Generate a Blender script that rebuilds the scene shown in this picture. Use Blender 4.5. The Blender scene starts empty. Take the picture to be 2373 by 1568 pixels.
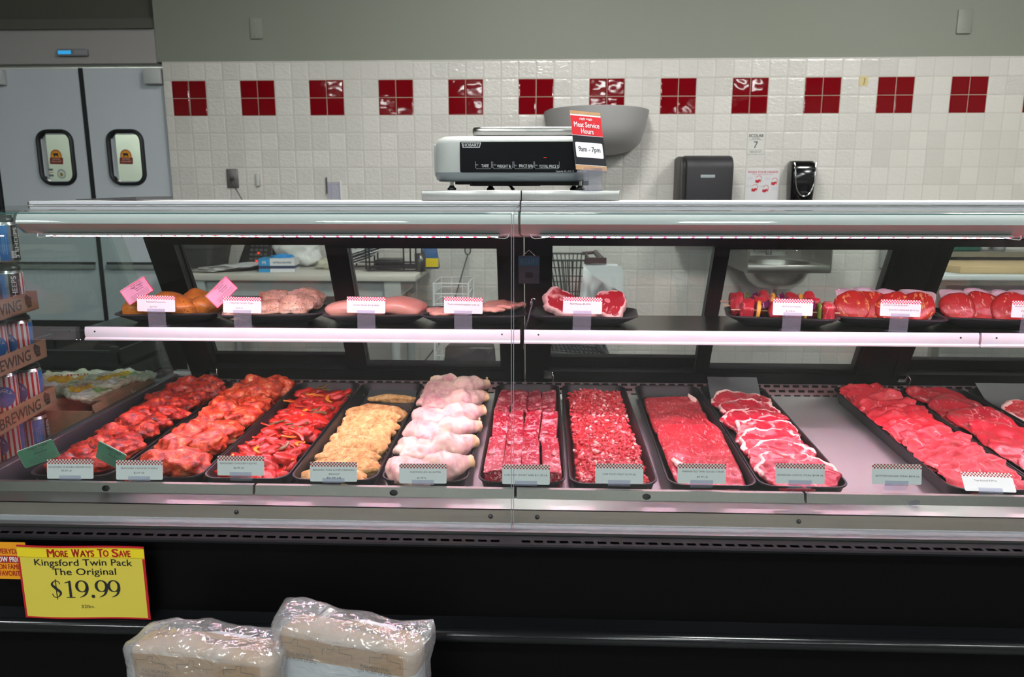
import bpy, bmesh, math, random
from mathutils import Vector, Matrix, noise as mnoise
from math import pi, sin, cos, tan, atan2, sqrt, radians

SC = bpy.context.scene
COL = SC.collection
# ------------------------------------------------------------------ camera
FPX = 1747.0                      # focal length in pixels of the 2373 px wide frame
EYE = 1.45
PITCH, YAW = radians(11.1), radians(2.26)
cam_d = bpy.data.cameras.new('camera')
cam_d.sensor_width = 36.0
cam_d.lens = FPX / 2373 * 36.0
cam_d.clip_start = 0.05
cam_d.clip_end = 100
cam_d.dof.use_dof = True
cam_d.dof.focus_distance = 2.0
cam_d.dof.aperture_fstop = 5.0
cam = bpy.data.objects.new('camera', cam_d)
COL.objects.link(cam)
cam.location = (0, 0, EYE)
cam.rotation_euler = (pi / 2 - PITCH, 0, YAW)
SC.camera = cam
# ------------------------------------------------------------------ look
SC.view_settings.view_transform = 'Standard'
SC.view_settings.look = 'None'
SC.view_settings.exposure = 0.0
SC.view_settings.gamma = 1.0
SC.view_settings.use_curve_mapping = False
cy = SC.cycles
cy.max_bounces = 8
cy.diffuse_bounces = 2
cy.glossy_bounces = 3
cy.transmission_bounces = 4
cy.transparent_max_bounces = 14
cy.caustics_reflective = False
cy.caustics_refractive = False
cy.sample_clamp_indirect = 4.0
cy.use_denoising = True
cy.use_adaptive_sampling = True
cy.adaptive_threshold = 0.03
# the rest of the large lit store, as ambient light
W = bpy.data.worlds.new('store_hall')
SC.world = W
W.use_nodes = True
bg = W.node_tree.nodes['Background']
bg.inputs[0].default_value = (0.80, 0.90, 0.93, 1)
bg.inputs[1].default_value = 0.14
LAMP = 88.0        # ceiling fixtures, sales floor
LAMP_PREP = 70.0   # ceiling fixtures, prep room
LED = 98.0         # case led strips

# ------------------------------------------------------------------ pixel rays of the photograph
_sp, _cp, _sy, _cy = sin(PITCH), cos(PITCH), sin(YAW), cos(YAW)
_F = Vector((-_sy * _cp, _cy * _cp, -_sp)); _R = Vector((_cy, _sy, 0)); _U = Vector((-_sy * _sp, _cy * _sp, _cp))
def ray(x, y):
    return _F + _R * ((x - 1186.5) / FPX) - _U * ((y - 784) / FPX)
def at(x, y, Y):
    r = ray(x, y); t = Y / r.y
    return Vector((r.x * t, Y, EYE + r.z * t))
def atz(x, y, z):
    r = ray(x, y); t = (z - EYE) / r.z
    return Vector((r.x * t, r.y * t, z))

# ------------------------------------------------------------------ mesh helpers
class MB:
    """collects geometry in lists and links it as one mesh object"""
    def __init__(s):
        s.v = []; s.f = []; s.m = []; s.s = []
    def add(s, vs, fs, mi=0, smooth=False):
        o = len(s.v)
        s.v.extend([tuple(v) for v in vs])
        for f in fs:
            s.f.append(tuple(i + o for i in f)); s.m.append(mi); s.s.append(smooth)
        return s
    def xf(s, M, start=0):
        for i in range(start, len(s.v)):
            s.v[i] = tuple(M @ Vector(s.v[i]))
        return s
    def hexa(s, c, mi=0):   # 8 corners: bottom ring, top ring
        return s.add(c, [(3, 2, 1, 0), (4, 5, 6, 7), (0, 1, 5, 4), (1, 2, 6, 5), (2, 3, 7, 6), (3, 0, 4, 7)], mi)
    def box(s, x0, x1, y0, y1, z0, z1, mi=0):
        return s.hexa([(x0, y0, z0), (x1, y0, z0), (x1, y1, z0), (x0, y1, z0), (x0, y0, z1), (x1, y0, z1), (x1, y1, z1), (x0, y1, z1)], mi)
    def prism(s, prof, x0, x1, mi=0, smooth=False, caps=True):   # (y, z) profile along x
        n = len(prof)
        vs = [(x0, y, z) for y, z in prof] + [(x1, y, z) for y, z in prof]
        s.add(vs, [(i, (i + 1) % n, n + (i + 1) % n, n + i) for i in range(n)], mi, smooth)
        if caps:
            s.add(vs, [tuple(range(n - 1, -1, -1)), tuple(range(n, 2 * n))], mi)
        return s
    def prismz(s, prof, z0, z1, mi=0, smooth=False):             # (x, y) profile along z
        n = len(prof)
        vs = [(x, y, z0) for x, y in prof] + [(x, y, z1) for x, y in prof]
        s.add(vs, [(i, (i + 1) % n, n + (i + 1) % n, n + i) for i in range(n)], mi, smooth)
        s.add(vs, [tuple(range(n - 1, -1, -1)), tuple(range(n, 2 * n))], mi)
        return s
    def plate(s, prof, y0, y1, mi=0):                            # (x, z) profile, thick along y
        n = len(prof)
        vs = [(x, y0, z) for x, z in prof] + [(x, y1, z) for x, z in prof]
        s.add(vs, [(i, (i + 1) % n, n + (i + 1) % n, n + i) for i in range(n)], mi)
        s.add(vs, [tuple(range(n - 1, -1, -1)), tuple(range(n, 2 * n))], mi)
        return s
    def loft(s, rings, mi=0, smooth=True, cap0=True, cap1=True, closed=True):
        n = len(rings[0]); vs = [p for r in rings for p in r]; fs = []
        for k in range(len(rings) - 1):
            for i in range(n if closed else n - 1):
                j = (i + 1) % n
                fs.append((k * n + i, k * n + j, (k + 1) * n + j, (k + 1) * n + i))
        s.add(vs, fs, mi, smooth)
        if cap0: s.add(rings[0], [tuple(range(n - 1, -1, -1))], mi)
        if cap1: s.add(rings[-1], [tuple(range(n))], mi)
        return s
    def tube(s, pts, r, n=8, mi=0, closed=False):
        pts = [Vector(p) for p in pts]; rings = []; m = len(pts)
        rad = r if isinstance(r, (list, tuple)) else [r] * m
        ref = None
        for i, p in enumerate(pts):
            if closed: t = pts[(i + 1) % m] - pts[i - 1]
            else: t = pts[min(i + 1, m - 1)] - pts[max(i - 1, 0)]
            t.normalize()
            if ref is None:
                ref = Vector((0, 0, 1)) if abs(t.z) < 0.9 else Vector((1, 0, 0))
            a = t.cross(ref).normalized(); b = a.cross(t).normalized(); ref = b
            rings.append([p + (a * cos(q) + b * sin(q)) * rad[i] for q in [2 * pi * k / n for k in range(n)]])
        if closed:
            rings.append(rings[0]); return s.loft(rings, mi, True, False, False)
        return s.loft(rings, mi, True)
    def lathe(s, prof, c=(0, 0, 0), n=28, mi=0, smooth=True, sx=1, sy=1):
        rings = [[(c[0] + r * sx * cos(2 * pi * k / n), c[1] + r * sy * sin(2 * pi * k / n), c[2] + z) for k in range(n)] for r, z in prof]
        return s.loft(rings, mi, smooth)
    def text(s, body, size, M, mi=0, bold=0.0, ax=1.0, align='CENTER', width=None, space=1.0):
        vs, fs, w = text_mesh(body, 0.0, align, space)
        if not vs: return s
        k = ax * size
        if width is not None: k = width / w
        st = len(s.v); b = bold * 0.9
        for n_, (dx, dy) in enumerate(((0, 0), (-b, b * .5), (b, -b * .5), (-b, -b * .5), (b, b * .5)) if b > 0.009 else ((0, 0),)):   # heavier letters: the outline laid over itself
            s.add([(x * k + dx * size, (y + dy) * size, 0.00001 * n_) for x, y in vs], fs, mi)
        return s.xf(M, st)
    def build(s, name, mats, parent=None, bevel=0.0, local=False, seg=2, autosmooth=None):
        me = bpy.data.meshes.new(name)
        off = Vector((0, 0, 0))
        if parent is not None and not local:
            off = parent.location
        me.from_pydata([(x - off.x, y - off.y, z - off.z) for x, y, z in s.v], [], s.f)
        for m in (mats if isinstance(mats, (list, tuple)) else [mats]):
            me.materials.append(m)
        me.polygons.foreach_set('material_index', s.m)
        me.polygons.foreach_set('use_smooth', s.s)
        if bevel:
            bm = bmesh.new(); bm.from_mesh(me)
            bmesh.ops.remove_doubles(bm, verts=bm.verts, dist=1e-6)
            ed = [e for e in bm.edges if len(e.link_faces) == 2 and e.calc_face_angle(0) > radians(35)]
            bmesh.ops.bevel(bm, geom=ed, offset=bevel, segments=seg, affect='EDGES', profile=0.5, clamp_overlap=True)
            if seg > 1:
                for f in bm.faces: f.smooth = True
            bm.to_mesh(me); bm.free()
            if seg > 1:
                try: me.set_sharp_from_angle(angle=radians(50))
                except Exception: pass
        elif autosmooth:
            for p in me.polygons: p.use_smooth = True
            try: me.set_sharp_from_angle(angle=radians(autosmooth))
            except Exception: pass
        me.update()
        o = bpy.data.objects.new(name, me)
        COL.objects.link(o)
        if parent is not None: o.parent = parent
        return o

_TX = {}
_CAP = []
def cap_height():
    if not _CAP:
        c = bpy.data.curves.new('t', 'FONT'); c.body = 'H'; o = bpy.data.objects.new('t', c); COL.objects.link(o)
        me = bpy.data.meshes.new_from_object(o.evaluated_get(bpy.context.evaluated_depsgraph_get()))
        ys = [v.co.y for v in me.vertices]; _CAP.append(max(ys) - min(ys)); print('CAP', _CAP)
        bpy.data.objects.remove(o); bpy.data.curves.remove(c); bpy.data.meshes.remove(me)
    return _CAP[0]
def text_mesh(body, bold, align, space=1.0):
    key = (body, bold, align, space)
    if key in _TX: return _TX[key]
    c = bpy.data.curves.new('t', 'FONT')
    c.body = body; c.size = 1.0; c.align_x = align; c.align_y = 'CENTER'; c.resolution_u = 3; c.offset = bold; c.space_character = space
    o = bpy.data.objects.new('t', c); COL.objects.link(o)
    dg = bpy.context.evaluated_depsgraph_get()
    me = bpy.data.meshes.new_from_object(o.evaluated_get(dg))
    vs = [(v.co.x, v.co.y) for v in me.vertices]; fs = [tuple(p.vertices) for p in me.polygons]
    bpy.data.objects.remove(o); bpy.data.curves.remove(c); bpy.data.meshes.remove(me)
    if vs:
        # centre on the real bounding box
        x0 = min(v[0] for v in vs); x1 = max(v[0] for v in vs); y0 = min(v[1] for v in vs); y1 = max(v[1] for v in vs)
        cx = (x0 + x1) / 2 if align == 'CENTER' else x0
        vs = [(x - cx, y - (y0 + y1) / 2) for x, y in vs]
        k = 1.0 / cap_height()      # size counts as cap height
        vs = [(x * k, y * k) for x, y in vs]
        w = (x1 - x0) * k
    else: w = 1
    _TX[key] = (vs, fs, w)
    return _TX[key]

def tag(o, label=None, cat=None, group=None, kind=None):
    if label: o['label'] = label
    if cat: o['category'] = cat
    if group: o['group'] = group
    if kind: o['kind'] = kind
    return o
def thing(name, label, cat, loc=(0, 0, 0), rot=(0, 0, 0), group=None):
    o = bpy.data.objects.new(name, None); COL.objects.link(o)
    o.empty_display_size = 0.05
    o.location = loc; o.rotation_euler = rot
    return tag(o, label, cat, group)
def struct(o):
    o['kind'] = 'structure'; return o
def dup(root, loc, rot, label, group=None, scale=None):
    r = root.copy(); COL.objects.link(r)
    r.location = loc; r.rotation_euler = rot; r['label'] = label
    if group: r['group'] = group
    if scale is not None: r.scale = scale
    for ch in list(root.children):
        c = ch.copy(); COL.objects.link(c); c.parent = r
        for g in list(ch.children):
            d = g.copy(); COL.objects.link(d); d.parent = c
    return r
def face_xz(x, y, z):     # text frame on a plane that faces the viewer (-y)
    return Matrix.Translation((x, y, z)) @ Matrix.Rotation(pi / 2, 4, 'X')
def rrect(w, h, r, n=5, cx=0, cy=0):
    pts = []
    for k, (sx, sy) in enumerate(((1, 1), (-1, 1), (-1, -1), (1, -1))):
        for i in range(n + 1):
            a = k * pi / 2 + i * pi / 2 / n
            pts.append((cx + sx * (w / 2 - r) + r * cos(a), cy + sy * (h / 2 - r) + r * sin(a)))
    return pts
def fbm(p, s, o=3):
    v = 0; a = 1.0; q = Vector(p) * s
    for _ in range(o):
        v += a * mnoise.noise(q); q = q * 2.03 + Vector((3.1, 1.7, 9.2)); a *= 0.5
    return v
ORD = ['first', 'second', 'third', 'fourth', 'fifth', 'sixth', 'seventh', 'eighth', 'ninth', 'tenth', 'eleventh', 'twelfth', 'thirteenth', 'fourteenth', 'fifteenth', 'sixteenth', 'seventeenth', 'eighteenth']

# ------------------------------------------------------------------ materials
class N:
    def __init__(s, name):
        s.mat = bpy.data.materials.new(name); s.mat.use_nodes = True
        s.t = s.mat.node_tree; s.t.nodes.clear()
        s.out = s.t.nodes.new('ShaderNodeOutputMaterial')
    def n(s, typ, **kw):
        d = s.t.nodes.new('ShaderNode' + typ)
        for k, v in kw.items(): setattr(d, k, v)
        return d
    def set(s, sock, val):
        if val is None: return
        if hasattr(val, 'default_value') or hasattr(val, 'is_linked'): s.t.links.new(val, sock)
        else:
            if isinstance(val, (tuple, list)) and len(val) == 3 and sock.type == 'RGBA': val = (*val, 1)
            sock.default_value = val
    def math(s, op, a, b=None, c=None):
        d = s.n('Math', operation=op)
        s.set(d.inputs[0], a)
        if b is not None: s.set(d.inputs[1], b)
        if c is not None: s.set(d.inputs[2], c)
        return d.outputs[0]
    def mix(s, f, a, b):
        d = s.n('Mix', data_type='RGBA')
        s.set(d.inputs[0], f); s.set(d.inputs[6], a); s.set(d.inputs[7], b)
        return d.outputs[2]
    def coord(s, kind='Object'):
        return s.n('TexCoord').outputs[kind]
    def sep(s, v):
        d = s.n('SeparateXYZ'); s.set(d.inputs[0], v); return d.outputs
    def noise(s, vec, scale, detail=3, rough=0.55, dist=0.0):
        d = s.n('TexNoise'); s.set(d.inputs['Vector'], vec)
        d.inputs['Scale'].default_value = scale; d.inputs['Detail'].default_value = detail
        d.inputs['Roughness'].default_value = rough; d.inputs['Distortion'].default_value = dist
        return d.outputs[0]
    def voro(s, vec, scale, feature='F1', out=0):
        d = s.n('TexVoronoi', feature=feature); s.set(d.inputs['Vector'], vec); d.inputs['Scale'].default_value = scale
        return d.outputs[out]
    def ramp(s, f, stops):
        d = s.n('ValToRGB'); s.set(d.inputs[0], f); e = d.color_ramp.elements
        while len(e) > 1: e.remove(e[-1])
        for i, (p, c) in enumerate(stops):
            el = e[0] if i == 0 else e.new(p)
            el.position = p; el.color = (*c, 1) if len(c) == 3 else c
        return d.outputs[0]
    def bump(s, h, strength=0.3, dist=0.01):
        d = s.n('Bump'); d.inputs['Strength'].default_value = strength; d.inputs['Distance'].default_value = dist
        s.set(d.inputs['Height'], h); return d.outputs[0]
    def mapping(s, vec, scale=(1, 1, 1), rot=(0, 0, 0), loc=(0, 0, 0)):
        d = s.n('Mapping'); s.set(d.inputs[0], vec); d.inputs['Scale'].default_value = scale; d.inputs['Rotation'].default_value = rot; d.inputs['Location'].default_value = loc
        return d.outputs[0]
    def pbr(s, color, rough=0.5, metal=0.0, normal=None, coat=0.0, coat_rough=0.05, spec=None, sss=0.0, sheen=0.0, emit=None, estr=0.0, alpha=None, trans=None, aniso=None):
        b = s.n('BsdfPrincipled')
        s.set(b.inputs['Base Color'], color); s.set(b.inputs['Roughness'], rough); s.set(b.inputs['Metallic'], metal)
        if normal is not None: s.set(b.inputs['Normal'], normal)
        if coat: s.set(b.inputs['Coat Weight'], coat); s.set(b.inputs['Coat Roughness'], coat_rough)
        if spec is not None: s.set(b.inputs['Specular IOR Level'], spec)
        if sss: s.set(b.inputs['Subsurface Weight'], sss); b.inputs['Subsurface Radius'].default_value = (0.02, 0.006, 0.004); b.inputs['Subsurface Scale'].default_value = 0.3
        if emit is not None: s.set(b.inputs['Emission Color'], emit); s.set(b.inputs['Emission Strength'], estr)
        if alpha is not None: s.set(b.inputs['Alpha'], alpha)
        if trans is not None: s.set(b.inputs['Transmission Weight'], trans)
        if aniso is not None: s.set(b.inputs['Anisotropic'], aniso)
        s.t.links.new(b.outputs[0], s.out.inputs[0])
        return s.mat
def flat(name, color, rough=0.5, metal=0.0, coat=0.0, bump=0.0, bscale=200, spec=None, var=0.0):
    m = N(name); nm = None; col = color
    if bump or var:
        nz = m.noise(m.coord(), bscale, 3)
        if bump: nm = m.bump(nz, bump, 0.002)
        if var:
            col = m.mix(m.noise(m.coord(), bscale * 0.13, 4), tuple(c * (1 - var) for c in color), tuple(min(1, c * (1 + var)) for c in color))
    return m.pbr(col, rough, metal, nm, coat, spec=spec)
def srgb(r, g, b):
    return tuple(((c / 255 / 12.92) if c / 255 < 0.04045 else ((c / 255 + 0.055) / 1.055) ** 2.4) for c in (r, g, b))
def emis(name, color, strength):
    m = N(name); e = m.n('Emission'); m.set(e.inputs[0], color); e.inputs[1].default_value = strength
    m.t.links.new(e.outputs[0], m.out.inputs[0]); return m.mat
def pane(name, tint=(1, 1, 1), ior=1.5, rough=0.0, haze=0.0, hazecol=(0.8, 0.85, 0.9), boost=1.0):
    """a clear sheet: light goes straight through, the surface mirrors by its Fresnel term"""
    m = N(name)
    geo = m.n('NewGeometry')
    io = m.math('ADD', m.math('MULTIPLY', geo.outputs['Backfacing'], 1 / ior - ior), ior)
    fr = m.n('Fresnel'); m.set(fr.inputs[0], io)
    tr = m.n('BsdfTransparent'); m.set(tr.inputs[0], tint)
    gl = m.n('BsdfGlossy'); gl.inputs['Roughness'].default_value = rough
    base = tr.outputs[0]
    if haze:
        df = m.n('BsdfDiffuse'); m.set(df.inputs[0], hazecol)
        mh = m.n('MixShader'); mh.inputs[0].default_value = haze
        m.t.links.new(tr.outputs[0], mh.inputs[1]); m.t.links.new(df.outputs[0], mh.inputs[2]); base = mh.outputs[0]
    mx = m.n('MixShader'); m.set(mx.inputs[0], m.math('MULTIPLY', fr.outputs[0], boost))
    m.t.links.new(base, mx.inputs[1]); m.t.links.new(gl.outputs[0], mx.inputs[2])
    m.t.links.new(mx.outputs[0], m.out.inputs[0])
    return m.mat
def brushed(name, color=(0.62, 0.60, 0.57), rough=0.3, along='X', amp=0.25, aniso=0.0):
    m = N(name); co = m.coord()
    sc = {'X': (3, 260, 260), 'Z': (260, 260, 3), 'Y': (260, 3, 260)}[along]
    nz = m.noise(m.mapping(co, sc), 1.0, 4, 0.6)
    big = m.noise(co, 3.0, 3)
    col = m.mix(nz, tuple(c * 0.86 for c in color), tuple(min(1, c * 1.08) for c in color))
    r = m.math('ADD', m.math('MULTIPLY', m.math('ADD', nz, big), 0.12), rough - 0.12)
    return m.pbr(col, r, 1.0, m.bump(nz, amp * 0.3, 0.001), aniso=aniso if aniso else None)

M = {}
M['black_plastic'] = flat('black_plastic', (0.012, 0.012, 0.013), 0.35, bump=0.05, bscale=400)
M['black_matte'] = flat('black_matte', (0.010, 0.010, 0.010), 0.55)
M['black_gloss'] = flat('black_gloss', (0.006, 0.006, 0.007), 0.12, coat=0.3)
M['black_paint'] = flat('black_paint', (0.0022, 0.0022, 0.0023), 0.45, bump=0.06, bscale=900, spec=0.12)
M['frame_black'] = flat('frame_black', (0.005, 0.0045, 0.006), 0.32, bump=0.03, bscale=300, spec=0.22)
M['dark_gray'] = flat('dark_gray', (0.05, 0.05, 0.052), 0.4)
M['white'] = flat('white', (0.78, 0.79, 0.80), 0.4)
M['card_white'] = flat('card_white', (0.80, 0.80, 0.83), 0.35)
M['ink'] = flat('ink', (0.015, 0.015, 0.02), 0.5)
M['ink_red'] = flat('ink_red', (0.50, 0.015, 0.03), 0.45)
M['chrome'] = flat('chrome', (0.85, 0.85, 0.86), 0.1, 1.0)
M['steel'] = brushed('steel', (0.56, 0.55, 0.52), 0.30, 'X')
M['steel_dark'] = brushed('steel_dark', (0.25, 0.245, 0.24), 0.38, 'X')
M['steel_nose'] = brushed('steel_nose', (0.68, 0.64, 0.57), 0.36, 'X', 0.08)
M['rail_alu'] = flat('rail_alu', (0.80, 0.79, 0.86), 0.28, coat=0.3)
M['glass'] = pane('glass', (0.965, 0.985, 0.975))
M['glass_rear'] = pane('glass_rear', (0.955, 0.975, 0.965), haze=0.03, hazecol=(0.6, 0.62, 0.62))
M['glass_end'] = pane('glass_end', (0.86, 0.92, 0.90), ior=1.6)
M['clear_plastic'] = pane('clear_plastic', (0.93, 0.93, 0.98), 1.45, haze=0.08, hazecol=(0.75, 0.78, 0.9))
M['glass_edge'] = flat('glass_edge', (0.03, 0.14, 0.13), 0.1, coat=0.4)
# ================================================================== the room
WY = 4.70            # tiled wall
def tile_mat():
    m = N('wall_tile'); co = m.coord(); X, Y, Z = m.sep(co)
    u = m.math('DIVIDE', m.math('ADD', X, 2.253 + 0.1053 * 40), 0.1053)
    v = m.math('DIVIDE', m.math('SUBTRACT', 2.102 + 0.103 * 40, Z), 0.103)
    fu = m.math('FRACT', u); fv = m.math('FRACT', v)
    iu = m.math('MODULO', m.math('FLOOR', u), 4.0)
    iv = m.math('FLOOR', v)
    red = m.math('MULTIPLY', m.math('LESS_THAN', iu, 1.5), m.math('MULTIPLY', m.math('GREATER_THAN', iv, 39.5), m.math('LESS_THAN', iv, 41.5)))
    gw = 0.020
    du = m.math('MINIMUM', fu, m.math('SUBTRACT', 1.0, fu)); dv = m.math('MINIMUM', fv, m.math('SUBTRACT', 1.0, fv))
    d = m.math('MINIMUM', du, dv)
    grout = m.math('LESS_THAN', d, gw)
    edge = m.n('MapRange'); m.set(edge.inputs[0], d); edge.inputs[1].default_value = gw; edge.inputs[2].default_value = 0.09
    # per tile random for slight shade and relief differences
    wn = m.n('TexWhiteNoise', noise_dimensions='2D')
    cmb = m.n('CombineXYZ'); m.set(cmb.inputs[0], m.math('FLOOR', u)); m.set(cmb.inputs[1], iv); m.set(wn.inputs['Vector'], cmb.outputs[0])
    rnd = wn.outputs[0]
    white = m.mix(rnd, (0.61, 0.595, 0.56), (0.69, 0.67, 0.635))
    tile = m.mix(red, white, (0.185, 0.0022, 0.006))
    col = m.mix(grout, tile, m.mix(red, (0.52, 0.505, 0.47), (0.42, 0.33, 0.26)))
    # embossed slate like relief on the white tiles, smooth glaze on the red ones
    sh = m.n('VectorMath', operation='ADD'); m.set(sh.inputs[0], co); m.set(sh.inputs[1], wn.outputs[1])
    rel = m.noise(m.mapping(sh.outputs[0], (1, 1, 1.7)), 38, 3, 0.55, 0.6)
    relw = m.math('MULTIPLY', m.math('SUBTRACT', 1.0, red), rel)
    wob = m.math('MULTIPLY', m.noise(sh.outputs[0], 14, 1), m.math('MULTIPLY', red, 0.22))
    h = m.math('ADD', m.math('ADD', relw, wob), m.math('MULTIPLY', edge.outputs[0], 0.35))
    rough = m.math('ADD', m.math('MULTIPLY', grout, 0.6), m.math('SUBTRACT', 0.13, m.math('MULTIPLY', red, 0.09)))
    return m.pbr(col, rough, 0.0, m.bump(h, 0.55, 0.006), spec=m.math('SUBTRACT', 0.5, m.math('MULTIPLY', red, 0.22)))
M['tile'] = tile_mat()
M['wall_paint'] = flat('wall_paint', (0.235, 0.252, 0.212), 0.6, bump=0.05, bscale=120)
M['floor_dark'] = flat('floor_dark', (0.05, 0.045, 0.04), 0.35, var=0.25, bscale=30)
M['floor_store'] = flat('floor_store', (0.11, 0.105, 0.10), 0.35, var=0.15, bscale=20)
M['ceiling_white'] = flat('ceiling_white', (0.20, 0.20, 0.20), 0.8)
M['door_panel'] = flat('door_panel', (0.58, 0.62, 0.67), 0.35, var=0.05, bscale=8)
M['gasket'] = flat('gasket', (0.008, 0.010, 0.012), 0.4)
M['door_steel'] = flat('door_steel', (0.25, 0.27, 0.27), 0.4, var=0.15, bscale=15)
XR = 5.2
floor = struct(MB().box(-6, XR, -14, 7.2, -0.1, 0).build('floor', M['floor_store']))
ceiling = struct(MB().box(-6, XR, -14, 7.2, 3.5, 3.6).build('ceiling', M['ceiling_white']))
DX0, DX1 = -3.42, -2.301      # swing door opening
# back wall: tiled part, painted part above it, and left of the doors
struct(MB().box(DX1, XR, WY, WY + 0.15, 0, 2.212).build('wall_back', M['tile']))
mb = MB().box(DX1 - 0.03, XR, WY + 0.004, WY + 0.15, 2.212, 3.5)
struct(mb.build('wall_back_upper', M['wall_paint']))
struct(MB().box(-6, DX1 - 0.03, WY + 0.05, WY + 0.15, 2.40, 3.5).build('wall_back_door', flat('wall_shaded', (0.085, 0.082, 0.066), 0.6)))  # darker paint colour carries the shade of the recess over the doors
struct(MB().box(-6, DX0 - 0.22, WY + 0.02, WY + 0.15, 0, 2.46).build('wall_back_side', flat('side_wall', (0.55, 0.58, 0.58), 0.5)))
struct(MB().box(XR, XR + 0.1, -14, 7.2, 0, 3.5).build('wall_right', M['wall_paint']))
struct(MB().box(-6.1, -6, -14, 7.2, 0, 3.5).build('wall_left', M['wall_paint']))
# grey bulkhead over the doors
mb = MB().box(-6, DX1 - 0.032, WY + 0.0, WY + 0.149, 2.205, 2.400)
struct(mb.build('trim_1', flat('bulkhead_grey', (0.36, 0.345, 0.34), 0.55)))
mb = MB().box(-6, DX1 - 0.032, WY - 0.02, WY + 0.06, 2.400, 2.456)
struct(mb.build('trim_2', flat('bulkhead_lip', (0.10, 0.098, 0.085), 0.6)))
# jamb
jb = MB(); jb.box(DX0 - 0.10, DX0, WY + 0.01, WY + 0.13, 0, 2.2); 
struct(jb.build('trim_3', M['gasket']))
struct(MB().box(DX0 - 0.20, DX0 - 0.10, WY + 0.0, WY + 0.14, 0, 2.2).build('trim_4', flat('jamb_grey', (0.16, 0.16, 0.16), 0.5)))
# room behind the doors seen through the door windows
M['back_room'] = flat('back_room', (0.62, 0.72, 0.60), 0.5, var=0.3, bscale=12)
struct(MB().box(-5.2, -2.1, 7.0, 7.1, 0, 3.5).build('wall_storeroom', M['back_room']))

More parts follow.
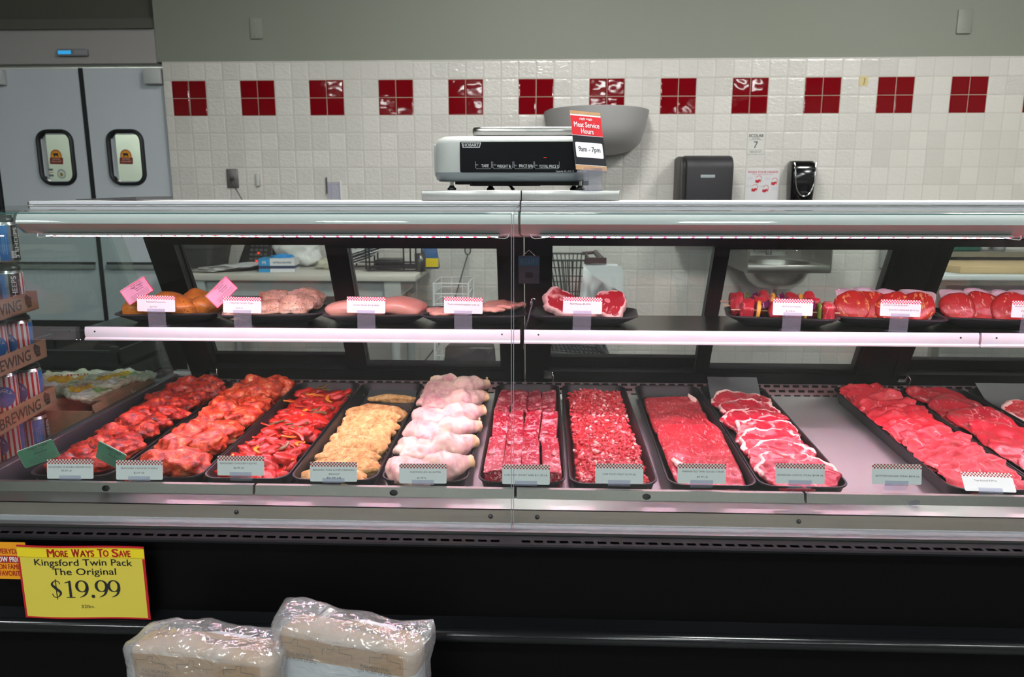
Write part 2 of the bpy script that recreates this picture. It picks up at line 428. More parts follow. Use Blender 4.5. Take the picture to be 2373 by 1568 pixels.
def swing_door(name, x0, x1, wx, logo2):
    y = WY + 0.035
    d = thing(name, None, None, (x0, y, 0.0)); struct(d)
    W0, W1, WZ0, WZ1 = wx - 0.106, wx + 0.106, 1.492, 1.812
    # leaf with a window opening: outer rectangle stitched to the rounded opening
    ring = [(wx + a, (WZ0 + WZ1) / 2 + b) for a, b in rrect(W1 - W0, WZ1 - WZ0, 0.055, 6)]
    outer = []
    for (px, pz) in ring:
        dx, dz = px - wx, pz - (WZ0 + WZ1) / 2
        hx0, hx1, hz0, hz1 = wx - x0, x1 - wx, (WZ0 + WZ1) / 2 - 0.02, 2.185 - (WZ0 + WZ1) / 2
        outer.append((dx, dz))
    # simple way: four boxes and a frame hiding the corners
    mb = MB()
    e = 0.018
    mb.box(x0, W0 + e, y, y + 0.045, 0.02, 2.185); mb.box(W1 - e, x1, y, y + 0.045, 0.02, 2.185)
    mb.box(W0 + e, W1 - e, y, y + 0.045, 0.02, WZ0 + e); mb.box(W0 + e, W1 - e, y, y + 0.045, WZ1 - e, 2.185)
    mb.build('door_leaf', M['door_panel'], d)
    # thick rubber window gasket
    mb = MB(); cz = (WZ0 + WZ1) / 2
    rings = []
    for w, dy in ((0.0, 0), (0.004, -0.018), (0.013, -0.022), (0.022, -0.015), (0.028, 0.010)):
        rings.append([(wx + a, y + dy, cz + b) for a, b in rrect(W1 - W0 + 0.024 - 2 * w, WZ1 - WZ0 + 0.024 - 2 * w, max(0.03, 0.075 - w), 7)])
    mb.loft(rings, 0, True, False, False)
    mb.build('window_gasket', M['gasket'], d)
    g = MB().plate([(wx + a, cz + b) for a, b in rrect(W1 - W0 - 0.022, WZ1 - WZ0 - 0.022, 0.045, 6)], y + 0.012, y + 0.018)
    g.build('window_pane', M['glass'], d)
    # round seal sticker with a cow and a ribbon
    st = MB(); sx, sz = wx - 0.012, cz - 0.005
    def arch(w, z0, z1, dz=0):
        return [(sx - w, z0), (sx + w, z0), (sx + w, z1 - w)] + [(sx + w * cos(a), z1 - w + w * sin(a)) for a in [pi * k / 10 for k in range(1, 10)]] + [(sx - w, z1 - w)]
    yf = y + 0.0118
    st.plate(arch(0.036, sz - 0.03, sz + 0.055), yf - 0.0006, yf, 0)
    st.plate(arch(0.030, sz - 0.02, sz + 0.048), yf - 0.0012, yf - 0.0007, 1)
    cow = [(-.018, .004), (-.018, .022), (-.024, .026), (-.022, .034), (-.012, .032), (.016, .033), (.019, .027), (.018, .004), (.012, .004), (.011, .015), (-.009, .015), (-.011, .004)]
    st.plate([(sx + a * 0.8, sz + b * 0.8 + 0.006) for a, b in cow], yf - 0.0018, yf - 0.0013, 2)
    st.plate([(sx - 0.044, sz - 0.034), (sx + 0.04, sz - 0.036), (sx + 0.044, sz + 0.004), (sx - 0.04, sz + 0.006)], yf - 0.0024, yf - 0.0019, 3)
    for t, dz, wd in (('CERTIFIED', -0.004, 0.052), ('ANGUS BEEF', -0.018, 0.066)):
        st.text(t, 0.008, face_xz(sx, yf - 0.0026, sz + dz), 4, 0.02, width=wd)
    st.build('seal_sticker', [M['s_brown'], M['s_orange'], M['ink'], M['s_maroon'], M['s_cream']], d)
    if logo2:
        s2 = MB(); c = (wx + 0.01, cz - 0.10)
        s2.plate([(c[0] + 0.028 * cos(a), c[1] + 0.030 * sin(a)) for a in [2 * pi * k / 24 for k in range(24)]], yf - 0.0006, yf, 0)
        s2.plate([(c[0] + 0.021 * cos(a), c[1] + 0.023 * sin(a)) for a in [2 * pi * k / 24 for k in range(24)]], yf - 0.0012, yf - 0.0007, 1)
        s2.plate([(c[0] + 0.009 * cos(a), c[1] - 0.004 + 0.012 * sin(a)) for a in [2 * pi * k / 12 for k in range(12)]], yf - 0.0018, yf - 0.0013, 2)
        s2.build('round_sticker', [flat('st_green', (0.30, 0.38, 0.33), .4), flat('st_pale', (0.62, 0.66, 0.60), .4), flat('st_olive', (0.22, 0.22, 0.03), .4)], d)
        s3 = MB(); 
        for k, (c3, q) in enumerate(((0, 0.0), (1, 0.02), (0, 0.036))):
            s3.box(wx - 0.072, wx - 0.042, yf - 0.0006, yf, cz - 0.115 + q, cz - 0.115 + q + (0.012 if k != 1 else 0.008), c3)
        s3.build('square_sticker', [flat('st_dk', (0.13, 0.16, 0.18), .4), flat('st_or', (0.55, 0.33, 0.20), .4)], d)
    # hinge guard in the outer top corner
    right = logo2 is False
    hx0, hx1 = (x1 - 0.115, x1 - 0.008) if right else (x0 + 0.0, x0 + 0.115)
    hg = MB().box(hx0, hx1, y - 0.045, y, 2.085, 2.175)
    hg.build('hinge_guard', flat('guard_white', (0.50, 0.52, 0.52), 0.4), d, bevel=0.004)
    # push rail and kick plate
    MB().box(x0 + 0.03, x1 - 0.02, y - 0.03, y, 0.955, 0.985).build('bumper_rail', M['door_steel'], d, bevel=0.004)
    MB().box(x0 + 0.03, x1 - 0.02, y - 0.012, y, 0.985, 1.0).build('rail_shade_strip', M['gasket'], d)  # black strip standing in for the shade along the push rail
    MB().box(x0 + 0.005, x1 - 0.005, y - 0.004, y, 0.03, 0.62).build('kick_plate', flat('kick_black', (0.018, 0.018, 0.018), .4), d)
    return d
M['s_brown'] = flat('s_brown', (0.42, 0.12, 0.02), .4); M['s_orange'] = flat('s_orange', (0.80, 0.33, 0.03), .4)
M['s_maroon'] = flat('s_maroon', (0.20, 0.03, 0.02), .4); M['s_cream'] = flat('s_cream', (0.75, 0.5, 0.4), .4)
swing_door('door_1', DX0 + 0.005, -2.842, at(124, 365, WY).x, True)
swing_door('door_2', -2.815, DX1 - 0.005, at(287, 362, WY).x, False)
struct(MB().box(-2.842, -2.815, WY + 0.03, WY + 0.085, 0.02, 2.185).build('trim_5', M['gasket']))

# small lit panel above the doors
b = thing('indicator_panel', 'small grey panel with a glowing blue display on the bulkhead above the swing doors', 'display', at(172, 122, WY))
p0 = at(138, 131, WY); p1 = at(205, 114, WY)
MB().box(p0.x, p1.x, WY - 0.02, WY, p0.z, p1.z).build('casing', flat('ind_grey', (0.22, 0.22, 0.24), 0.4), b, bevel=0.003)
MB().box(p0.x + 0.006, p0.x + 0.085, WY - 0.022, WY - 0.02, p0.z + 0.01, p1.z - 0.01).build('display', emis('blue_display', (0.05, 0.45, 0.9), 0.8), b)
MB().box(p0.x + 0.105, p1.x - 0.008, WY - 0.022, WY - 0.02, p0.z + 0.008, p1.z - 0.008).build('cover', flat('ind_cover', (0.30, 0.30, 0.32), 0.3), b)

# wall plates, outlet, notices
def wall_plate(px, py, w, h, label):
    c = at(px, py, WY)
    t = thing('wall_plate', label, 'wall plate', (c.x, WY, c.z), group='blank cover plates')
    MB().plate([(c.x + a, c.z + b_) for a, b_ in rrect(w, h, 0.006, 3)], WY - 0.006, WY + 0.003).build('plate', flat('plate_paint', (0.26, 0.275, 0.235), 0.45), t, bevel=0.002)
    for s in (-1, 1):
        MB().lathe([(0.0, 0), (0.003, 0), (0.003, 0.001), (0, 0.0012)], n=8).xf(Matrix.Translation((c.x, WY - 0.006, c.z + s * h * 0.36)) @ Matrix.Rotation(pi / 2, 4, 'X')).build('screw', M['steel'], t)
wall_plate(594, 66, 0.072, 0.118, 'blank cover plate on the painted wall above the second red tile block')
wall_plate(2235, 50, 0.082, 0.132, 'blank cover plate on the painted wall above the last full red tile block')
c = at(540, 413, WY)
o = thing('power_outlet', 'grey steel outlet plate with a black cord on the white tiles beside the doors', 'outlet', (c.x, WY, c.z))
MB().box(c.x - 0.036, c.x + 0.036, WY - 0.012, WY, c.z - 0.057, c.z + 0.057).build('plate', flat('outlet_grey', (0.17, 0.16, 0.16), 0.4, 0.5), o, bevel=0.004)
MB().box(c.x - 0.008, c.x + 0.010, WY - 0.03, WY - 0.012, c.z - 0.012, c.z + 0.012).build('plug', M['dark_gray'], o, bevel=0.003)
MB().tube([(c.x, WY - 0.03, c.z), (c.x, WY - 0.04, c.z - 0.02), (c.x + 0.03, WY - 0.035, c.z - 0.07), (c.x + 0.06, WY - 0.03, c.z - 0.13), (c.x + 0.07, WY - 0.03, c.z - 0.3)], 0.003).build('cord', M['black_plastic'], o)
c = at(599, 416, WY)
tag(MB().box(c.x - 0.011, c.x + 0.011, WY - 0.02, WY, c.z - 0.038, c.z + 0.038).build('towel_clip', flat('clip', (0.55, 0.55, 0.53), 0.3), bevel=0.003), 'small pale upright clip on the tiles right of the grey outlet', 'clip')
c = at(770, 433, WY)
cl = thing('paper_holder', 'clear upright paper holder with a dark edge on the tiles left of the scale', 'holder', (c.x, WY, c.z))
MB().box(c.x - 0.03, c.x + 0.055, WY - 0.016, WY - 0.013, c.z - 0.075, c.z + 0.03).build('sleeve', M['clear_plastic'], cl)
MB().box(c.x - 0.034, c.x - 0.029, WY - 0.018, WY, c.z - 0.04, c.z + 0.058).build('side_strip', M['dark_gray'], cl)
MB().box(c.x + 0.052, c.x + 0.056, WY - 0.018, WY, c.z - 0.075, c.z + 0.04).build('side_strip', M['white'], cl)
c = at(2001, 188, WY)
ys = thing('yellowed_sticker', 'yellowed square sticker on the white tiles between two red tile blocks', 'sticker', (c.x, WY, c.z))
MB().box(c.x - 0.026, c.x + 0.026, WY - 0.003, WY, c.z - 0.027, c.z + 0.027).build('backing', flat('yellowed', (0.62, 0.52, 0.27), .5), ys)
MB().plate([(c.x - .002, c.z - .02), (c.x + .004, c.z - .02), (c.x + .010, c.z + .012), (c.x + .0, c.z + .02), (c.x + .003, c.z + .004)], WY - 0.0036, WY - 0.003).build('printed_mark', flat('mark_olive', (0.25, 0.20, 0.05), .5), ys)
# dispenser number sign
p0 = at(1731, 357, WY); p1 = at(1772, 309, WY)
MB_ = MB().box(p0.x, p1.x, WY - 0.002, WY, p0.z, p1.z, 0)
cx = (p0.x + p1.x) / 2; hz = p1.z - p0.z
MB_.text('ECOLAB', 0.017, face_xz(cx, WY - 0.0026, p1.z - 0.013), 1, 0.03, width=0.083)
MB_.text('SYSTEM', 0.007, face_xz(cx, WY - 0.0026, p1.z - 0.029), 1, 0.02, width=0.045)
MB_.text('7', 0.038, face_xz(cx, WY - 0.0026, p0.z + 0.054), 1, 0.0)
MB_.text('1-800-325-1671', 0.008, face_xz(cx, WY - 0.0026, p0.z + 0.013), 1, 0.01, width=0.07)
for z in (p0.z + 0.024, p1.z - 0.037):
    MB_.box(p0.x + 0.008, p1.x - 0.008, WY - 0.0024, WY - 0.002, z - 0.0007, z + 0.0007, 1)
tag(MB_.build('dispenser_sign', [flat('sign_offwhite', (0.66, 0.66, 0.63), .4), M['ink']]), 'small white notice with a large number seven above the hand washing poster', 'sign')
# hand washing poster
p0 = at(1725, 475, WY); p1 = at(1806, 392, WY)
P = MB().box(p0.x, p1.x, WY - 0.002, WY, p0.z, p1.z, 0)
cx = (p0.x + p1.x) / 2
P.text('WASH YOUR HANDS', 0.013, face_xz(cx, WY - 0.0026, p1.z - 0.016), 1, 0.02, width=0.18)
P.text('Follow these simple steps', 0.006, face_xz(cx, WY - 0.0026, p1.z - 0.03), 1, 0.0, width=0.12)
def handpic(hx, hz, s):
    P.plate([(hx - .022 * s, hz - .016 * s), (hx - .004 * s, hz - .02 * s), (hx + .012 * s, hz - .004 * s), (hx + .004 * s, hz + .004 * s), (hx - .010 * s, hz - .002 * s), (hx - .020 * s, hz + .002 * s)], WY - 0.0026, WY - 0.002, 1)
    st = len(P.v)
    P.tube([(hx - .018 * s, WY - .002, hz + .014 * s), (hx - .004 * s, WY - .002, hz + .024 * s), (hx + .010 * s, WY - .002, hz + .022 * s), (hx + .014 * s, WY - .002, hz + .006 * s), (hx + .010 * s, WY - .002, hz - .016 * s)], 0.0016, 5, 1)
for hx, hz in ((cx - 0.02, p1.z - 0.062), (cx + 0.075, p1.z - 0.075), (cx - 0.04, p1.z - 0.113), (cx + 0.025, p1.z - 0.118)):
    handpic(hx, hz, 1.0)
for tx, tz, t in ((cx - 0.075, p1.z - 0.05, '1 Wet hands'), (cx + 0.03, p1.z - 0.052, '2 Apply soap'), (cx - 0.08, p1.z - 0.095, '3 Scrub'), (cx + 0.0, p1.z - 0.1, '4 Rinse'), (cx + 0.075, p1.z - 0.112, '5 Dry')):
    P.text(t, 0.006, face_xz(tx, WY - 0.0026, tz), 2, 0.0, width=0.035)
    P.text('use warm water', 0.004, face_xz(tx, WY - 0.0026, tz - 0.009), 2, 0.0, width=0.035)
tag(P.build('hand_washing_poster', [flat('poster', (0.68, 0.68, 0.70), .35), M['ink_red'], flat('ink_pale', (0.35, 0.33, 0.36), .5)]), 'white hand washing poster with red drawings between the two black dispensers', 'poster')
# screw holes left in the tiles are dirt marks in one thin mesh each: skipped

# paper towel dispenser
p0 = at(1562, 463, WY - 0.02); p1 = at(1698, 360, WY - 0.24)
x0, x1 = at(1583, 460, WY - 0.24).x, at(1697, 460, WY - 0.24).x; zt = at(1640, 360, WY - 0.24).z
t = thing('paper_towel_dispenser', 'large black paper towel dispenser with a rounded top on the tiled wall', 'dispenser', (x0, WY, 1.2))
prof = [(WY, 1.18), (WY, zt - 0.005), (WY - 0.12, zt + 0.004)] + [(WY - 0.17 - 0.07 * sin(a), zt - 0.07 + 0.07 * cos(a)) for a in [k * pi / 12 for k in range(7)]] + [(WY - 0.235, 1.25), (WY - 0.22, 1.18)]
MB().prism(prof, x0 + 0.012, x1).build('cover', flat('towel_cover', (0.022, 0.021, 0.026), 0.5, bump=0.1, bscale=500), t, bevel=0.008)
prof2 = [(y if y > WY - 0.1 else y + 0.012, z - 0.004) for y, z in prof]
MB().prism(prof2, x0 - 0.004, x0 + 0.012).build('side_shell', M['black_matte'], t)
MB().prism(prof2, x0 - 0.018, x0 - 0.004).build('side_panel', flat('towel_side', (0.05, 0.045, 0.042), 0.5), t, bevel=0.004)
mb = MB().box((x0 + x1) / 2 - 0.045, (x0 + x1) / 2 + 0.035, WY - 0.240, WY - 0.234, zt - 0.123, zt - 0.108)
mb.text('Kimberly-Clark', 0.007, face_xz((x0 + x1) / 2 - 0.005, WY - 0.2405, zt - 0.116), 1, 0.0, width=0.068)
mb.build('badge', [flat('badge_grey', (0.42, 0.47, 0.50), 0.3), M['ink']], t)
# soap dispenser
p0 = at(1831, 463, WY - 0.11); p1 = at(1895, 372, WY - 0.11); x0, x1 = p0.x, p1.x; zt = p1.z; zb = 1.30
t = thing('soap_dispenser', 'glossy black soap dispenser with a silver horseshoe trim on the tiled wall', 'dispenser', ((x0 + x1) / 2, WY, zb))
rings = []
for z, k, d in ((zb, 0.80, 0.085), (zb + 0.03, 0.9, 0.10), (zt - 0.12, 1.0, 0.115), (zt - 0.05, 1.0, 0.112), (zt - 0.015, 0.98, 0.10), (zt, 0.9, 0.075)):
    w = (x1 - x0) * k
    rings.append([((x0 + x1) / 2 + a, WY - d / 2 + b_, z) for a, b_ in rrect(w, d, 0.025, 5)])
MB().loft(rings).build('body', M['black_gloss'], t)
xm = (x0 + x1) / 2 + 0.004
tr = [(xm + 0.055 * cos(a) if True else 0, WY - 0.120, zt - 0.10 + 0.105 * sin(a)) for a in [pi + k * pi / 16 for k in range(17)]]
pts = [(xm - 0.062, WY - 0.102, zt - 0.012), (xm - 0.058, WY - 0.115, zt - 0.045)] + tr + [(xm + 0.058, WY - 0.115, zt - 0.045), (xm + 0.062, WY - 0.102, zt - 0.012)]
MB().tube(pts, 0.0035, 6).build('silver_trim', M['chrome'], t)
MB().box(xm - 0.056, xm + 0.056, WY - 0.119, WY - 0.114, zt - 0.047, zt - 0.045).build('seam_line', flat('seam', (0.10, 0.13, 0.12), .3), t)
mb = MB(); mb.text('OptiSource', 0.007, face_xz(xm, WY - 0.1195, zt - 0.18), 0, 0.01, width=0.04)
mb.build('printed_name', flat('soap_print', (0.12, 0.12, 0.13), .4), t)
MB().box(xm - 0.035, xm + 0.035, WY - 0.13, WY - 0.06, zb - 0.02, zb).build('drip_tray', M['black_plastic'], t, bevel=0.006)

# wall sconce (light grey half bowl)
cx = at(1383, 262, WY - 0.1).x; zt = at(1383, 262, WY).z + 0.0
t = thing('wall_sconce', 'pale grey half-bowl sconce on the tiled wall behind the hours sign', 'sconce', (cx, WY, zt - 0.3))
mb = MB(); n = 25; rings = []
for z, k in ((0.0, 1.0), (-0.10, 0.93), (-0.18, 0.84), (-0.225, 0.66), (-0.245, 0.40), (-0.25, 0.12)):
    rw, rd = 0.31 * k, 0.43 * k
    rings.append([(cx + rw * cos(a), WY - rd * (sin(a) ** 0.8), zt + z) for a in [pi * i / (n - 1) for i in range(n)]])
mb.loft(rings, 0, True, False, False, closed=False)
inner = [[(cx + 0.97 * (x - cx), WY + 0.97 * (y - WY), z + 0.004) for x, y, z in r] for r in rings]
mb.loft(inner[::-1], 0, True, False, False, closed=False)
mb.loft([rings[0], inner[0]], 0, False, False, False, closed=False)
mb.build('shade', flat('sconce_grey', (0.44, 0.44, 0.44), 0.45), t)
MB().box(cx - 0.12, cx + 0.12, WY - 0.02, WY, zt - 0.18, zt - 0.03).build('wall_bracket', M['dark_gray'], t)

# ceiling lamps
M['lamp_diffuser'] = emis('lamp_diffuser', (0.93, 1.0, 0.97), LAMP)
M['lamp_diffuser_prep'] = emis('lamp_diffuser_prep', (1.0, 0.98, 0.93), LAMP_PREP)
M['lamp_housing'] = flat('lamp_housing', (0.7, 0.7, 0.7), .5)
def lamp_proto(name, label, w, l, m):
    t = thing(name, label, 'ceiling light', (0, 0, 3.5))
    MB().box(-w / 2, w / 2, -l / 2, l / 2, -0.05, 0).build('housing', M['lamp_housing'], t, local=True)
    MB().box(-w / 2 + 0.015, w / 2 - 0.015, -l / 2 + 0.015, l / 2 - 0.015, -0.055, -0.049).build('diffuser', m, t, local=True)
    return t
lampA = lamp_proto('ceiling_light', 'white strip light on the ceiling over the sales floor', 0.62, 0.30, M['lamp_diffuser'])
first = True
for r, y in enumerate((-0.9, -3.4, -6.0, -9.0, -12.0)):
    for k, x in enumerate((-3.9, -1.3, 1.3, 3.9)):
        lab = 'strip light, %s from the door side, %s ceiling row out from the case' % (ORD[k], ORD[r])
        if first:
            lampA.location = (x, y, 3.5); lampA['label'] = lab; lampA['group'] = 'sales floor ceiling lights'; first = False
        else: dup(lampA, (x, y, 3.5), (0, 0, 0), lab, 'sales floor ceiling lights')
lampB = lamp_proto('ceiling_light', 'white square ceiling light over the prep room sink', 0.6, 0.6, M['lamp_diffuser_prep'])
lampB.location = (2.4, 2.5, 3.5); lampB['group'] = 'prep room ceiling lights'
dup(lampB, (0.0, 2.5, 3.5), (0, 0, 0), 'white square ceiling light over the prep room behind the scale', 'prep room ceiling lights')
lampC = dup(lampB, (-3.3, 6.2, 3.5), (0, 0, 0), 'white square ceiling light in the storeroom behind the swing doors', 'prep room ceiling lights')
# ================================================================== the refrigerated cases
TILT = atan2(0.253, 0.518)
def dpt(X, s, n=0.0):        # point on the leaning rear door plane: along the case, up the slope, towards the staff side
    return (X, 2.72 - s * sin(TILT) + n * cos(TILT), 0.772 + s * cos(TILT) + n * sin(TILT))
def dbox(mb, x0, x1, s0, s1, n0, n1, mi=0):
    return mb.hexa([dpt(x0, s0, n0), dpt(x1, s0, n0), dpt(x1, s0, n1), dpt(x0, s0, n1), dpt(x0, s1, n0), dpt(x1, s1, n0), dpt(x1, s1, n1), dpt(x0, s1, n1)], mi)
def deck_z(Y): return 0.678 + (Y - 1.78) * 0.0475
SHY, SHZ = 2.17, 1.0485     # shelf front edge and top
def aniso_mat(name, col, rough, metal=1.0):
    m = N(name); t = m.n('CombineXYZ'); t.inputs[1].default_value = 1.0
    b = m.n('BsdfPrincipled'); m.set(b.inputs['Base Color'], col); b.inputs['Metallic'].default_value = metal
    b.inputs['Roughness'].default_value = rough; b.inputs['Anisotropic'].default_value = 0.95; m.t.links.new(t.outputs[0], b.inputs['Tangent'])
    m.t.links.new(b.outputs[0], m.out.inputs[0]); return m.mat
M['ledge_steel'] = aniso_mat('ledge_steel', (0.30, 0.29, 0.295), 0.29)
def led_mat(name, strength, pitch=0.036):
    m = N(name); X, Y, Z = m.sep(m.coord())
    f = m.math('FRACT', m.math('DIVIDE', X, pitch))
    d = m.n('ValToRGB'); m.set(d.inputs[0], f); d.color_ramp.interpolation = 'CONSTANT'
    e = d.color_ramp.elements
    e[0].position = 0; e[0].color = (1, 0.004, 0.012, 1)
    e[1].position = 0.30; e[1].color = (0.95, 0.88, 1.0, 1)
    q = e.new(0.62); q.color = (0.03, 0.05, 1.0, 1)
    q = e.new(0.70); q.color = (1, 0.90, 0.96, 1)
    em = m.n('Emission'); m.set(em.inputs[0], d.outputs[0]); em.inputs[1].default_value = strength
    m.t.links.new(em.outputs[0], m.out.inputs[0]); return m.mat
M['led'] = led_mat('led', LED)
M['led_shelf'] = led_mat('led_shelf', LED * 0.62)
def housing_mat():
    m = N('canopy_white'); return m.pbr((0.82, 0.82, 0.83), 0.5, 0.0, None)
M['canopy_white'] = housing_mat(); M['fascia'] = flat('fascia', (0.74, 0.77, 0.80), 0.06, coat=0.5)
M['canopy_under'] = flat('canopy_under', (0.42, 0.40, 0.41), 0.35)
def perf_mat():
    """steel sheet with rows of slots cut by transparency of the pattern"""
    m = N('perforated_steel'); X, Y, Z = m.sep(m.coord())
    row = m.math('DIVIDE', Z, 0.0155); ir = m.math('FLOOR', row); fr = m.math('FRACT', row)
    u = m.math('FRACT', m.math('ADD', m.math('DIVIDE', X, 0.0345), m.math('MULTIPLY', ir, 0.5)))
    a = m.math('LESS_THAN', m.math('ABSOLUTE', m.math('SUBTRACT', u, 0.5)), 0.33)
    b = m.math('LESS_THAN', m.math('ABSOLUTE', m.math('SUBTRACT', fr, 0.5)), 0.24)
    hole = m.math('MULTIPLY', a, b)
    p = m.n('BsdfPrincipled'); m.set(p.inputs['Base Color'], m.mix(hole, (0.60, 0.58, 0.57), (0.004, 0.004, 0.004)))
    m.set(p.inputs['Metallic'], m.math('SUBTRACT', 1.0, hole)); m.set(p.inputs['Roughness'], m.math('ADD', m.math('MULTIPLY', hole, 0.6), 0.3))
    m.t.links.new(p.outputs[0], m.out.inputs[0]); return m.mat
M['perforated'] = perf_mat()
M['panel_steel2'] = brushed('panel_steel2', (0.55, 0.55, 0.54), 0.3, 'Z', 0.2)
M['platter'] = flat('platter', (0.62, 0.61, 0.59), 0.28, 1.0)
M['deck_steel'] = aniso_mat('deck_steel', (0.36, 0.36, 0.355), 0.40, 0.7)
M['panel_steel'] = brushed('panel_steel', (0.21, 0.205, 0.19), 0.38, 'Z', 0.05)
M['shelf_steel'] = brushed('shelf_steel', (0.30, 0.29, 0.27), 0.22, 'X', 0.1)
M['shelf_under'] = brushed('shelf_under', (0.42, 0.36, 0.33), 0.28, 'X', 0.1)

def case_unit(name, label, x0, x1, doors, panels, bolts, leds, shelf, glassx, end=False):
    root = thing(name, label, 'display case', ((x0 + x1) / 2, 1.9, 0.0), group='refrigerated meat cases')
    P = lambda mb, nm, mat, **k: mb.build(nm, mat, root, **k)
    # ---- lower body
    P(MB().box(x0, x1, 1.475, 2.72, 0.10, 0.66), 'lower_body', M['black_paint'])
    P(MB().box(x0, x1, 1.55, 2.70, 0.0, 0.10), 'plinth', M['black_matte'])
    P(MB().prism([(1.474, 0.725), (1.474, 0.555), (1.468, 0.552), (1.468, 0.725)], x0, x1), 'front_panel', M['black_paint'])
    # bumper rail, half round
    pr = [(1.474, 0.556)] + [(1.452 - 0.026 * sin(a), 0.527 + 0.021 * cos(a)) for a in [k * pi / 10 for k in range(11)]] + [(1.474, 0.498)]
    P(MB().prism(pr, x0, x1, 0, False), 'bumper_rail', M['bumper'], autosmooth=50)
    P(MB().box(x0, x1, 1.464, 1.475, 0.10, 0.495), 'kick_panel', M['black_paint'])
    # slotted black air lip under the glass
    mb = MB(); mb.prism([(1.478, 0.7385), (1.445, 0.7335), (1.440, 0.731), (1.440, 0.7265), (1.478, 0.7265)], x0, x1)
    k = x0 + 0.02
    while k < x1 - 0.02:
        mb.add([(k, 1.4590, 0.7360), (k + 0.018, 1.4590, 0.7360), (k + 0.0195, 1.4515, 0.7349), (k + 0.0015, 1.4515, 0.7349)], [(0, 3, 2, 1)], 1)
        k += 0.0262
    P(mb, 'slotted_lip', [M['lip'], M['slot']])
    # base member that carries the glass
    P(MB().prism([(1.478, 0.7445), (1.478, 0.728), (1.62, 0.690), (1.62, 0.700), (1.512, 0.705), (1.512, 0.7445)], x0, x1), 'glass_base', M['steel_dark'])
    # nose: bolted steel face and ledge
    P(MB().prism([(1.611, 0.7360), (1.611, 0.70), (1.66, 0.70), (1.66, 0.7360)], x0, x1), 'nose_rail', M['steel_nose'])
    P(MB().prism([(1.6095, 0.7378), (1.6095, 0.7352), (1.612, 0.7345), (1.66, 0.7361), (1.672, 0.7361), (1.672, 0.7378)], x0, x1), 'nose_ledge', M['ledge_steel'])
    for bx in bolts:
        P(MB().lathe([(0, 0), (0.0055, 0.0), (0.0052, 0.002), (0.003, 0.004), (0, 0.0046)], n=14).xf(Matrix.Translation((bx, 1.611, 0.719)) @ Matrix.Rotation(pi / 2, 4, 'X')), 'bolt', M['bolt'])
    # air discharge panels with a round hole each
    for (a, b_, hx) in panels:
        mb = MB(); w = b_ - a; hh = 0.0305
        # face in (x, t) with a real round hole: fan between an inner circle and the outer rectangle
        n = 32; cx = hx
        inn = [(cx + 0.0098 * cos(2 * pi * q / n), hh / 2 + 0.0085 * sin(2 * pi * q / n)) for q in range(n)] if hx is not None else []
        def P3(px, t, off=0.0): return (px, 1.668 + 0.008 * t / hh + off, 0.7345 + t * 0.80)
        if inn:
            sq = []
            for q in range(n):
                ang = 2 * pi * q / n; c_, s_ = cos(ang), sin(ang); kk = 1 / max(abs(c_), abs(s_))
                sq.append((cx + kk * c_ * 0.02, hh / 2 + kk * s_ * hh / 2))
            vs = [P3(*p) for p in inn] + [P3(*p) for p in sq]
            mb.add(vs, [(q, n + q, n + (q + 1) % n, (q + 1) % n) for q in range(n)])
            for (l, r) in ((a + 0.003, cx - 0.02), (cx + 0.02, b_ - 0.003)):
                mb.add([P3(l, 0), P3(r, 0), P3(r, hh), P3(l, hh)], [(0, 1, 2, 3)])
            vs = [P3(*p) for p in inn] + [P3(p[0], p[1], 0.012) for p in inn]
            mb.add(vs, [(q, (q + 1) % n, n + (q + 1) % n, n + q) for q in range(n)], 1)
            mb.add([P3(a + .003, 0, .012), P3(b_ - .003, 0, .012), P3(b_ - .003, hh, .012), P3(a + .003, hh, .012)], [(0, 1, 2, 3)], 1)
        else:
            mb.add([P3(a + .003, 0), P3(b_ - .003, 0), P3(b_ - .003, hh), P3(a + .003, hh)], [(0, 1, 2, 3)])
        mb.add([P3(a + .003, hh), P3(b_ - .003, hh), P3(b_ - .003, hh, .012), P3(a + .003, hh, .012)], [(0, 1, 2, 3)])
        for e in (a + .003, b_ - .003):
            mb.add([P3(e, 0), P3(e, hh), P3(e, hh, .012), P3(e, 0, .012)], [(0, 1, 2, 3)])
        P(mb, 'discharge_panel', [M['panel_steel'], M['black_matte']])
    # deck pan and rear grille
    mb = MB().hexa([(x0, 1.66, 0.64), (x1, 1.66, 0.64), (x1, 2.67, 0.66), (x0, 2.67, 0.66), (x0, 1.66, deck_z(1.66)), (x1, 1.66, deck_z(1.66)), (x1, 2.67, deck_z(2.67)), (x0, 2.67, deck_z(2.67))])
    P(mb, 'deck_pan', M['deck_steel'])
    P(MB().prism([(2.668, 0.715), (2.705, 0.768), (2.72, 0.768), (2.72, 0.715)], x0, x1), 'rear_grille', M['perforated'])
    P(MB().prism([(2.698, 0.768), (2.7035, 0.784), (2.735, 0.784), (2.735, 0.768)], x0, x1), 'rear_sill', M['ledge_steel'])
    # ---- leaning rear doors
    (pl0, pl1), (m0, m1), (pr0, pr1) = doors
    mb = MB()
    dbox(mb, pl0, pl1, 0.0, 0.60, -0.03, 0.03); dbox(mb, pr0, pr1, 0.0, 0.60, -0.03, 0.03)
    dbox(mb, pl1, pr0, 0.0, 0.05, -0.028, 0.03); dbox(mb, pl1, pr0, 0.575, 0.60, -0.03, 0.03)
    P(mb, 'rear_frame', M['frame_black'])
    # sliding doors: staff side one on the door side, near one on the other
    dr = MB()
    dbox(dr, pl1, m1, 0.05, 0.091, 0.005, 0.025); dbox(dr, m0 + 0.004, m1, 0.091, 0.585, 0.005, 0.025)
    dbox(dr, pl1, pl1 + 0.004, 0.091, 0.585, 0.005, 0.025); dbox(dr, pl1, m1, 0.572, 0.59, 0.005, 0.025)
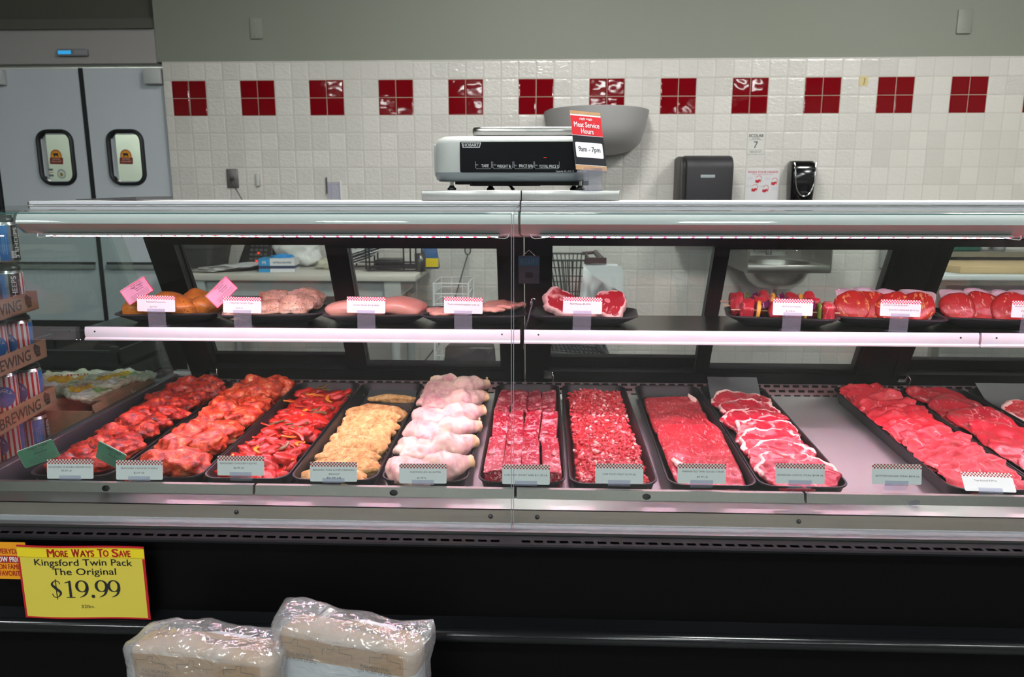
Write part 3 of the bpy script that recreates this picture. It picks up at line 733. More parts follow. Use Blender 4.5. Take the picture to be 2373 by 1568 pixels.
    d1 = P(dr, 'sliding_door', M['frame_black'])
    g = dbox(MB(), pl1 + 0.004, m0 + 0.004, 0.091, 0.572, 0.012, 0.018).build('door_glass', M['glass_rear'], d1); g.location = -root.location + root.location
    dr = MB()
    dbox(dr, m0, pr0, 0.045, 0.066, -0.024, -0.002); dbox(dr, m0, m1, 0.066, 0.585, -0.024, -0.002)
    dbox(dr, pr0 - 0.012, pr0, 0.066, 0.585, -0.024, -0.002); dbox(dr, m0, pr0, 0.560, 0.59, -0.024, -0.002)
    d2 = P(dr, 'sliding_door', M['frame_black'])
    dbox(MB(), m1, pr0 - 0.012, 0.066, 0.560, -0.016, -0.010).build('door_glass', M['glass_rear'], d2)
    for d_ in (d1, d2):
        for ch in d_.children: ch.location = -d_.location - root.location
    # small steel latch bracket low in the corner
    lx = pl1 - 0.02
    lt = MB(); dbox(lt, lx, lx + 0.028, 0.022, 0.052, -0.036, -0.03)
    lt.tube([dpt(lx + 0.03, 0.05, -0.034), dpt(lx + 0.034, 0.044, -0.05), dpt(lx + 0.034, 0.014, -0.05)], 0.002, 6)
    P(lt, 'latch_bracket', M['chrome'])
    # ---- canopy
    yf, yb = 1.93, 2.475
    face = [(1.952, 1.398), (1.944, 1.392), (1.9375, 1.384), (1.933, 1.375), (1.9305, 1.366)]
    prof = [(2.0, 1.422), (2.0, 1.4125), (1.985, 1.4115), (1.985, 1.405)] + face + [(1.972, 1.338), (2.46, 1.300), (yb, 1.300), (yb, 1.408), (2.40, 1.421)]
    cx0 = x0 + (0.012 if end else 0.003)
    P(MB().prism(prof, cx0, x1 - 0.003), 'canopy', M['canopy_white'], autosmooth=30)
    fo = [(y - 0.0022, z) for y, z in face]; P(MB().prism([(fo[0][0] + 0.004, 1.3985)] + fo + [(face[-1][0] + 0.003, 1.3655), (1.953, 1.3975)], cx0, x1 - 0.003), 'canopy_fascia', M['fascia'], autosmooth=40)
    P(MB().box(cx0, x1 - 0.002, 1.990, 2.02, 1.4135, 1.4225), 'canopy_top_rail', M['rail_alu'], bevel=0.002)
    if end:
        rings = []
        for w, q in ((0, 1.0), (-0.014, 0.96), (-0.022, 0.82), (-0.026, 0.55)):
            cyy, czz = 2.1, 1.37
            rings.append([(cx0 + w, cyy + (y - cyy) * q, czz + (z - czz) * q) for y, z in prof])
        P(MB().loft(rings, 0, True, False, True), 'canopy_end_cap', M['end_cap'])
    for (l0, l1) in leds:
        P(MB().prism([(1.956, 1.339), (1.956, 1.3335), (1.985, 1.3325), (1.985, 1.339)], l0 - 0.005, l1 + 0.005), 'led_channel', M['canopy_under'])
        P(MB().prism([(1.9575, 1.3330), (1.9575, 1.3318), (1.9760, 1.3300), (1.9760, 1.3325)], l0, l1), 'led_strip', M['led'])
    for (l0, l1), e in [(q, e) for q in leds for e in (0, 1)]:
        xw = (l0, l1)[e]; s_ = (-1, 1)[e]
        P(MB().tube([(xw - s_ * 0.03, 1.955, 1.3335), (xw, 1.953, 1.330), (xw + s_ * 0.018, 1.955, 1.328), (xw + s_ * 0.026, 1.96, 1.331), (xw + s_ * 0.03, 1.97, 1.338)], 0.0013, 6), 'led_wire', M['card_white'])
    # ---- shelf
    s0, s1, holes = shelf
    sh = MB().box(s0, s1, SHY + 0.008, 2.455, SHZ - 0.006, SHZ)
    P(sh, 'shelf', M['shelf_steel'])
    P(MB().prism([(SHY + 0.012, SHZ - 0.006), (SHY + 0.012, SHZ - 0.036), (SHY + 0.05, SHZ - 0.047), (2.455, SHZ - 0.03), (2.455, SHZ - 0.006)], s0, s1), 'shelf_underside', M['shelf_under'])
    rp = [(SHY, SHZ + 0.001), (SHY + 0.006, SHZ + 0.001), (SHY + 0.010, SHZ - 0.034), (SHY - 0.008, SHZ - 0.038), (SHY - 0.009, SHZ - 0.034), (SHY - 0.002, SHZ - 0.030), (SHY - 0.004, SHZ - 0.02), (SHY - 0.003, SHZ - 0.008)]
    P(MB().prism(rp, s0, s1), 'shelf_rail', M['rail_alu'], autosmooth=40)
    for hx in holes:
        P(MB().lathe([(0, 0), (0.003, 0), (0.0025, 0.0015), (0, 0.0017)], n=10).xf(Matrix.Translation((hx, SHY - 0.003, SHZ - 0.012)) @ Matrix.Rotation(pi / 2, 4, 'X')), 'rail_screw', M['bolt'])
    P(MB().prism([(SHY + 0.015, SHZ - 0.037), (SHY + 0.015, SHZ - 0.040), (SHY + 0.03, SHZ - 0.045), (SHY + 0.03, SHZ - 0.041)], s0 + 0.02, s1 - 0.02), 'shelf_led_strip', M['led_shelf'])
    # ---- glass
    g0, g1 = glassx
    P(MB().box(g0, g1, 1.4965, 1.5035, 0.7445, 1.404), 'front_glass', M['glass'])
    P(MB().box(g0, g1, 1.4962, 1.5038, 1.404, 1.4062), 'front_glass_edge', M['glass_edge'])
    P(MB().box(g0, g1, 1.499, 2.02, 1.4066, 1.4112), 'top_glass', M['glass'])
    for gx in (g0, g1 - 0.0015):
        P(MB().box(gx, gx + 0.0015, 1.4962, 1.5038, 0.745, 1.405), 'polished_glass_edge', M['edge_clear'])
    P(MB().box(g0, g1, 1.4925, 1.4962, 0.7445, 0.7565), 'glass_bottom_rail', M['clear_rail'])
    if end:
        P(MB().prism([(1.505, 0.755), (1.505, 1.404), (2.02, 1.404), (2.44, 1.30), (2.70, 0.775), (2.66, 0.765), (1.66, 0.755)], x0, x0 + 0.006), 'end_glass', M['glass_end'])
        P(MB().prism([(1.505, 0.735), (1.505, 0.757), (2.70, 0.777), (2.70, 0.70), (1.66, 0.66)], x0 - 0.012, x0 + 0.018), 'end_frame', M['end_frame'], bevel=0.003)
    return root
M['bumper'] = flat('bumper', (0.006, 0.0065, 0.008), 0.16, coat=0.2)
M['lip'] = flat('lip', (0.007, 0.0075, 0.009), 0.6, bump=0.15, bscale=900, spec=0.15)
M['slot'] = flat('slot', (0.0005, 0.0005, 0.0005), 0.9, spec=0.0)
M['bolt'] = flat('bolt', (0.06, 0.06, 0.07), 0.3, 1.0)
M['end_cap'] = pane('end_cap', (0.55, 0.57, 0.58), haze=0.5, hazecol=(0.6, 0.6, 0.62))
M['edge_clear'] = pane('edge_clear', (0.75, 0.78, 0.82), haze=0.25, hazecol=(0.9, 0.9, 1.0), boost=2.0)
M['clear_rail'] = pane('clear_rail', (0.80, 0.84, 0.86), haze=0.25, hazecol=(0.75, 0.8, 0.85))
M['end_frame'] = flat('end_frame', (0.03, 0.03, 0.037), 0.3, coat=0.2)

JX, KX = -0.058, 1.255
case_unit('meat_display_case', 'first refrigerated glass meat case, its end beside the stacked cans', -1.380, JX,
          ((-1.302, -1.208), (-0.709, -0.637), (-0.135, JX - 0.002)), ((-1.355, -0.683, -1.045), (-0.683, JX, -0.347)),
          (at(548, 1183, 1.611).x, at(1137, 1195, 1.611).x), ((-1.31, -0.115),), (-1.366, JX - 0.004, (-1.335, -0.115)), (-1.382, JX - 0.0015), True)
case_unit('meat_display_case', 'second refrigerated glass meat case, middle one, under the scale', JX, KX,
          ((JX + 0.002, 0.031), (0.555, 0.604), (1.128, KX - 0.001)), ((JX, 0.616, at(1498, 1153, 1.672).x), (0.616, KX, None)),
          (at(1245, 1196, 1.611).x, at(1851, 1206, 1.611).x), ((0.0, 1.18),), (JX + 0.008, KX - 0.003, (-0.008, KX - 0.055)), (JX + 0.0015, KX - 0.0015))
case_unit('meat_display_case', 'third refrigerated glass meat case running out at the bottom round steak end', KX, 2.55,
          ((KX + 0.001, 1.30), (1.85, 1.90), (2.45, 2.55)), ((KX, 1.9, None), (1.9, 2.55, None)),
          (1.5,), ((1.33, 2.5),), (KX + 0.004, 2.54, (KX + 0.045,)), (KX + 0.0015, 2.55))
# ================================================================== meats: materials
def crust_mat(name, stops, scale, bump=0.6, rough=0.35, coat=0.4, spots=None):
    m = N(name); co = m.coord()
    inf = m.n('ObjectInfo').outputs['Random']
    off = m.n('VectorMath', operation='ADD'); m.set(off.inputs[0], co); m.set(off.inputs[1], m.math('MULTIPLY', inf, 7.0))
    n1 = m.noise(off.outputs[0], scale, 5, 0.62, 0.4)
    col = m.ramp(n1, stops)
    if spots:
        v = m.noise(off.outputs[0], spots[1], 2, 0.5)
        sp = m.ramp(v, [(spots[2], (0, 0, 0)), (spots[2] + 0.04, (1, 1, 1))])
        col = m.mix(sp, col, spots[0])
    h = m.math('ADD', m.noise(off.outputs[0], scale * 2.2, 4, 0.6), m.math('MULTIPLY', n1, 0.7))
    return m.pbr(col, rough, 0.0, m.bump(h, bump, 0.004), coat * 0.5, 0.18)
def beef_mat(name, lean, dark, fat, thr=0.64, scale=16.0, stretch=(1, 1, 1), vein=0.5, rough=0.32, fine=1.0):
    m = N(name); co = m.coord()
    inf = m.n('ObjectInfo').outputs['Random']
    off = m.n('VectorMath', operation='ADD'); m.set(off.inputs[0], co); m.set(off.inputs[1], m.math('MULTIPLY', inf, 11.0))
    mp = m.mapping(off.outputs[0], stretch)
    warp = m.n('VectorMath', operation='ADD'); m.set(warp.inputs[0], mp)
    nz = m.n('TexNoise'); m.set(nz.inputs['Vector'], mp); nz.inputs['Scale'].default_value = scale * 0.8; nz.inputs['Detail'].default_value = 3
    sc = m.n('VectorMath', operation='SCALE'); m.set(sc.inputs[0], nz.outputs[1]); sc.inputs['Scale'].default_value = 0.05
    m.set(warp.inputs[1], sc.outputs[0])
    base = m.mix(m.noise(mp, scale * 0.7, 4, 0.6), dark, lean)
    # veins: thin borders of warped cells, broken up by noise
    ve = m.voro(warp.outputs[0], scale * 1.6, 'DISTANCE_TO_EDGE')
    vm = m.ramp(ve, [(0.0, (1, 1, 1)), (0.05 * vein, (0.8, 0.8, 0.8)), (0.14 * vein, (0, 0, 0))])
    brk = m.ramp(m.noise(mp, scale * 1.1, 3, 0.6), [(0.52, (0, 0, 0)), (0.66, (1, 1, 1))])
    # fine flecks along the grain
    fl = m.ramp(m.noise(m.mapping(warp.outputs[0], (1, 0.33, 1), (0, 0, 0.6)), scale * 6.5 * fine, 3, 0.6), [(thr, (0, 0, 0)), (thr + 0.06, (1, 1, 1))])
    f = m.math('MAXIMUM', m.math('MULTIPLY', vm, brk), m.math('MULTIPLY', fl, 0.75))
    col = m.mix(f, base, fat)
    h = m.math('ADD', m.noise(mp, scale * 5, 3, 0.6), m.math('MULTIPLY', f, 0.35))
    return m.pbr(col, rough, 0.0, m.bump(h, 0.5, 0.003), 0.16, 0.2)
M['adobo'] = crust_mat('adobo', [(0.34, (0.07, 0.003, 0.002)), (0.47, (0.36, 0.010, 0.005)), (0.58, (0.62, 0.035, 0.010)), (0.70, (0.85, 0.22, 0.08))], 48, 1.3, 0.36, 0.5)
M['adobo_thigh'] = crust_mat('adobo_thigh', [(0.34, (0.16, 0.006, 0.003)), (0.45, (0.52, 0.028, 0.008)), (0.56, (0.76, 0.09, 0.022)), (0.70, (0.93, 0.38, 0.20))], 42, 1.1, 0.34, 0.5)
M['fajita'] = crust_mat('fajita', [(0.30, (0.28, 0.006, 0.005)), (0.52, (0.64, 0.016, 0.010)), (0.75, (0.76, 0.05, 0.02))], 40, 0.35, 0.28, 0.6)
M['pepper_red'] = crust_mat('pepper_red', [(0.3, (0.58, 0.02, 0.012)), (0.7, (0.74, 0.06, 0.02))], 20, 0.1, 0.2, 0.6)
M['pepper_orange'] = crust_mat('pepper_orange', [(0.3, (0.80, 0.20, 0.02)), (0.7, (0.90, 0.36, 0.03))], 20, 0.1, 0.2, 0.6)
M['pepper_green'] = crust_mat('pepper_green', [(0.3, (0.10, 0.07, 0.02)), (0.7, (0.20, 0.14, 0.04))], 20, 0.1, 0.2, 0.6)
M['breaded'] = crust_mat('breaded', [(0.30, (0.36, 0.15, 0.04)), (0.45, (0.62, 0.33, 0.11)), (0.60, (0.78, 0.48, 0.20)), (0.76, (0.90, 0.68, 0.38))], 60, 1.0, 0.75, 0.0, ((0.30, 0.12, 0.04), 260, 0.66))
M['crumb'] = flat('crumb', (0.78, 0.52, 0.25), 0.8)
M['skin'] = crust_mat('skin', [(0.32, (0.62, 0.28, 0.30)), (0.46, (0.76, 0.48, 0.44)), (0.58, (0.84, 0.60, 0.50)), (0.74, (0.88, 0.70, 0.54))], 20, 0.35, 0.34, 0.4)
M['knuckle'] = crust_mat('knuckle', [(0.3, (0.82, 0.56, 0.42)), (0.7, (0.88, 0.60, 0.22))], 20, 0.15, 0.3, 0.4)
M['orange_drum'] = crust_mat('orange_drum', [(0.32, (0.28, 0.09, 0.015)), (0.5, (0.58, 0.20, 0.03)), (0.7, (0.76, 0.30, 0.05))], 22, 0.4, 0.34, 0.4, ((0.10, 0.05, 0.02), 190, 0.64))
M['peppered'] = crust_mat('peppered', [(0.32, (0.42, 0.22, 0.13)), (0.5, (0.70, 0.46, 0.33)), (0.7, (0.85, 0.64, 0.54))], 20, 0.6, 0.42, 0.2, ((0.09, 0.045, 0.028), 330, 0.60))
M['breast'] = crust_mat('breast', [(0.3, (0.62, 0.27, 0.21)), (0.6, (0.72, 0.37, 0.29)), (0.8, (0.78, 0.47, 0.38))], 9, 0.12, 0.3, 0.4)
FATC = (0.86, 0.58, 0.55)
M['rib_beef'] = beef_mat('rib_beef', (0.47, 0.018, 0.045), (0.31, 0.008, 0.020), (0.85, 0.48, 0.50), 0.555, 22, (1, 1, 1), 1.6)
M['ground_beef'] = beef_mat('ground_beef', (0.60, 0.028, 0.042), (0.42, 0.010, 0.016), (0.86, 0.42, 0.42), 0.60, 22, (1, 1, 1), 0.6)
M['ground_fat'] = flat('ground_fat', (0.82, 0.46, 0.42), 0.3, coat=0.3)
M['steak_beef'] = beef_mat('steak_beef', (0.45, 0.026, 0.042), (0.31, 0.010, 0.018), (0.74, 0.27, 0.28), 0.575, 13, (1, 1, 1), 0.10, 0.32, 1.9)
M['chuck_beef'] = beef_mat('chuck_beef', (0.52, 0.016, 0.045), (0.34, 0.007, 0.020), FATC, 0.62, 12, (1, 1, 1), 0.7)
M['round_beef'] = beef_mat('round_beef', (0.62, 0.024, 0.042), (0.46, 0.012, 0.022), (0.84, 0.38, 0.38), 0.64, 15, (1, 1, 1), 0.26, 0.45)
M['steak_beef2'] = beef_mat('steak_beef2', (0.46, 0.018, 0.036), (0.32, 0.008, 0.016), (0.78, 0.34, 0.34), 0.60, 12, (1, 1, 1), 0.24)
M['fat'] = flat('fat', (0.84, 0.56, 0.50), 0.35, coat=0.3, bump=0.3, bscale=120, var=0.12)
M['bone'] = flat('bone', (0.66, 0.24, 0.25), 0.4, bump=0.2, bscale=150, var=0.35)
M['shank_beef'] = beef_mat('shank_beef', (0.44, 0.014, 0.03), (0.28, 0.006, 0.015), FATC, 0.64, 14, (1, 1, 1), 1.0)
M['kabob_beef'] = beef_mat('kabob_beef', (0.55, 0.03, 0.05), (0.36, 0.012, 0.022), (0.84, 0.42, 0.42), 0.64, 20, (1, 1, 1), 0.4)
M['patty'] = beef_mat('patty', (0.54, 0.018, 0.022), (0.40, 0.010, 0.013), (0.86, 0.50, 0.34), 0.60, 18, (1, 1, 1), 0.02)
M['patty_cheese'] = beef_mat('patty_cheese', (0.54, 0.025, 0.022), (0.40, 0.012, 0.012), (0.86, 0.46, 0.14), 0.57, 20, (1, 1, 1), 0.02)
M['onion'] = flat('onion', (0.13, 0.006, 0.075), 0.25, coat=0.3); M['onion_white'] = flat('onion_white', (0.78, 0.62, 0.74), 0.3)
M['squash'] = flat('squash', (0.82, 0.60, 0.36), 0.4, var=0.1, bscale=150); M['squash_skin'] = flat('squash_skin', (0.80, 0.46, 0.06), 0.3, coat=0.3)
M['skewer'] = flat('skewer', (0.78, 0.55, 0.33), 0.6)
M['tray_black'] = flat('tray_black', (0.009, 0.0085, 0.010), 0.36, bump=0.08, bscale=350, spec=0.35)
M['foam_black'] = flat('foam_black', (0.030, 0.026, 0.034), 0.38, bump=0.12, bscale=500)
M['liner'] = flat('liner', (0.035, 0.034, 0.04), 0.5, bump=0.1, bscale=60)
M['butcher_paper'] = flat('butcher_paper', (0.62, 0.50, 0.56), 0.35, bump=0.2, bscale=40)

# ------------------------------------------------------------------ meats: shapes
def ico(sub):
    bm = bmesh.new(); bmesh.ops.create_icosphere(bm, subdivisions=sub, radius=1.0)
    v = [Vector(q.co) for q in bm.verts]; f = [tuple(x.index for x in p.verts) for p in bm.faces]; bm.free()
    return v, f
_ICO = {k: ico(k) for k in (1, 2, 3, 4)}
def blob(seed, size, amp=0.25, freq=1.6, sub=3, sq=1.0, bottom=None, detail=0.0):
    """a lump: ellipsoid pushed about by noise; bottom flattens it; sq > 1 squares it off"""
    v0, f = _ICO[sub]; r = random.Random(seed); off = Vector((r.uniform(-50, 50), r.uniform(-50, 50), r.uniform(-50, 50)))
    out = []
    for v in v0:
        d = 1 + amp * fbm(v * freq + off, 1.0, 2)
        if detail: d += detail * mnoise.noise(v * freq * 4.5 + off)
        p = v * d
        if sq != 1.0:
            p = Vector([(abs(c) ** (1 / sq)) * (1 if c > 0 else -1) for c in v]) * d
        p = Vector((p.x * size[0], p.y * size[1], p.z * size[2]))
        if bottom is not None and p.z < -bottom * size[2]:
            p.z = -bottom * size[2] + (p.z + bottom * size[2]) * 0.15
        out.append(p)
    return out, f
def blob_obj_mesh(mb, *a, mi=0, M4=None, **k):
    v, f = blob(*a, **k); st = len(mb.v); mb.add(v, f, mi, True)
    if M4 is not None: mb.xf(M4, st)
    return mb
def sheet(mb, seed, w, l, th, wav=0.006, wf=14.0, edge=0.12, sq=3.2, fold=0.0, nx=22, ny=18, mi=0, rim=1, rimw=0.0, arc=False):
    """a slice of meat: wavy slab with an irregular outline, x across, y along; returns in local coordinates"""
    r = random.Random(seed); off = Vector((r.uniform(-40, 40), r.uniform(-40, 40), 0))
    top = []; 
    for j in range(ny + 1):
        for i in range(nx + 1):
            u = -1 + 2 * i / nx; v = -1 + 2 * j / ny
            a = max(abs(u), abs(v)); rr = (abs(u) ** sq + abs(v) ** sq) ** (1 / sq) or 1e-6
            k = (a / rr) if a > 0 else 1
            ang = atan2(v, u); e = 1 + edge * mnoise.noise(Vector((cos(ang) * 1.7, sin(ang) * 1.7, seed * 3.7))) + 0.35 * edge * mnoise.noise(Vector((cos(ang) * 6, sin(ang) * 6, seed * 1.3)))
            x = u * k * w / 2 * (1 + (e - 1) * a); y = v * k * l / 2 * (1 + (e - 1) * a)
            z = wav * (fbm(Vector((x, y, 0)) + off, wf, 2)) + 0.35 * wav * mnoise.noise(Vector((x, y * 0.7, 5)) * wf * 3 + off)
            if fold: z += fold * max(0, mnoise.noise(Vector((x * 0.5, y * 1.8, 2)) * wf * 0.9 + off)) ** 2 * 3
            top.append((x, y, z, a))
    n = (nx + 1) * (ny + 1)
    vs = [(x, y, z + th / 2 * (1 if a < 0.99 else 0.35)) for x, y, z, a in top] + [(x, y, z - th / 2 * (1 if a < 0.99 else 0.35)) for x, y, z, a in top]
    F = []; Fr = []
    for j in range(ny):
        for i in range(nx):
            a = j * (nx + 1) + i; q = (a, a + 1, a + nx + 2, a + nx + 1)
            edgey = max(top[k][3] for k in q) > 1 - rimw * (0.6 + 0.8 * mnoise.noise(Vector((top[a][0] * 30, top[a][1] * 30, seed)))) and (not arc or top[a][1] > 0.01 * l + 0.25 * l * mnoise.noise(Vector((top[a][0] * 14, 0.5, seed))))
            (Fr if edgey and rimw else F).append(q)
            F.append(tuple(n + k for k in reversed(q)))
    bd = [i for i in range(nx + 1)] + [(j * (nx + 1) + nx) for j in range(1, ny + 1)] + [ny * (nx + 1) + i for i in range(nx - 1, -1, -1)] + [j * (nx + 1) for j in range(ny - 1, 0, -1)]
    for k in range(len(bd)):
        a, b = bd[k], bd[(k + 1) % len(bd)]
        (Fr if rimw and (not arc or top[a][1] > 0) else F).append((b, a, n + a, n + b))
    o = len(mb.v)
    mb.add(vs, F, mi, True)
    if Fr:
        # share the vertices with the rest
        for f in Fr: mb.f.append(tuple(i + o for i in f)); mb.m.append(rim); mb.s.append(True)
    return mb
_PROTO = {}
def put(name, key, maker, mats, loc, rot, label, cat, group, scale=(1, 1, 1)):
    """one piece of food as an object of its own; meshes are shared between like pieces"""
    if key not in _PROTO:
        mb = MB(); maker(mb); o = mb.build(name, mats); _PROTO[key] = o.data
        me = o.data
    else:
        o = bpy.data.objects.new(name, _PROTO[key]); COL.objects.link(o)
    o.location = loc; o.rotation_euler = rot; o.scale = scale
    return tag(o, label, cat, group)

# ------------------------------------------------------------------ deck trays
TA = math.atan(0.0475)
TL = 0.842; TW = 0.226; TH = 0.0455
def tray_mesh(mb):
    def ring(w, l, r, z, dy=0.0): return [(a, TL / 2 + b + dy, z) for a, b in rrect(w, l, r, 5)]
    rings = [ring(TW - 0.034, TL - 0.034, 0.03, 0.0), ring(TW - 0.012, TL - 0.012, 0.038, TH - 0.006), ring(TW - 0.004, TL - 0.004, 0.04, TH - 0.005), ring(TW, TL, 0.042, TH - 0.002), ring(TW - 0.001, TL - 0.001, 0.042, TH),
             ring(TW - 0.009, TL - 0.009, 0.04, TH), ring(TW - 0.013, TL - 0.013, 0.038, TH - 0.003), ring(TW - 0.038, TL - 0.038, 0.028, 0.005)]
    mb.loft(rings, 0, True)
TX = [-1.2285, -0.992, -0.764, -0.533, -0.297, -0.047, 0.187, 0.436, 0.664, 1.132, 1.362, 1.605]
TNAME = ['drumsticks coated in red seasoning', 'thighs coated in red seasoning', 'red chicken fajita mix', 'breaded chicken slices', 'pale chicken leg quarters', 'beef short ribs', 'chopped taco meat', 'two large thin steaks', 'fat-edged chuck steaks', 'folded top round slices', 'dark red thin beef sheets', 'pale pink meat beside the frame edge']
TY0 = 1.803
trays = []
me_t = None
for i, x in enumerate(TX):
    if me_t is None:
        mb = MB(); tray_mesh(mb); o = mb.build('meat_tray', M['tray_black'], autosmooth=40); me_t = o.data
    else:
        o = bpy.data.objects.new('meat_tray', me_t); COL.objects.link(o)
    o.location = (x, TY0, deck_z(TY0) + 0.0006); o.rotation_euler = (TA, 0, (0, 0, 0, 0, 0, 0.0, 0, -0.012, -0.014, -0.014, -0.012, 0)[i])
    tag(o, 'long black tray on the case deck holding ' + TNAME[i], 'tray', 'long black meat trays')
    trays.append(o)
bpy.context.view_layer.update()
def tp(i, u, v, h):      # u across -1..1, v along 0..1, h above the tray floor
    return trays[i].matrix_world @ Vector((u * (TW / 2 - 0.02), 0.02 + v * (TL - 0.04), 0.006 + h))
def trot(i, rx=0, ry=0, rz=0): return (TA + rx, ry, rz + trays[i].rotation_euler.z)

R = random.Random(11)
# tray 1: red drumsticks
def drum(seed, w, mats=1):
    def mk(mb):
        v, f = blob(seed, (0.047 * w, 0.036, 0.028), 0.30, 1.5, 4, 1.0, 0.75, 0.13)
        out = []
        for p in v:
            t = p.x / 0.047
            s = 1.0 if t < 0.1 else 1.0 - 0.42 * min(1, (t - 0.1))
            out.append((p.x + 0.012 * max(0, t), p.y * s, p.z * s))
        mb.add(out, f, 0, True)
        kn, kf = blob(seed + 9, (0.013, 0.012, 0.011), 0.3, 2, 2)
        mb.add([(a.x + 0.058, a.y, a.z - 0.002) for a in kn], kf, 0, True)
    return mk
nr = 10
for r in range(nr):
    for c in (0, 1):
        v = 0.055 + 0.90 * r / (nr - 1) + (0.02 if c else 0) + R.uniform(-0.008, 0.008)
        u = (-0.42, 0.40)[c] + R.uniform(-0.08, 0.08)
        flip = R.random() < 0.3
        put('seasoned_drumstick', 'drum%d' % ((r * 2 + c) % 6), drum(100 + (r * 2 + c) % 6, 1.0), M['adobo'], tp(0, u, min(v, 0.965), 0.032 + R.uniform(-0.004, 0.012)),
            trot(0, R.uniform(-.25, .25), R.uniform(-.25, .2), R.uniform(-.5, .5) + (pi if flip else 0)),
            'red seasoned drumstick, %s from the tray front in the row %s the can stack' % (ORD[r], ('beside', 'away from')[c]), 'drumstick', 'red drumsticks in the first tray', (R.uniform(.95, 1.15), R.uniform(.95, 1.2), R.uniform(.95, 1.2)))
# tray 2: red thighs
nr = 7
for r in range(nr):
    for c in (0, 1):
        v = 0.05 + 0.90 * r / (nr - 1) + (0.035 if c else 0) + R.uniform(-0.012, 0.012)
        u = (-0.40, 0.42)[c] + R.uniform(-0.08, 0.08)
        k = (r * 2 + c) % 6
        put('seasoned_thigh', 'thigh%d' % k, lambda mb, k=k: blob_obj_mesh(mb, 200 + k, (0.053, 0.058, 0.034), 0.38, 1.4, 4, 1.1, 0.7, 0.09), M['adobo_thigh'], tp(1, u, min(v, 0.95), 0.032 + R.uniform(-0.003, 0.01)),
            trot(1, R.uniform(-.25, .25), R.uniform(-.2, .2), R.uniform(-.8, .8)),
            'orange-red seasoned thigh, %s from the tray front in the row %s the fajita tray' % (ORD[r], ('away from', 'beside')[c]), 'chicken thigh', 'red thighs in the second tray', (R.uniform(.95, 1.12), R.uniform(.95, 1.12), R.uniform(.95, 1.15)))
# tray 3: fajita mix
def strip(seed, L, w, th, bend):
    def mk(mb):
        n = 9; rings = []
        for j in range(n):
            t = j / (n - 1); a = bend * (t - 0.5)
            cx, cyy = (L / bend) * sin(a), (L / bend) * (1 - cos(a))
            ww = w * (0.5 + 0.5 * sin(pi * min(1, max(0.06, t * 0.94 + 0.03))))
            rings.append([(cx - sin(a) * q * ww, cyy + cos(a) * q * ww, z * th + 0.002 * mnoise.noise(Vector((t * 3, q, seed)))) for q, z in ((-1, -.5), (1, -.5), (1.05, 0.2), (0.6, .5), (-.6, .5), (-1.05, .2))])
        mb.loft(rings, 0, True)
    return mk
FJ = 'red chicken fajita pieces'
n = 0
for layer, cnt, hh in ((0, 78, 0.012), (1, 62, 0.030)):
    for q in range(cnt):
        row, col = divmod(q, 6)
        nrow = (cnt + 5) // 6
        v = 0.04 + 0.90 * (row + R.uniform(-.4, .4)) / max(1, nrow - 1) * (0.98 if layer == 0 else 0.96)
        u = -0.86 + 1.72 * (col + R.uniform(.0, .9)) / 6
        if layer: u *= 0.86
        v = max(0.03, min(0.94, v))
        k = R.randrange(8)
        put('fajita_chicken_piece', 'faj%d' % k, lambda mb, k=k: blob_obj_mesh(mb, 300 + k, (0.030 + 0.003 * (k % 3), 0.021, 0.013), 0.5, 1.3, 3, 1.1, None, 0.06), M['fajita'], tp(2, u, v, hh + R.uniform(-0.004, 0.008)),
            trot(2, R.uniform(-.5, .5), R.uniform(-.5, .5), R.uniform(0, pi)), 'shiny red piece of chicken in the fajita mix tray', 'chicken piece', FJ, [R.uniform(.85, 1.2)] * 3)
for q in range(54):
    kind = ('pepper_red', 'pepper_orange', 'pepper_green', 'pepper_red')[q % 4]
    v = R.uniform(0.03, 0.92); u = R.uniform(-0.85, 0.85); k = (q // 4) % 4
    if q == 1: u, v = -0.84, 0.13
    if q == 5: u, v = 0.1, 0.07
    cl = {'pepper_red': 'glossy red', 'pepper_orange': 'bright orange', 'pepper_green': 'dull green'}[kind]
    put('pepper_strip', kind + str(k), strip(k, 0.045 + 0.008 * k, 0.0055, 0.005, (0.8, 1.6, 2.3, 1.2)[k]), M[kind], tp(2, u, v, 0.046 + R.uniform(-0.008, 0.004) - 0.012 * (abs(u) > 0.7)),
        trot(2, R.uniform(-.4, .4), R.uniform(-.4, .4), R.uniform(0, 2 * pi)), cl + ' strip of pepper lying in the fajita mix tray', 'pepper strip', cl + ' pepper strips')
# tray 4: breaded slices
def cutlet(seed, w=0.092):
    def mk(mb):
        v, f = blob(seed, (w, 0.031, 0.0125), 0.20, 1.3, 4, 1.15, 0.8, 0.0)
        o = Vector((seed * 1.3, 0, 0))
        mb.add([p * (1 + 0.05 * mnoise.noise(p * 320 + o)) + Vector((0, 0, 0.006 * mnoise.noise(p * 18 + o) + 0.0022 * mnoise.noise(p * 420 + o))) for p in v], f, 0, True)
    return mk
vs = [0.015, 0.10, 0.185, 0.27, 0.35, 0.43, 0.50, 0.575, 0.64]
for r, v in enumerate(vs):
    put('breaded_chicken_slice', 'cut%d' % (r % 5), cutlet(400 + r % 5), M['breaded'], tp(3, (-0.02, 0.06, -0.04, 0.08, 0.0, 0.05, 0.02, -0.06, 0.05)[r], v + 0.01, 0.026 + 0.002 * (r % 2)),
        trot(3, 0.50 + R.uniform(-.06, .06), R.uniform(-.06, .06), R.uniform(-.12, .12) - 0.05), 'breaded chicken slice, %s from the front of its tray' % ORD[r], 'breaded chicken', 'breaded chicken slices', (R.uniform(.93, 1.03), R.uniform(1.05, 1.35), 1.1))
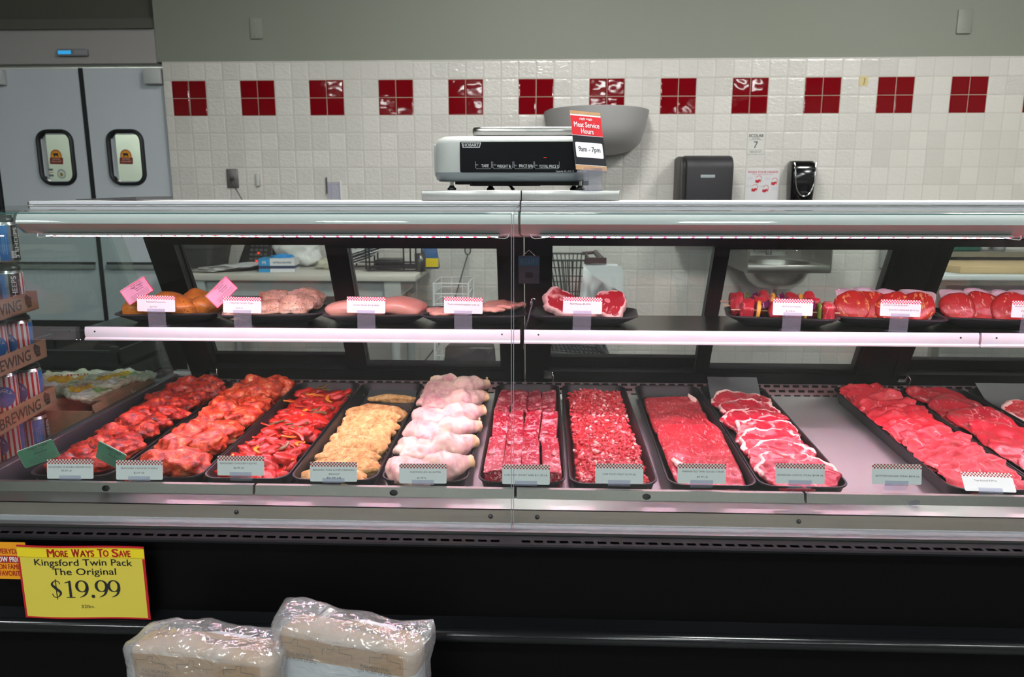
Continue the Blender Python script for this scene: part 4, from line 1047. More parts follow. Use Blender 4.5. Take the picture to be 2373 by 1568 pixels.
put('breaded_chicken_slice', 'cut1', cutlet(401), M['breaded'], tp(3, 0.12, 0.885, 0.014), trot(3, 0.05, 0, 0.02), 'single breaded chicken slice lying alone on black paper at the back of its tray', 'breaded chicken', 'breaded chicken slices', (0.90, 0.85, 1.0))
mb = MB(); rc = random.Random(5)
for q in range(150):
    u, v = rc.uniform(-.95, .95), rc.uniform(.02, .98)
    if rc.random() < 0.6: u = rc.choice((-1, 1)) * rc.uniform(.75, 1.05)
    p = tp(3, u, v, 0.0015 + (0.012 if abs(u) > 0.97 else 0)); s = rc.uniform(0.0008, 0.002)
    v0, f0 = _ICO[1]; mb.add([(p.x + a.x * s, p.y + a.y * s, p.z + a.z * s) for a in v0], f0, 0, True)
tag(mb.build('bread_crumbs', M['crumb']), 'loose bread crumbs scattered over the breaded chicken tray', 'crumbs', None, 'stuff')
# black paper liners
def liner(i, v0, v1, h0, h1, label, up=0.0):
    mb = MB(); nx, ny = 6, 10; vs = []
    for j in range(ny + 1):
        t = j / ny; v = v0 + (v1 - v0) * t
        for q in range(nx + 1):
            u = -0.93 + 1.86 * q / nx
            h = h0 + (h1 - h0) * t + 0.0015 * mnoise.noise(Vector((u * 2, v * 9, i)))
            if up and t > 0.8: h += up * ((t - 0.8) / 0.2) ** 1.2
            vs.append(tp(i, u, v, h))
    fs = [(j * (nx + 1) + q, j * (nx + 1) + q + 1, (j + 1) * (nx + 1) + q + 1, (j + 1) * (nx + 1) + q) for j in range(ny) for q in range(nx)]
    n_ = len(vs); vs2 = [Vector(p) - Vector((0, 0, 0.0006)) for p in vs]
    mb.add(vs + vs2, fs + [tuple(n_ + k for k in reversed(f)) for f in fs], 0, True)
    tag(mb.build('paper_liner', M['liner']), label, 'paper liner', 'black paper liners')
liner(3, 0.74, 0.995, 0.004, 0.006, 'black paper under the lone breaded slice at the tray back', 0.012)
liner(8, 0.30, 1.0, 0.004, 0.006, 'tall black paper standing up behind the chuck steaks', 0.072)
liner(11, 0.25, 1.0, 0.004, 0.010, 'black paper standing up at the back of the last tray', 0.055)
liner(9, 0.02, 0.6, 0.003, 0.003, 'black paper corner showing under the top round slices')
# tray 5: chicken leg quarters (thigh and drumstick fused into one skin)
def fused(name, lumps, mats, voxel=0.0035, smooth=5, seed=0, amp=0.0055, fr=30):
    mb = MB()
    for L in lumps:
        if L[0] == 'b': blob_obj_mesh(mb, L[1], L[2], 0.16, 1.3, 3, M4=L[3])
        else: mb.tube(L[1], L[2], 14)
    o = mb.build(name, mats)
    md = o.modifiers.new('r', 'REMESH'); md.mode = 'VOXEL'; md.voxel_size = voxel; md.use_smooth_shade = True
    ms = o.modifiers.new('s', 'SMOOTH'); ms.iterations = smooth; ms.factor = 0.6
    dg = bpy.context.evaluated_depsgraph_get()
    me = bpy.data.meshes.new_from_object(o.evaluated_get(dg))
    bpy.data.objects.remove(o)
    for v in me.vertices:
        v.co += v.normal * (amp * fbm(v.co + Vector((seed, 0, 0)), fr, 3))
    for p in me.polygons: p.use_smooth = True
    me.materials.clear()
    for m_ in (mats if isinstance(mats, list) else [mats]): me.materials.append(m_)
    return me
def legq(seed):
    rr = random.Random(seed)
    T = Matrix.Translation
    L = [('b', seed, (0.060, 0.046, 0.028), T((-0.034, 0, 0.0)) @ Matrix.Rotation(rr.uniform(-.3, .3), 4, 'Z')),
         ('b', seed + 1, (0.042, 0.036, 0.024), T((-0.058, 0.018, 0.004))),
         ('t', [(-0.01, -0.004, 0.006), (0.025, -0.012, 0.012), (0.055, -0.010, 0.014), (0.082, 0.0, 0.014), (0.094, 0.004, 0.014), (0.103, 0.007, 0.014)], [0.028, 0.032, 0.024, 0.0155, 0.0135, 0.016])]
    if seed % 2: L.append(('b', seed + 2, (0.017, 0.015, 0.012), T((-0.092, 0.012, 0.008))))
    return fused('leg', L, [M['skin'], M['knuckle']], seed=seed)
LQ = [legq(500 + k) for k in range(3)]
for me in LQ:
    for p in me.polygons:
        if p.center.x > 0.089: p.material_index = 1
for r, (v, u, rz, h) in enumerate(((0.06, 0.0, 0.30, 0.034), (0.225, 0.04, 0.36, 0.036), (0.39, 0.02, 0.30, 0.037), (0.55, 0.06, 0.40, 0.038), (0.72, 0.04, 0.34, 0.040), (0.885, 0.02, 0.42, 0.042))):
    o = bpy.data.objects.new('chicken_leg_quarter', LQ[r % 3]); COL.objects.link(o)
    o.location = tp(4, u + 0.06, v, h); o.rotation_euler = trot(4, -0.12, 0.02, rz); o.scale = (1.14, 1.60, 1.36)
    tag(o, 'pale chicken leg quarter, %s from the front of its tray' % ORD[r], 'chicken leg', 'chicken leg quarters')
o = bpy.data.objects.new('chicken_leg_quarter', LQ[1]); COL.objects.link(o)
o.location = tp(4, -0.15, 0.945, 0.045); o.rotation_euler = trot(4, -0.1, 0.0, pi - 0.5); o.scale = (0.9, 0.95, 1.0)
tag(o, 'pale chicken leg quarter lying the other way at the very back of its tray', 'chicken leg', 'chicken leg quarters')
# tray 6: short ribs, three rows of four standing slabs
for r, (v0, v1, h) in enumerate(((0.0, 0.30, 0.056), (0.305, 0.62, 0.05), (0.63, 0.90, 0.044))):
    nn = (4, 4, 4)[r]
    for c in range(nn):
        wd = (TW - 0.034) / nn
        def mk(mb, r=r, c=c, wd=wd, v0=v0, v1=v1, h=h):
            Ln = (v1 - v0) * (TL - 0.04)
            v, f = _ICO[4]
            out = []; off = Vector((r * 7.1 + c * 3.3, 0, 0))
            for p in v:
                q = Vector([(abs(k) ** 0.30) * (1 if k > 0 else -1) for k in p]); mx = max(abs(k) for k in q); q = q / max(mx, 0.001) * (0.94 + 0.06 * p.length)
                d = 1 + 0.10 * fbm(q * 2.4 + off, 1.0, 3)
                out.append(Vector((q.x * wd / 2 * 0.99 * d, q.y * Ln / 2 * d, q.z * h / 2)))
            for k, o_ in enumerate(out):
                if o_.z > 0: o_.z += 0.0045 * fbm(o_ + off, 26, 2)
            mb.add(out, f, 0, True)
            # cut bone ovals and fat lobes pressed in the top face
            for b_ in range(3):
                if (r * 5 + c * 3 + b_ * 7) % 5 in (0, 3): continue
                yy = Ln * (-0.32 + 0.32 * b_) + 0.01 * mnoise.noise(off + Vector((b_ * 4, 1, 2)))
                vv, ff = blob(600 + r * 9 + c * 3 + b_, (0.0075 + 0.002 * ((b_ + c) % 2), 0.0095, 0.0030), 0.35, 1.5, 3)
                mb.add([(a.x + wd * 0.20 * (-1 if (b_ + c) % 2 else 1), a.y + yy, a.z + h / 2 + 0.0005) for a in vv], ff, 1, True)
        put('beef_short_rib', 'rib%d%d' % (r, c), mk, [M['rib_beef'], M['bone']], tp(5, -0.79 + 1.58 * c / (nn - 1) + R.uniform(-.03, .03), (v0 + v1) / 2 + R.uniform(-.012, .012), h / 2 + 0.001 + R.uniform(0, 0.006)), trot(5, R.uniform(-.04, .02), R.uniform(-.12, .12), R.uniform(-.05, .05)),
            'marbled beef short rib, %s from the chicken side in the %s row of its tray' % (ORD[c], ('front', 'middle', 'back')[r]), 'short rib', 'beef short ribs')
# tray 7: chopped taco meat, one heap nobody could count
mb = MB(); rc = random.Random(77); nx, ny = 26, 90; vs = []
def th_h(u, v): return 0.050 * (1 - 0.30 * abs(u) ** 3) * (0.80 + 0.25 * mnoise.noise(Vector((u * 1.5, v * 5, 1)))) * min(1, (1.02 - v) / 0.06) * min(1, (v + 0.04) / 0.06)
for j in range(ny + 1):
    for i in range(nx + 1):
        u = -0.97 + 1.94 * i / nx; v = 0.0 + 0.935 * j / ny
        h = th_h(u, v) * (1 if 0 < i < nx and 0 < j < ny else 0.0)
        p = tp(6, u, v, 0); vs.append((p.x, p.y, p.z + h + 0.006 * mnoise.noise(p * 90)))
fs = [(j * (nx + 1) + i, j * (nx + 1) + i + 1, (j + 1) * (nx + 1) + i + 1, (j + 1) * (nx + 1) + i) for j in range(ny) for i in range(nx)]
mb.add(vs, fs, 0, True)
for q in range(1500):
    u, v = rc.uniform(-.97, .97), rc.uniform(0.0, .935); p = tp(6, u, v, th_h(u, v) + rc.uniform(-0.003, 0.004))
    s = rc.uniform(0.0035, 0.0085); rm = Matrix.Rotation(rc.uniform(0, 6.28), 3, Vector((rc.uniform(-1, 1), rc.uniform(-1, 1), rc.uniform(-1, 1)))); sq = Vector((1.35, 0.8, 0.75))
    v0, f0 = _ICO[1]
    jit = rc.uniform(0, 99)
    mb.add([p + rm @ Vector((a.x * s * sq.x, a.y * s * sq.y, a.z * s * sq.z)) * (1 + 0.35 * mnoise.noise(a * 2 + Vector((jit, 0, 0)))) for a in v0], f0, 1 if rc.random() < 0.10 else 0, True)
tag(mb.build('taco_meat', [M['ground_beef'], M['ground_fat']]), 'heap of coarsely chopped bright red taco meat filling its long tray', 'chopped beef', None, 'stuff')
# tray 8: two large thin marinated steaks
def lay(name, key, maker, mats, i, u, v, h, rx, rz, label, cat, group, scale=(1, 1, 1), ry=0.0):
    return put(name, key, maker, mats, tp(i, u, v, h), trot(i, rx, ry, rz), label, cat, group, scale)
lay('thin_steak', 'st0', lambda mb: sheet(mb, 801, 0.184, 0.36, 0.012, 0.010, 9, 0.07, 6, 0, 26, 40, rimw=0.0), [M['steak_beef'], M['fat']], 7, -0.02, 0.68, 0.022, 0.03, 0.0, 'large thin steak with pale grain lying at the back of its tray', 'steak', 'large thin steaks')
lay('thin_steak', 'st1', lambda mb: sheet(mb, 802, 0.188, 0.41, 0.013, 0.012, 9, 0.07, 6, 0, 26, 44, rimw=0.0), [M['steak_beef'], M['fat']], 7, 0.02, 0.24, 0.033, 0.05, 0.0, 'large thin steak at the front of its tray overlapping another', 'steak', 'large thin steaks')
lay('beef_trim', 'trim0', lambda mb: blob_obj_mesh(mb, 820, (0.010, 0.045, 0.007), 0.4, 1.6, 3), M['steak_beef'], 7, 0.80, 0.46, 0.052, 0.1, 0.35, 'curled ragged flap at the corner of the front thin steak', 'steak flap', None)
lay('beef_trim', 'trim1', lambda mb: blob_obj_mesh(mb, 821, (0.010, 0.030, 0.006), 0.4, 1.6, 3), [M['fat']], 7, 0.78, 0.86, 0.035, 0.1, 0.3, 'pale ragged fat flap at the back corner of the rear thin steak', 'steak flap', None)
lay('beef_trim', 'trim2', lambda mb: blob_obj_mesh(mb, 822, (0.012, 0.045, 0.006), 0.4, 1.6, 3), [M['fat']], 7, -0.72, 0.11, 0.046, 0.0, 0.28, 'long white fat strip on the front thin steak', 'fat strip', None)
# tray 9: chuck steaks, shingled
for k, v in enumerate((0.80, 0.68, 0.555, 0.43, 0.31, 0.19, 0.075)):
    def mk(mb, k=k):
        sheet(mb, 900 + k, 0.194, 0.165, 0.014, 0.008, 16, 0.24, 2.6, 0.005, 60, 50, rimw=0.13, arc=True)
    lay('chuck_steak', 'ck%d' % k, mk, [M['chuck_beef'], M['fat']], 8, (0.0, 0.05, -0.04, 0.05, 0.0, -0.02, 0.02)[k], v, 0.030 + 0.002 * k, 0.20, (0.05, -0.08, 0.06, -0.05, 0.1, -0.06, 0.02)[k], 'fat-edged chuck steak, %s from the back of its tray' % ORD[k], 'steak', 'chuck steaks')
for k, (u, v, m_) in enumerate(((0.86, 0.80, 'chuck_beef'), (0.92, 0.60, 'chuck_beef'), (0.86, 0.44, 'chuck_beef'), (0.74, 0.03, 'fat'))):
    lay('chuck_trim', 'ct%d' % k, lambda mb, k=k: blob_obj_mesh(mb, 950 + k, (0.020, 0.026, 0.015), 0.5, 1.7, 3, detail=0.08), M[m_], 8, u * 0.93, v, 0.04 - 0.018 * (k == 3), 0.1, 0.3, 'knobbly end of a chuck steak at the steel deck side, %s from the back' % ORD[k], 'steak end', 'knobbly chuck ends')
# tray 10: folded top round slices
for k in range(13):
    v = 0.93 - 0.072 * k
    def mk(mb, k=k): sheet(mb, 1000 + k, 0.196, 0.135, 0.0045, 0.013, 17, 0.20, 2.8, 0.010, 40, 30)
    lay('top_round_slice', 'tr%d' % (k % 6), mk, M['round_beef'], 9, R.uniform(-.06, .06), v, 0.032 + 0.0022 * (k % 3) + 0.006 * (k > 7), 0.26 + R.uniform(-.06, .06), R.uniform(-.22, .22), 'thin wavy top round slice, %s from the back of its tray' % ORD[k], 'beef slice', 'top round slices')
# tray 11: thin beef sheets
for k in range(6):
    v = 0.86 - 0.155 * k
    def mk(mb, k=k): sheet(mb, 1100 + k, 0.192, 0.24, 0.007, 0.013, 10, 0.12, 3.4, 0.006, 30, 28)
    lay('thin_beef_sheet', 'tb%d' % k, mk, M['steak_beef2'] if 'steak_beef2' in M else M['chuck_beef2'] if 'chuck_beef2' in M else M['round_beef'], 10, (0.02, -0.06, 0.05, 0, -0.03, 0.04)[k], v, 0.034 + 0.001 * k, 0.10, (0.3, -0.1, 0.12, -0.05, 0.08, 0)[k], 'dark red thin beef sheet, %s from the back of its tray' % ORD[k], 'beef slice', 'thin beef sheets')
# tray 12: pale pieces at the frame edge
for k in range(4):
    def mk(mb, k=k): sheet(mb, 1200 + k, 0.19, 0.16, 0.013, 0.008, 14, 0.16, 2.8, 0.004, 22, 20, rimw=0.15)
    lay('marbled_steak', 'mb%d' % k, mk, [M['ground_beef'], M['fat']], 11, -0.1, 0.72 - 0.17 * k, 0.028, 0.15, 0.05 * k, 'pale fat-rimmed steak, %s from the back of the last tray' % ORD[k], 'steak', 'pale steaks in the last tray')

# ------------------------------------------------------------------ shelf: foam trays
FW, FL, FH = 0.262, 0.170, 0.030
FK = 1.24
def foam_mesh(mb):
    def ring(w, l, r, z): return [(a, b, z) for a, b in rrect(w, l, r, 5)]
    rings = [ring(FW - 0.085, FL - 0.075, 0.03, 0.0), ring(FW - 0.078, FL - 0.068, 0.032, 0.002), ring(FW - 0.016, FL - 0.016, 0.034, FH - 0.008), ring(FW - 0.013, FL - 0.013, 0.034, FH - 0.004), ring(FW, FL, 0.036, FH - 0.003), ring(FW, FL, 0.036, FH), ring(FW - 0.012, FL - 0.012, 0.034, FH + 0.0005), ring(FW - 0.020, FL - 0.020, 0.033, FH - 0.004), ring(FW - 0.088, FL - 0.080, 0.03, 0.005)]
    mb.loft(rings, 0, True)
STX = [(385, 9, 'orange seasoned drumsticks'), (620, 12, 'peppered chicken thighs'), (864, 9, 'smooth pink chicken breasts'), (1093, 5, 'thin pink chicken breasts'), (1357, -5, 'dark red beef shanks'), (1825, -11, 'beef and vegetable kabobs'), (2072, -13, 'cheese-flecked burger patties'), (2322, -12, 'plain burger patties')]
shelf_trays = []; me_f = None
for i, (px, yw, what) in enumerate(STX):
    if me_f is None:
        mb = MB(); foam_mesh(mb); o = mb.build('foam_tray', M['foam_black'], autosmooth=45); me_f = o.data
    else:
        o = bpy.data.objects.new('foam_tray', me_f); COL.objects.link(o)
    x = at(px, 740, 2.24).x
    o.location = (x, 2.314, SHZ + 0.0005); o.rotation_euler = (0, 0, radians(yw)); o.scale = (FK, FK * 0.98, 1.12)
    tag(o, 'black foam tray on the case shelf holding ' + what, 'tray', 'black foam trays on the shelf'); shelf_trays.append(o)
bpy.context.view_layer.update()
def sp(i, x, y, z): return shelf_trays[i].matrix_world @ Vector((x, y, z * 1.10 + 0.008))
def put_s(*a, scale=(1, 1, 1)): return put(*a, scale=tuple(q * FK for q in scale))
def srz(i): return shelf_trays[i].rotation_euler.z
# orange drumsticks
for k, (x, y, h) in enumerate(((-0.080, -0.030, 0.026), (-0.035, -0.038, 0.028), (0.025, -0.035, 0.030), (0.075, -0.022, 0.030), (-0.03, 0.030, 0.036), (0.045, 0.030, 0.040))):
    put_s('orange_drumstick', 'od%d' % (k % 3), lambda mb, k=k: blob_obj_mesh(mb, 1300 + k % 3, (0.042, 0.036, 0.026), 0.2, 1.2, 3, 1.0, 0.85), M['orange_drum'], sp(0, x, y, h), (0.1, -0.1 + 0.1 * (k % 3), srz(0) + (0.2, -0.4, 0.3, -0.2, 0.5, 0.1)[k]),
        'orange seasoned drumstick, %s from the can end in the %s row' % (ORD[k if k < 4 else k - 4], 'front' if k < 4 else 'back'), 'drumstick', 'orange drumsticks on the shelf')
for k, (x, y, h) in enumerate(((-0.070, -0.030, 0.022), (-0.01, -0.02, 0.026), (0.055, -0.03, 0.034), (0.075, 0.025, 0.042), (0.0, 0.035, 0.040))):
    put_s('peppered_thigh', 'pt%d' % (k % 4), lambda mb, k=k: blob_obj_mesh(mb, 1400 + k % 4, (0.052, 0.045, 0.027), 0.28, 1.5, 4, 1.0, 0.8, 0.06), M['peppered'], sp(1, x, y, h), (0.12, -0.15, srz(1) + 0.5 * k), 'pale peppered chicken thigh, %s counted along its foam tray' % ORD[k], 'chicken thigh', 'peppered thighs on the shelf', scale=(1.0, 1, 0.8 + 0.12 * (k > 1)))
for k, (x, y) in enumerate(((-0.065, -0.012), (0.005, 0.012), (0.062, -0.010))):
    put_s('chicken_breast', 'cb%d' % k, lambda mb, k=k: blob_obj_mesh(mb, 1500 + k, (0.060, 0.048, 0.026), 0.16, 1.1, 3, 1.1, 0.7), M['breast'], sp(2, x, y, 0.026 + 0.003 * (k == 2)), (0, 0.08 * (k - 1), srz(2) + 0.3 * (k - 1)), 'smooth pink chicken breast, %s from the can end of its foam tray' % ORD[k], 'chicken breast', 'thick chicken breasts')
for k, (x, y) in enumerate(((-0.06, -0.010), (-0.01, 0.010), (0.045, -0.005), (0.075, 0.01))):
    put_s('thin_chicken_breast', 'tc%d' % k, lambda mb, k=k: sheet(mb, 1600 + k, 0.11, 0.10, 0.012, 0.007, 18, 0.2, 2.6, 0.004, 18, 16), M['breast'], sp(3, x, y, 0.019 + 0.004 * k), (0, 0.05, srz(3) + 0.4 * k), 'thin pink chicken breast, %s from the can end of its foam tray' % ORD[k], 'chicken breast', 'thin chicken breasts')
# beef shanks: thick cross cuts leaning, bone in the middle
def shank(seed):
    def mk(mb):
        sheet(mb, seed, 0.092, 0.078, 0.032, 0.006, 15, 0.22, 2.4, 0.0, 22, 20, rimw=0.16)
        v, f = blob(seed + 5, (0.017, 0.013, 0.017), 0.15, 1.3, 3); mb.add([(a.x - 0.006, a.y + 0.004, a.z) for a in v], f, 2, True)
    return mk
for k, (x, y, rx, ry, rz) in enumerate(((-0.06, -0.012, 0.9, 0.25, 0.35), (0.0, 0.0, 0.35, -0.1, 0.1), (0.062, -0.014, 0.75, 0.35, -0.5))):
    put_s('beef_shank', 'bs%d' % k, shank(1700 + k), [M['shank_beef'], M['fat'], M['bone']], sp(4, x, y, (0.040, 0.024, 0.038)[k]), (rx, ry, srz(4) + rz), 'cross-cut beef shank, %s from the case joint in its foam tray' % ORD[k], 'beef shank', 'beef shanks')
# kabobs
def cube_lump(mb, seed, sx, sy, sz, c, mi=0):
    v, f = blob(seed, (sx, sy, sz), 0.32, 1.4, 3, 1.7, None, 0.03); mb.add([(a.x + c[0], a.y + c[1], a.z + c[2]) for a in v], f, mi, True)
def kabob(i, loc, rot, label):
    t = thing('beef_kabob', label, 'kabob', loc, rot, 'beef kabobs'); t.scale = (FK, FK * 1.15, FK * 1.15)
    MB().tube([(-0.125, 0, 0), (0.125, 0, 0)], 0.0016, 6).build('skewer', M['skewer'], t, local=True)
    seq = [('beef', -0.088), ('squash', -0.062), ('onion', -0.046), ('beef', -0.020), ('red', 0.003), ('beef', 0.022), ('squash', 0.044), ('onion', 0.060), ('green', 0.077), ('beef', 0.097)]
    if i == 1: seq = [('beef', -0.09), ('onion', -0.062), ('beef', -0.036), ('squash', -0.010), ('red', 0.004), ('onion', 0.02), ('beef', 0.046), ('green', 0.068), ('beef', 0.088)]
    if i == 2: seq = [('beef', -0.085), ('green', -0.06), ('onion', -0.045), ('beef', -0.02), ('squash', 0.0), ('onion', 0.02), ('beef', 0.046), ('squash', 0.066), ('beef', 0.088)]
    for k, (kind, x) in enumerate(seq):
        r_ = random.Random(i * 31 + k)
        mb = MB()
        if kind == 'beef':
            cube_lump(mb, 1800 + i * 20 + k, 0.0165, 0.020, 0.021, (0, 0, 0)); mb.xf(Matrix.Translation((x, 0, 0)) @ Matrix.Rotation(r_.uniform(-.5, .5), 4, 'X')); mb.build('beef_cube', M['kabob_beef'], t, local=True)
        elif kind == 'squash':
            mb.lathe([(0, -0.004), (0.021, -0.004), (0.0215, 0.0), (0.021, 0.004), (0, 0.004)], n=22); mb.xf(Matrix.Translation((x, 0, 0)) @ Matrix.Rotation(pi / 2 + 0.1, 4, 'Y'))
            n_ = len(mb.f); 
            for q in range(n_):
                if 22 <= q < 66: mb.m[q] = 1
            mb.build('squash_slice', [M['squash'], M['squash_skin']], t, local=True)
        elif kind == 'onion':
            for q, (rad, mi) in enumerate(((0.024, 0), (0.0205, 1), (0.0185, 0), (0.015, 1))):
                rings = []
                for a in range(7):
                    ph = -1.0 + 2.0 * a / 6
                    rings.append([(x - 0.004 + 0.010 * cos(b * pi / 8 - pi / 2) * 1.0 - 0.002 * q, rad * sin(ph) * 0.95, rad * cos(ph) * (0.75 + 0.25 * sin(b * pi / 8))) for b in range(9)])
                mb.loft(rings, mi, True, False, False, closed=False)
                rin = [[(p[0] + 0.0015, p[1] * 0.9, p[2] * 0.9) for p in r2] for r2 in rings]
                mb.loft(rin[::-1], mi, True, False, False, closed=False)
            mb.build('onion_wedge', [M['onion'], M['onion_white']], t, local=True)
        else:
            cube_lump(mb, 1850 + k, 0.0045, 0.017, 0.019, (x, 0, 0.002)); mb.build('pepper_piece', M['pepper_red'] if kind == 'red' else M['kab_green'], t, local=True)
M['kab_green'] = flat('kab_green', (0.14, 0.24, 0.03), 0.25, coat=0.4)
for i, (y, z, lab) in enumerate(((-0.042, 0.030, 'beef and vegetable kabob nearest the front rim of its foam tray'), (0.0, 0.034, 'beef and vegetable kabob in the middle of its foam tray'), (0.036, 0.040, 'beef and vegetable kabob at the back of its foam tray, lying highest'))):
    p = sp(5, (0.006, -0.012, -0.018)[i], y, z)
    kabob(i, p, (0.1 * i, 0.0, srz(5) + 0.03 * i), lab)
# burger patties with paper sheets between
def patty_row(i, xs, mat, what, grp):
    for k, x in enumerate(xs):
        p = sp(i, x, (-0.012, 0.006, -0.008, 0.004)[k % 4], 0.036)
        put_s('burger_patty', what + str(k % 3), lambda mb, k=k: blob_obj_mesh(mb, 1900 + k % 3 + len(what), (0.043, 0.041, 0.0115), 0.12, 1.3, 4, 1.08, None, 0.03), mat, p, (1.05, 0.10 * ((k % 3) - 1), srz(i) + (0.30, 0.1, -0.2, -0.35)[k % 4]), '%s burger patty, %s from the kabob end of its foam tray' % (what, ORD[k]), 'burger patty', grp)
        mb = MB(); sheet(mb, 1950 + k, 0.085, 0.080, 0.0006, 0.008, 22, 0.02, 8, 0, 12, 12)
        o = mb.build('patty_paper', M['butcher_paper']); q = sp(i, x + 0.004, (-0.012, 0.006, -0.008, 0.004)[k % 4] + 0.022, 0.042)
        o.location = q; o.scale = (FK, FK, FK); o.rotation_euler = (0.95, 0.08, srz(i) + (0.30, 0.1, -0.2, -0.35)[k % 4] + 0.1)
        tag(o, 'sheet of white paper behind the %s burger patty, %s from the kabob end' % (what, ORD[k]), 'paper sheet', 'paper sheets between patties')
patty_row(6, (-0.072, -0.030, 0.020, 0.070), M['patty_cheese'], 'cheese-flecked', 'cheese burger patties')
patty_row(7, (-0.070, -0.010, 0.045, 0.085), M['patty'], 'fat-flecked', 'plain burger patties')
# ================================================================== price cards
def check_mat(name, w, h, sq, strip, red):
    m = N(name); X, Y, Z = m.sep(m.coord())
    a = m.math('FLOOR', m.math('DIVIDE', m.math('ADD', X, w), sq)); b = m.math('FLOOR', m.math('DIVIDE', m.math('SUBTRACT', h, Z), sq))
    c = m.math('LESS_THAN', m.math('ABSOLUTE', m.math('SUBTRACT', m.math('MODULO', m.math('ADD', a, b), 2.0), 1.0)), 0.5)
    f = m.math('MULTIPLY', c, m.math('GREATER_THAN', Z, h - strip))
    return m.pbr(m.mix(f, (0.78, 0.79, 0.82), red), 0.3)
CW, CH = 0.1135, 0.0475
M['check_shelf'] = check_mat('check_shelf', CW / 2, CH, CW / 30, CW / 30 * 3, (0.72, 0.015, 0.055))
M['check_deck'] = check_mat('check_deck', CW / 2, CH, CW / 30, CW / 30 * 3, (0.40, 0.025, 0.015))
def price_card(px, py_top, Y, lines, label, deck, tilt=0.10, yaw=0.0, roll=0.0, ysize=0.0042, foot=None, hole=False):
    """card in a clear clip; px is the card's middle, py_top its top edge in the photograph"""
    p = at(px, py_top, Y)
    base = foot if foot is not None else (0.7600 if deck else SHZ + 0.001)
    z0 = p.z - CH
    t = thing('price_card', label, 'price card', (p.x, Y, z0), (0, roll, yaw), 'deck price cards' if deck else 'shelf price cards')
    tm = Matrix.Rotation(-tilt, 4, 'X')
    mb = MB(); mb.plate([(a, CH / 2 + b) for a, b in rrect(CW, CH, 0.003, 3)], -0.0006, 0.0006)
    for k, (txt, dz, wd, al) in enumerate(lines):
        mb.text(txt, ysize, face_xz(al, -0.0009, dz), 1, 0.0, width=wd)
    mb.build('card', [M['check_deck'] if deck else M['check_shelf'], M['ink']], t, local=True).rotation_euler = (-tilt, 0, 0)
    hb = MB(); hw = 0.0265; drop = z0 - base
    hb.box(-hw, hw, 0.0012, 0.0022, -0.002, 0.026); hb.box(-hw, hw, -0.0022, -0.0012, -0.002, 0.0085); hb.box(-hw, hw, -0.0022, 0.0022, -0.0032, -0.002)
    hb.xf(tm)
    if drop > 0.003: hb.box(-hw, hw, 0.0006, 0.0018, -drop, -0.002)
    if not deck: hb.box(-hw, hw, 0.0006, 0.03, -drop, -drop + 0.001)
    hb.build('clip_holder', M['clear_plastic'], t, local=True)
    return t
S = [ (359, 685, [('Seasoned Drumsticks', 0.029, 0.058, 0), ('$2.49 lb.', 0.014, 0.022, -0.008)], 'white checkered card for seasoned drumsticks on the shelf', 0.02),
      (559, 688, [('Seasoned Chicken Thighs', 0.029, 0.068, 0), ('$2.29 lb.', 0.014, 0.022, -0.008)], 'white checkered card for seasoned chicken thighs on the shelf', 0.02),
      (847, 688, [('Chicken Breast B/S $2.89/lb', 0.023, 0.077, 0.0)], 'white checkered card for boneless chicken breast on the shelf', 0.01),
      (1073, 689, [('THIN CHICKEN BREAST 5.49 LB', 0.026, 0.092, 0.0)], 'white checkered card for thin chicken breast on the shelf', 0.0),
      (1350, 689, [('Beef Shanks $5.49/lb', 0.028, 0.060, -0.006)], 'white checkered card for beef shanks on the shelf', 0.0),
      (1839, 693, [('Beef Shish Kabobs', 0.026, 0.053, -0.004), ('$13.99 lb.', 0.012, 0.027, -0.006)], 'white checkered card for beef shish kabobs on the shelf', 0.0),
      (2089, 695, [('SIGNATURE BURGERS', 0.032, 0.070, -0.014), ('BACON CHEDDAR $6.99 LB.', 0.018, 0.084, 0.010)], 'white checkered card for bacon cheddar burgers on the shelf', -0.01),
      (2395, 698, [('SIGNATURE BURGERS', 0.032, 0.070, -0.014), ('PEPPER JACK $6.99 LB.', 0.018, 0.080, 0.010)], 'white checkered card cut off by the frame edge, on the shelf', -0.01)]
for k, (px, py, ln, lab, yw) in enumerate(S):
    price_card(px, py, 2.178, ln, lab, False, 0.08, yw, ysize=0.0042, roll=0.02)
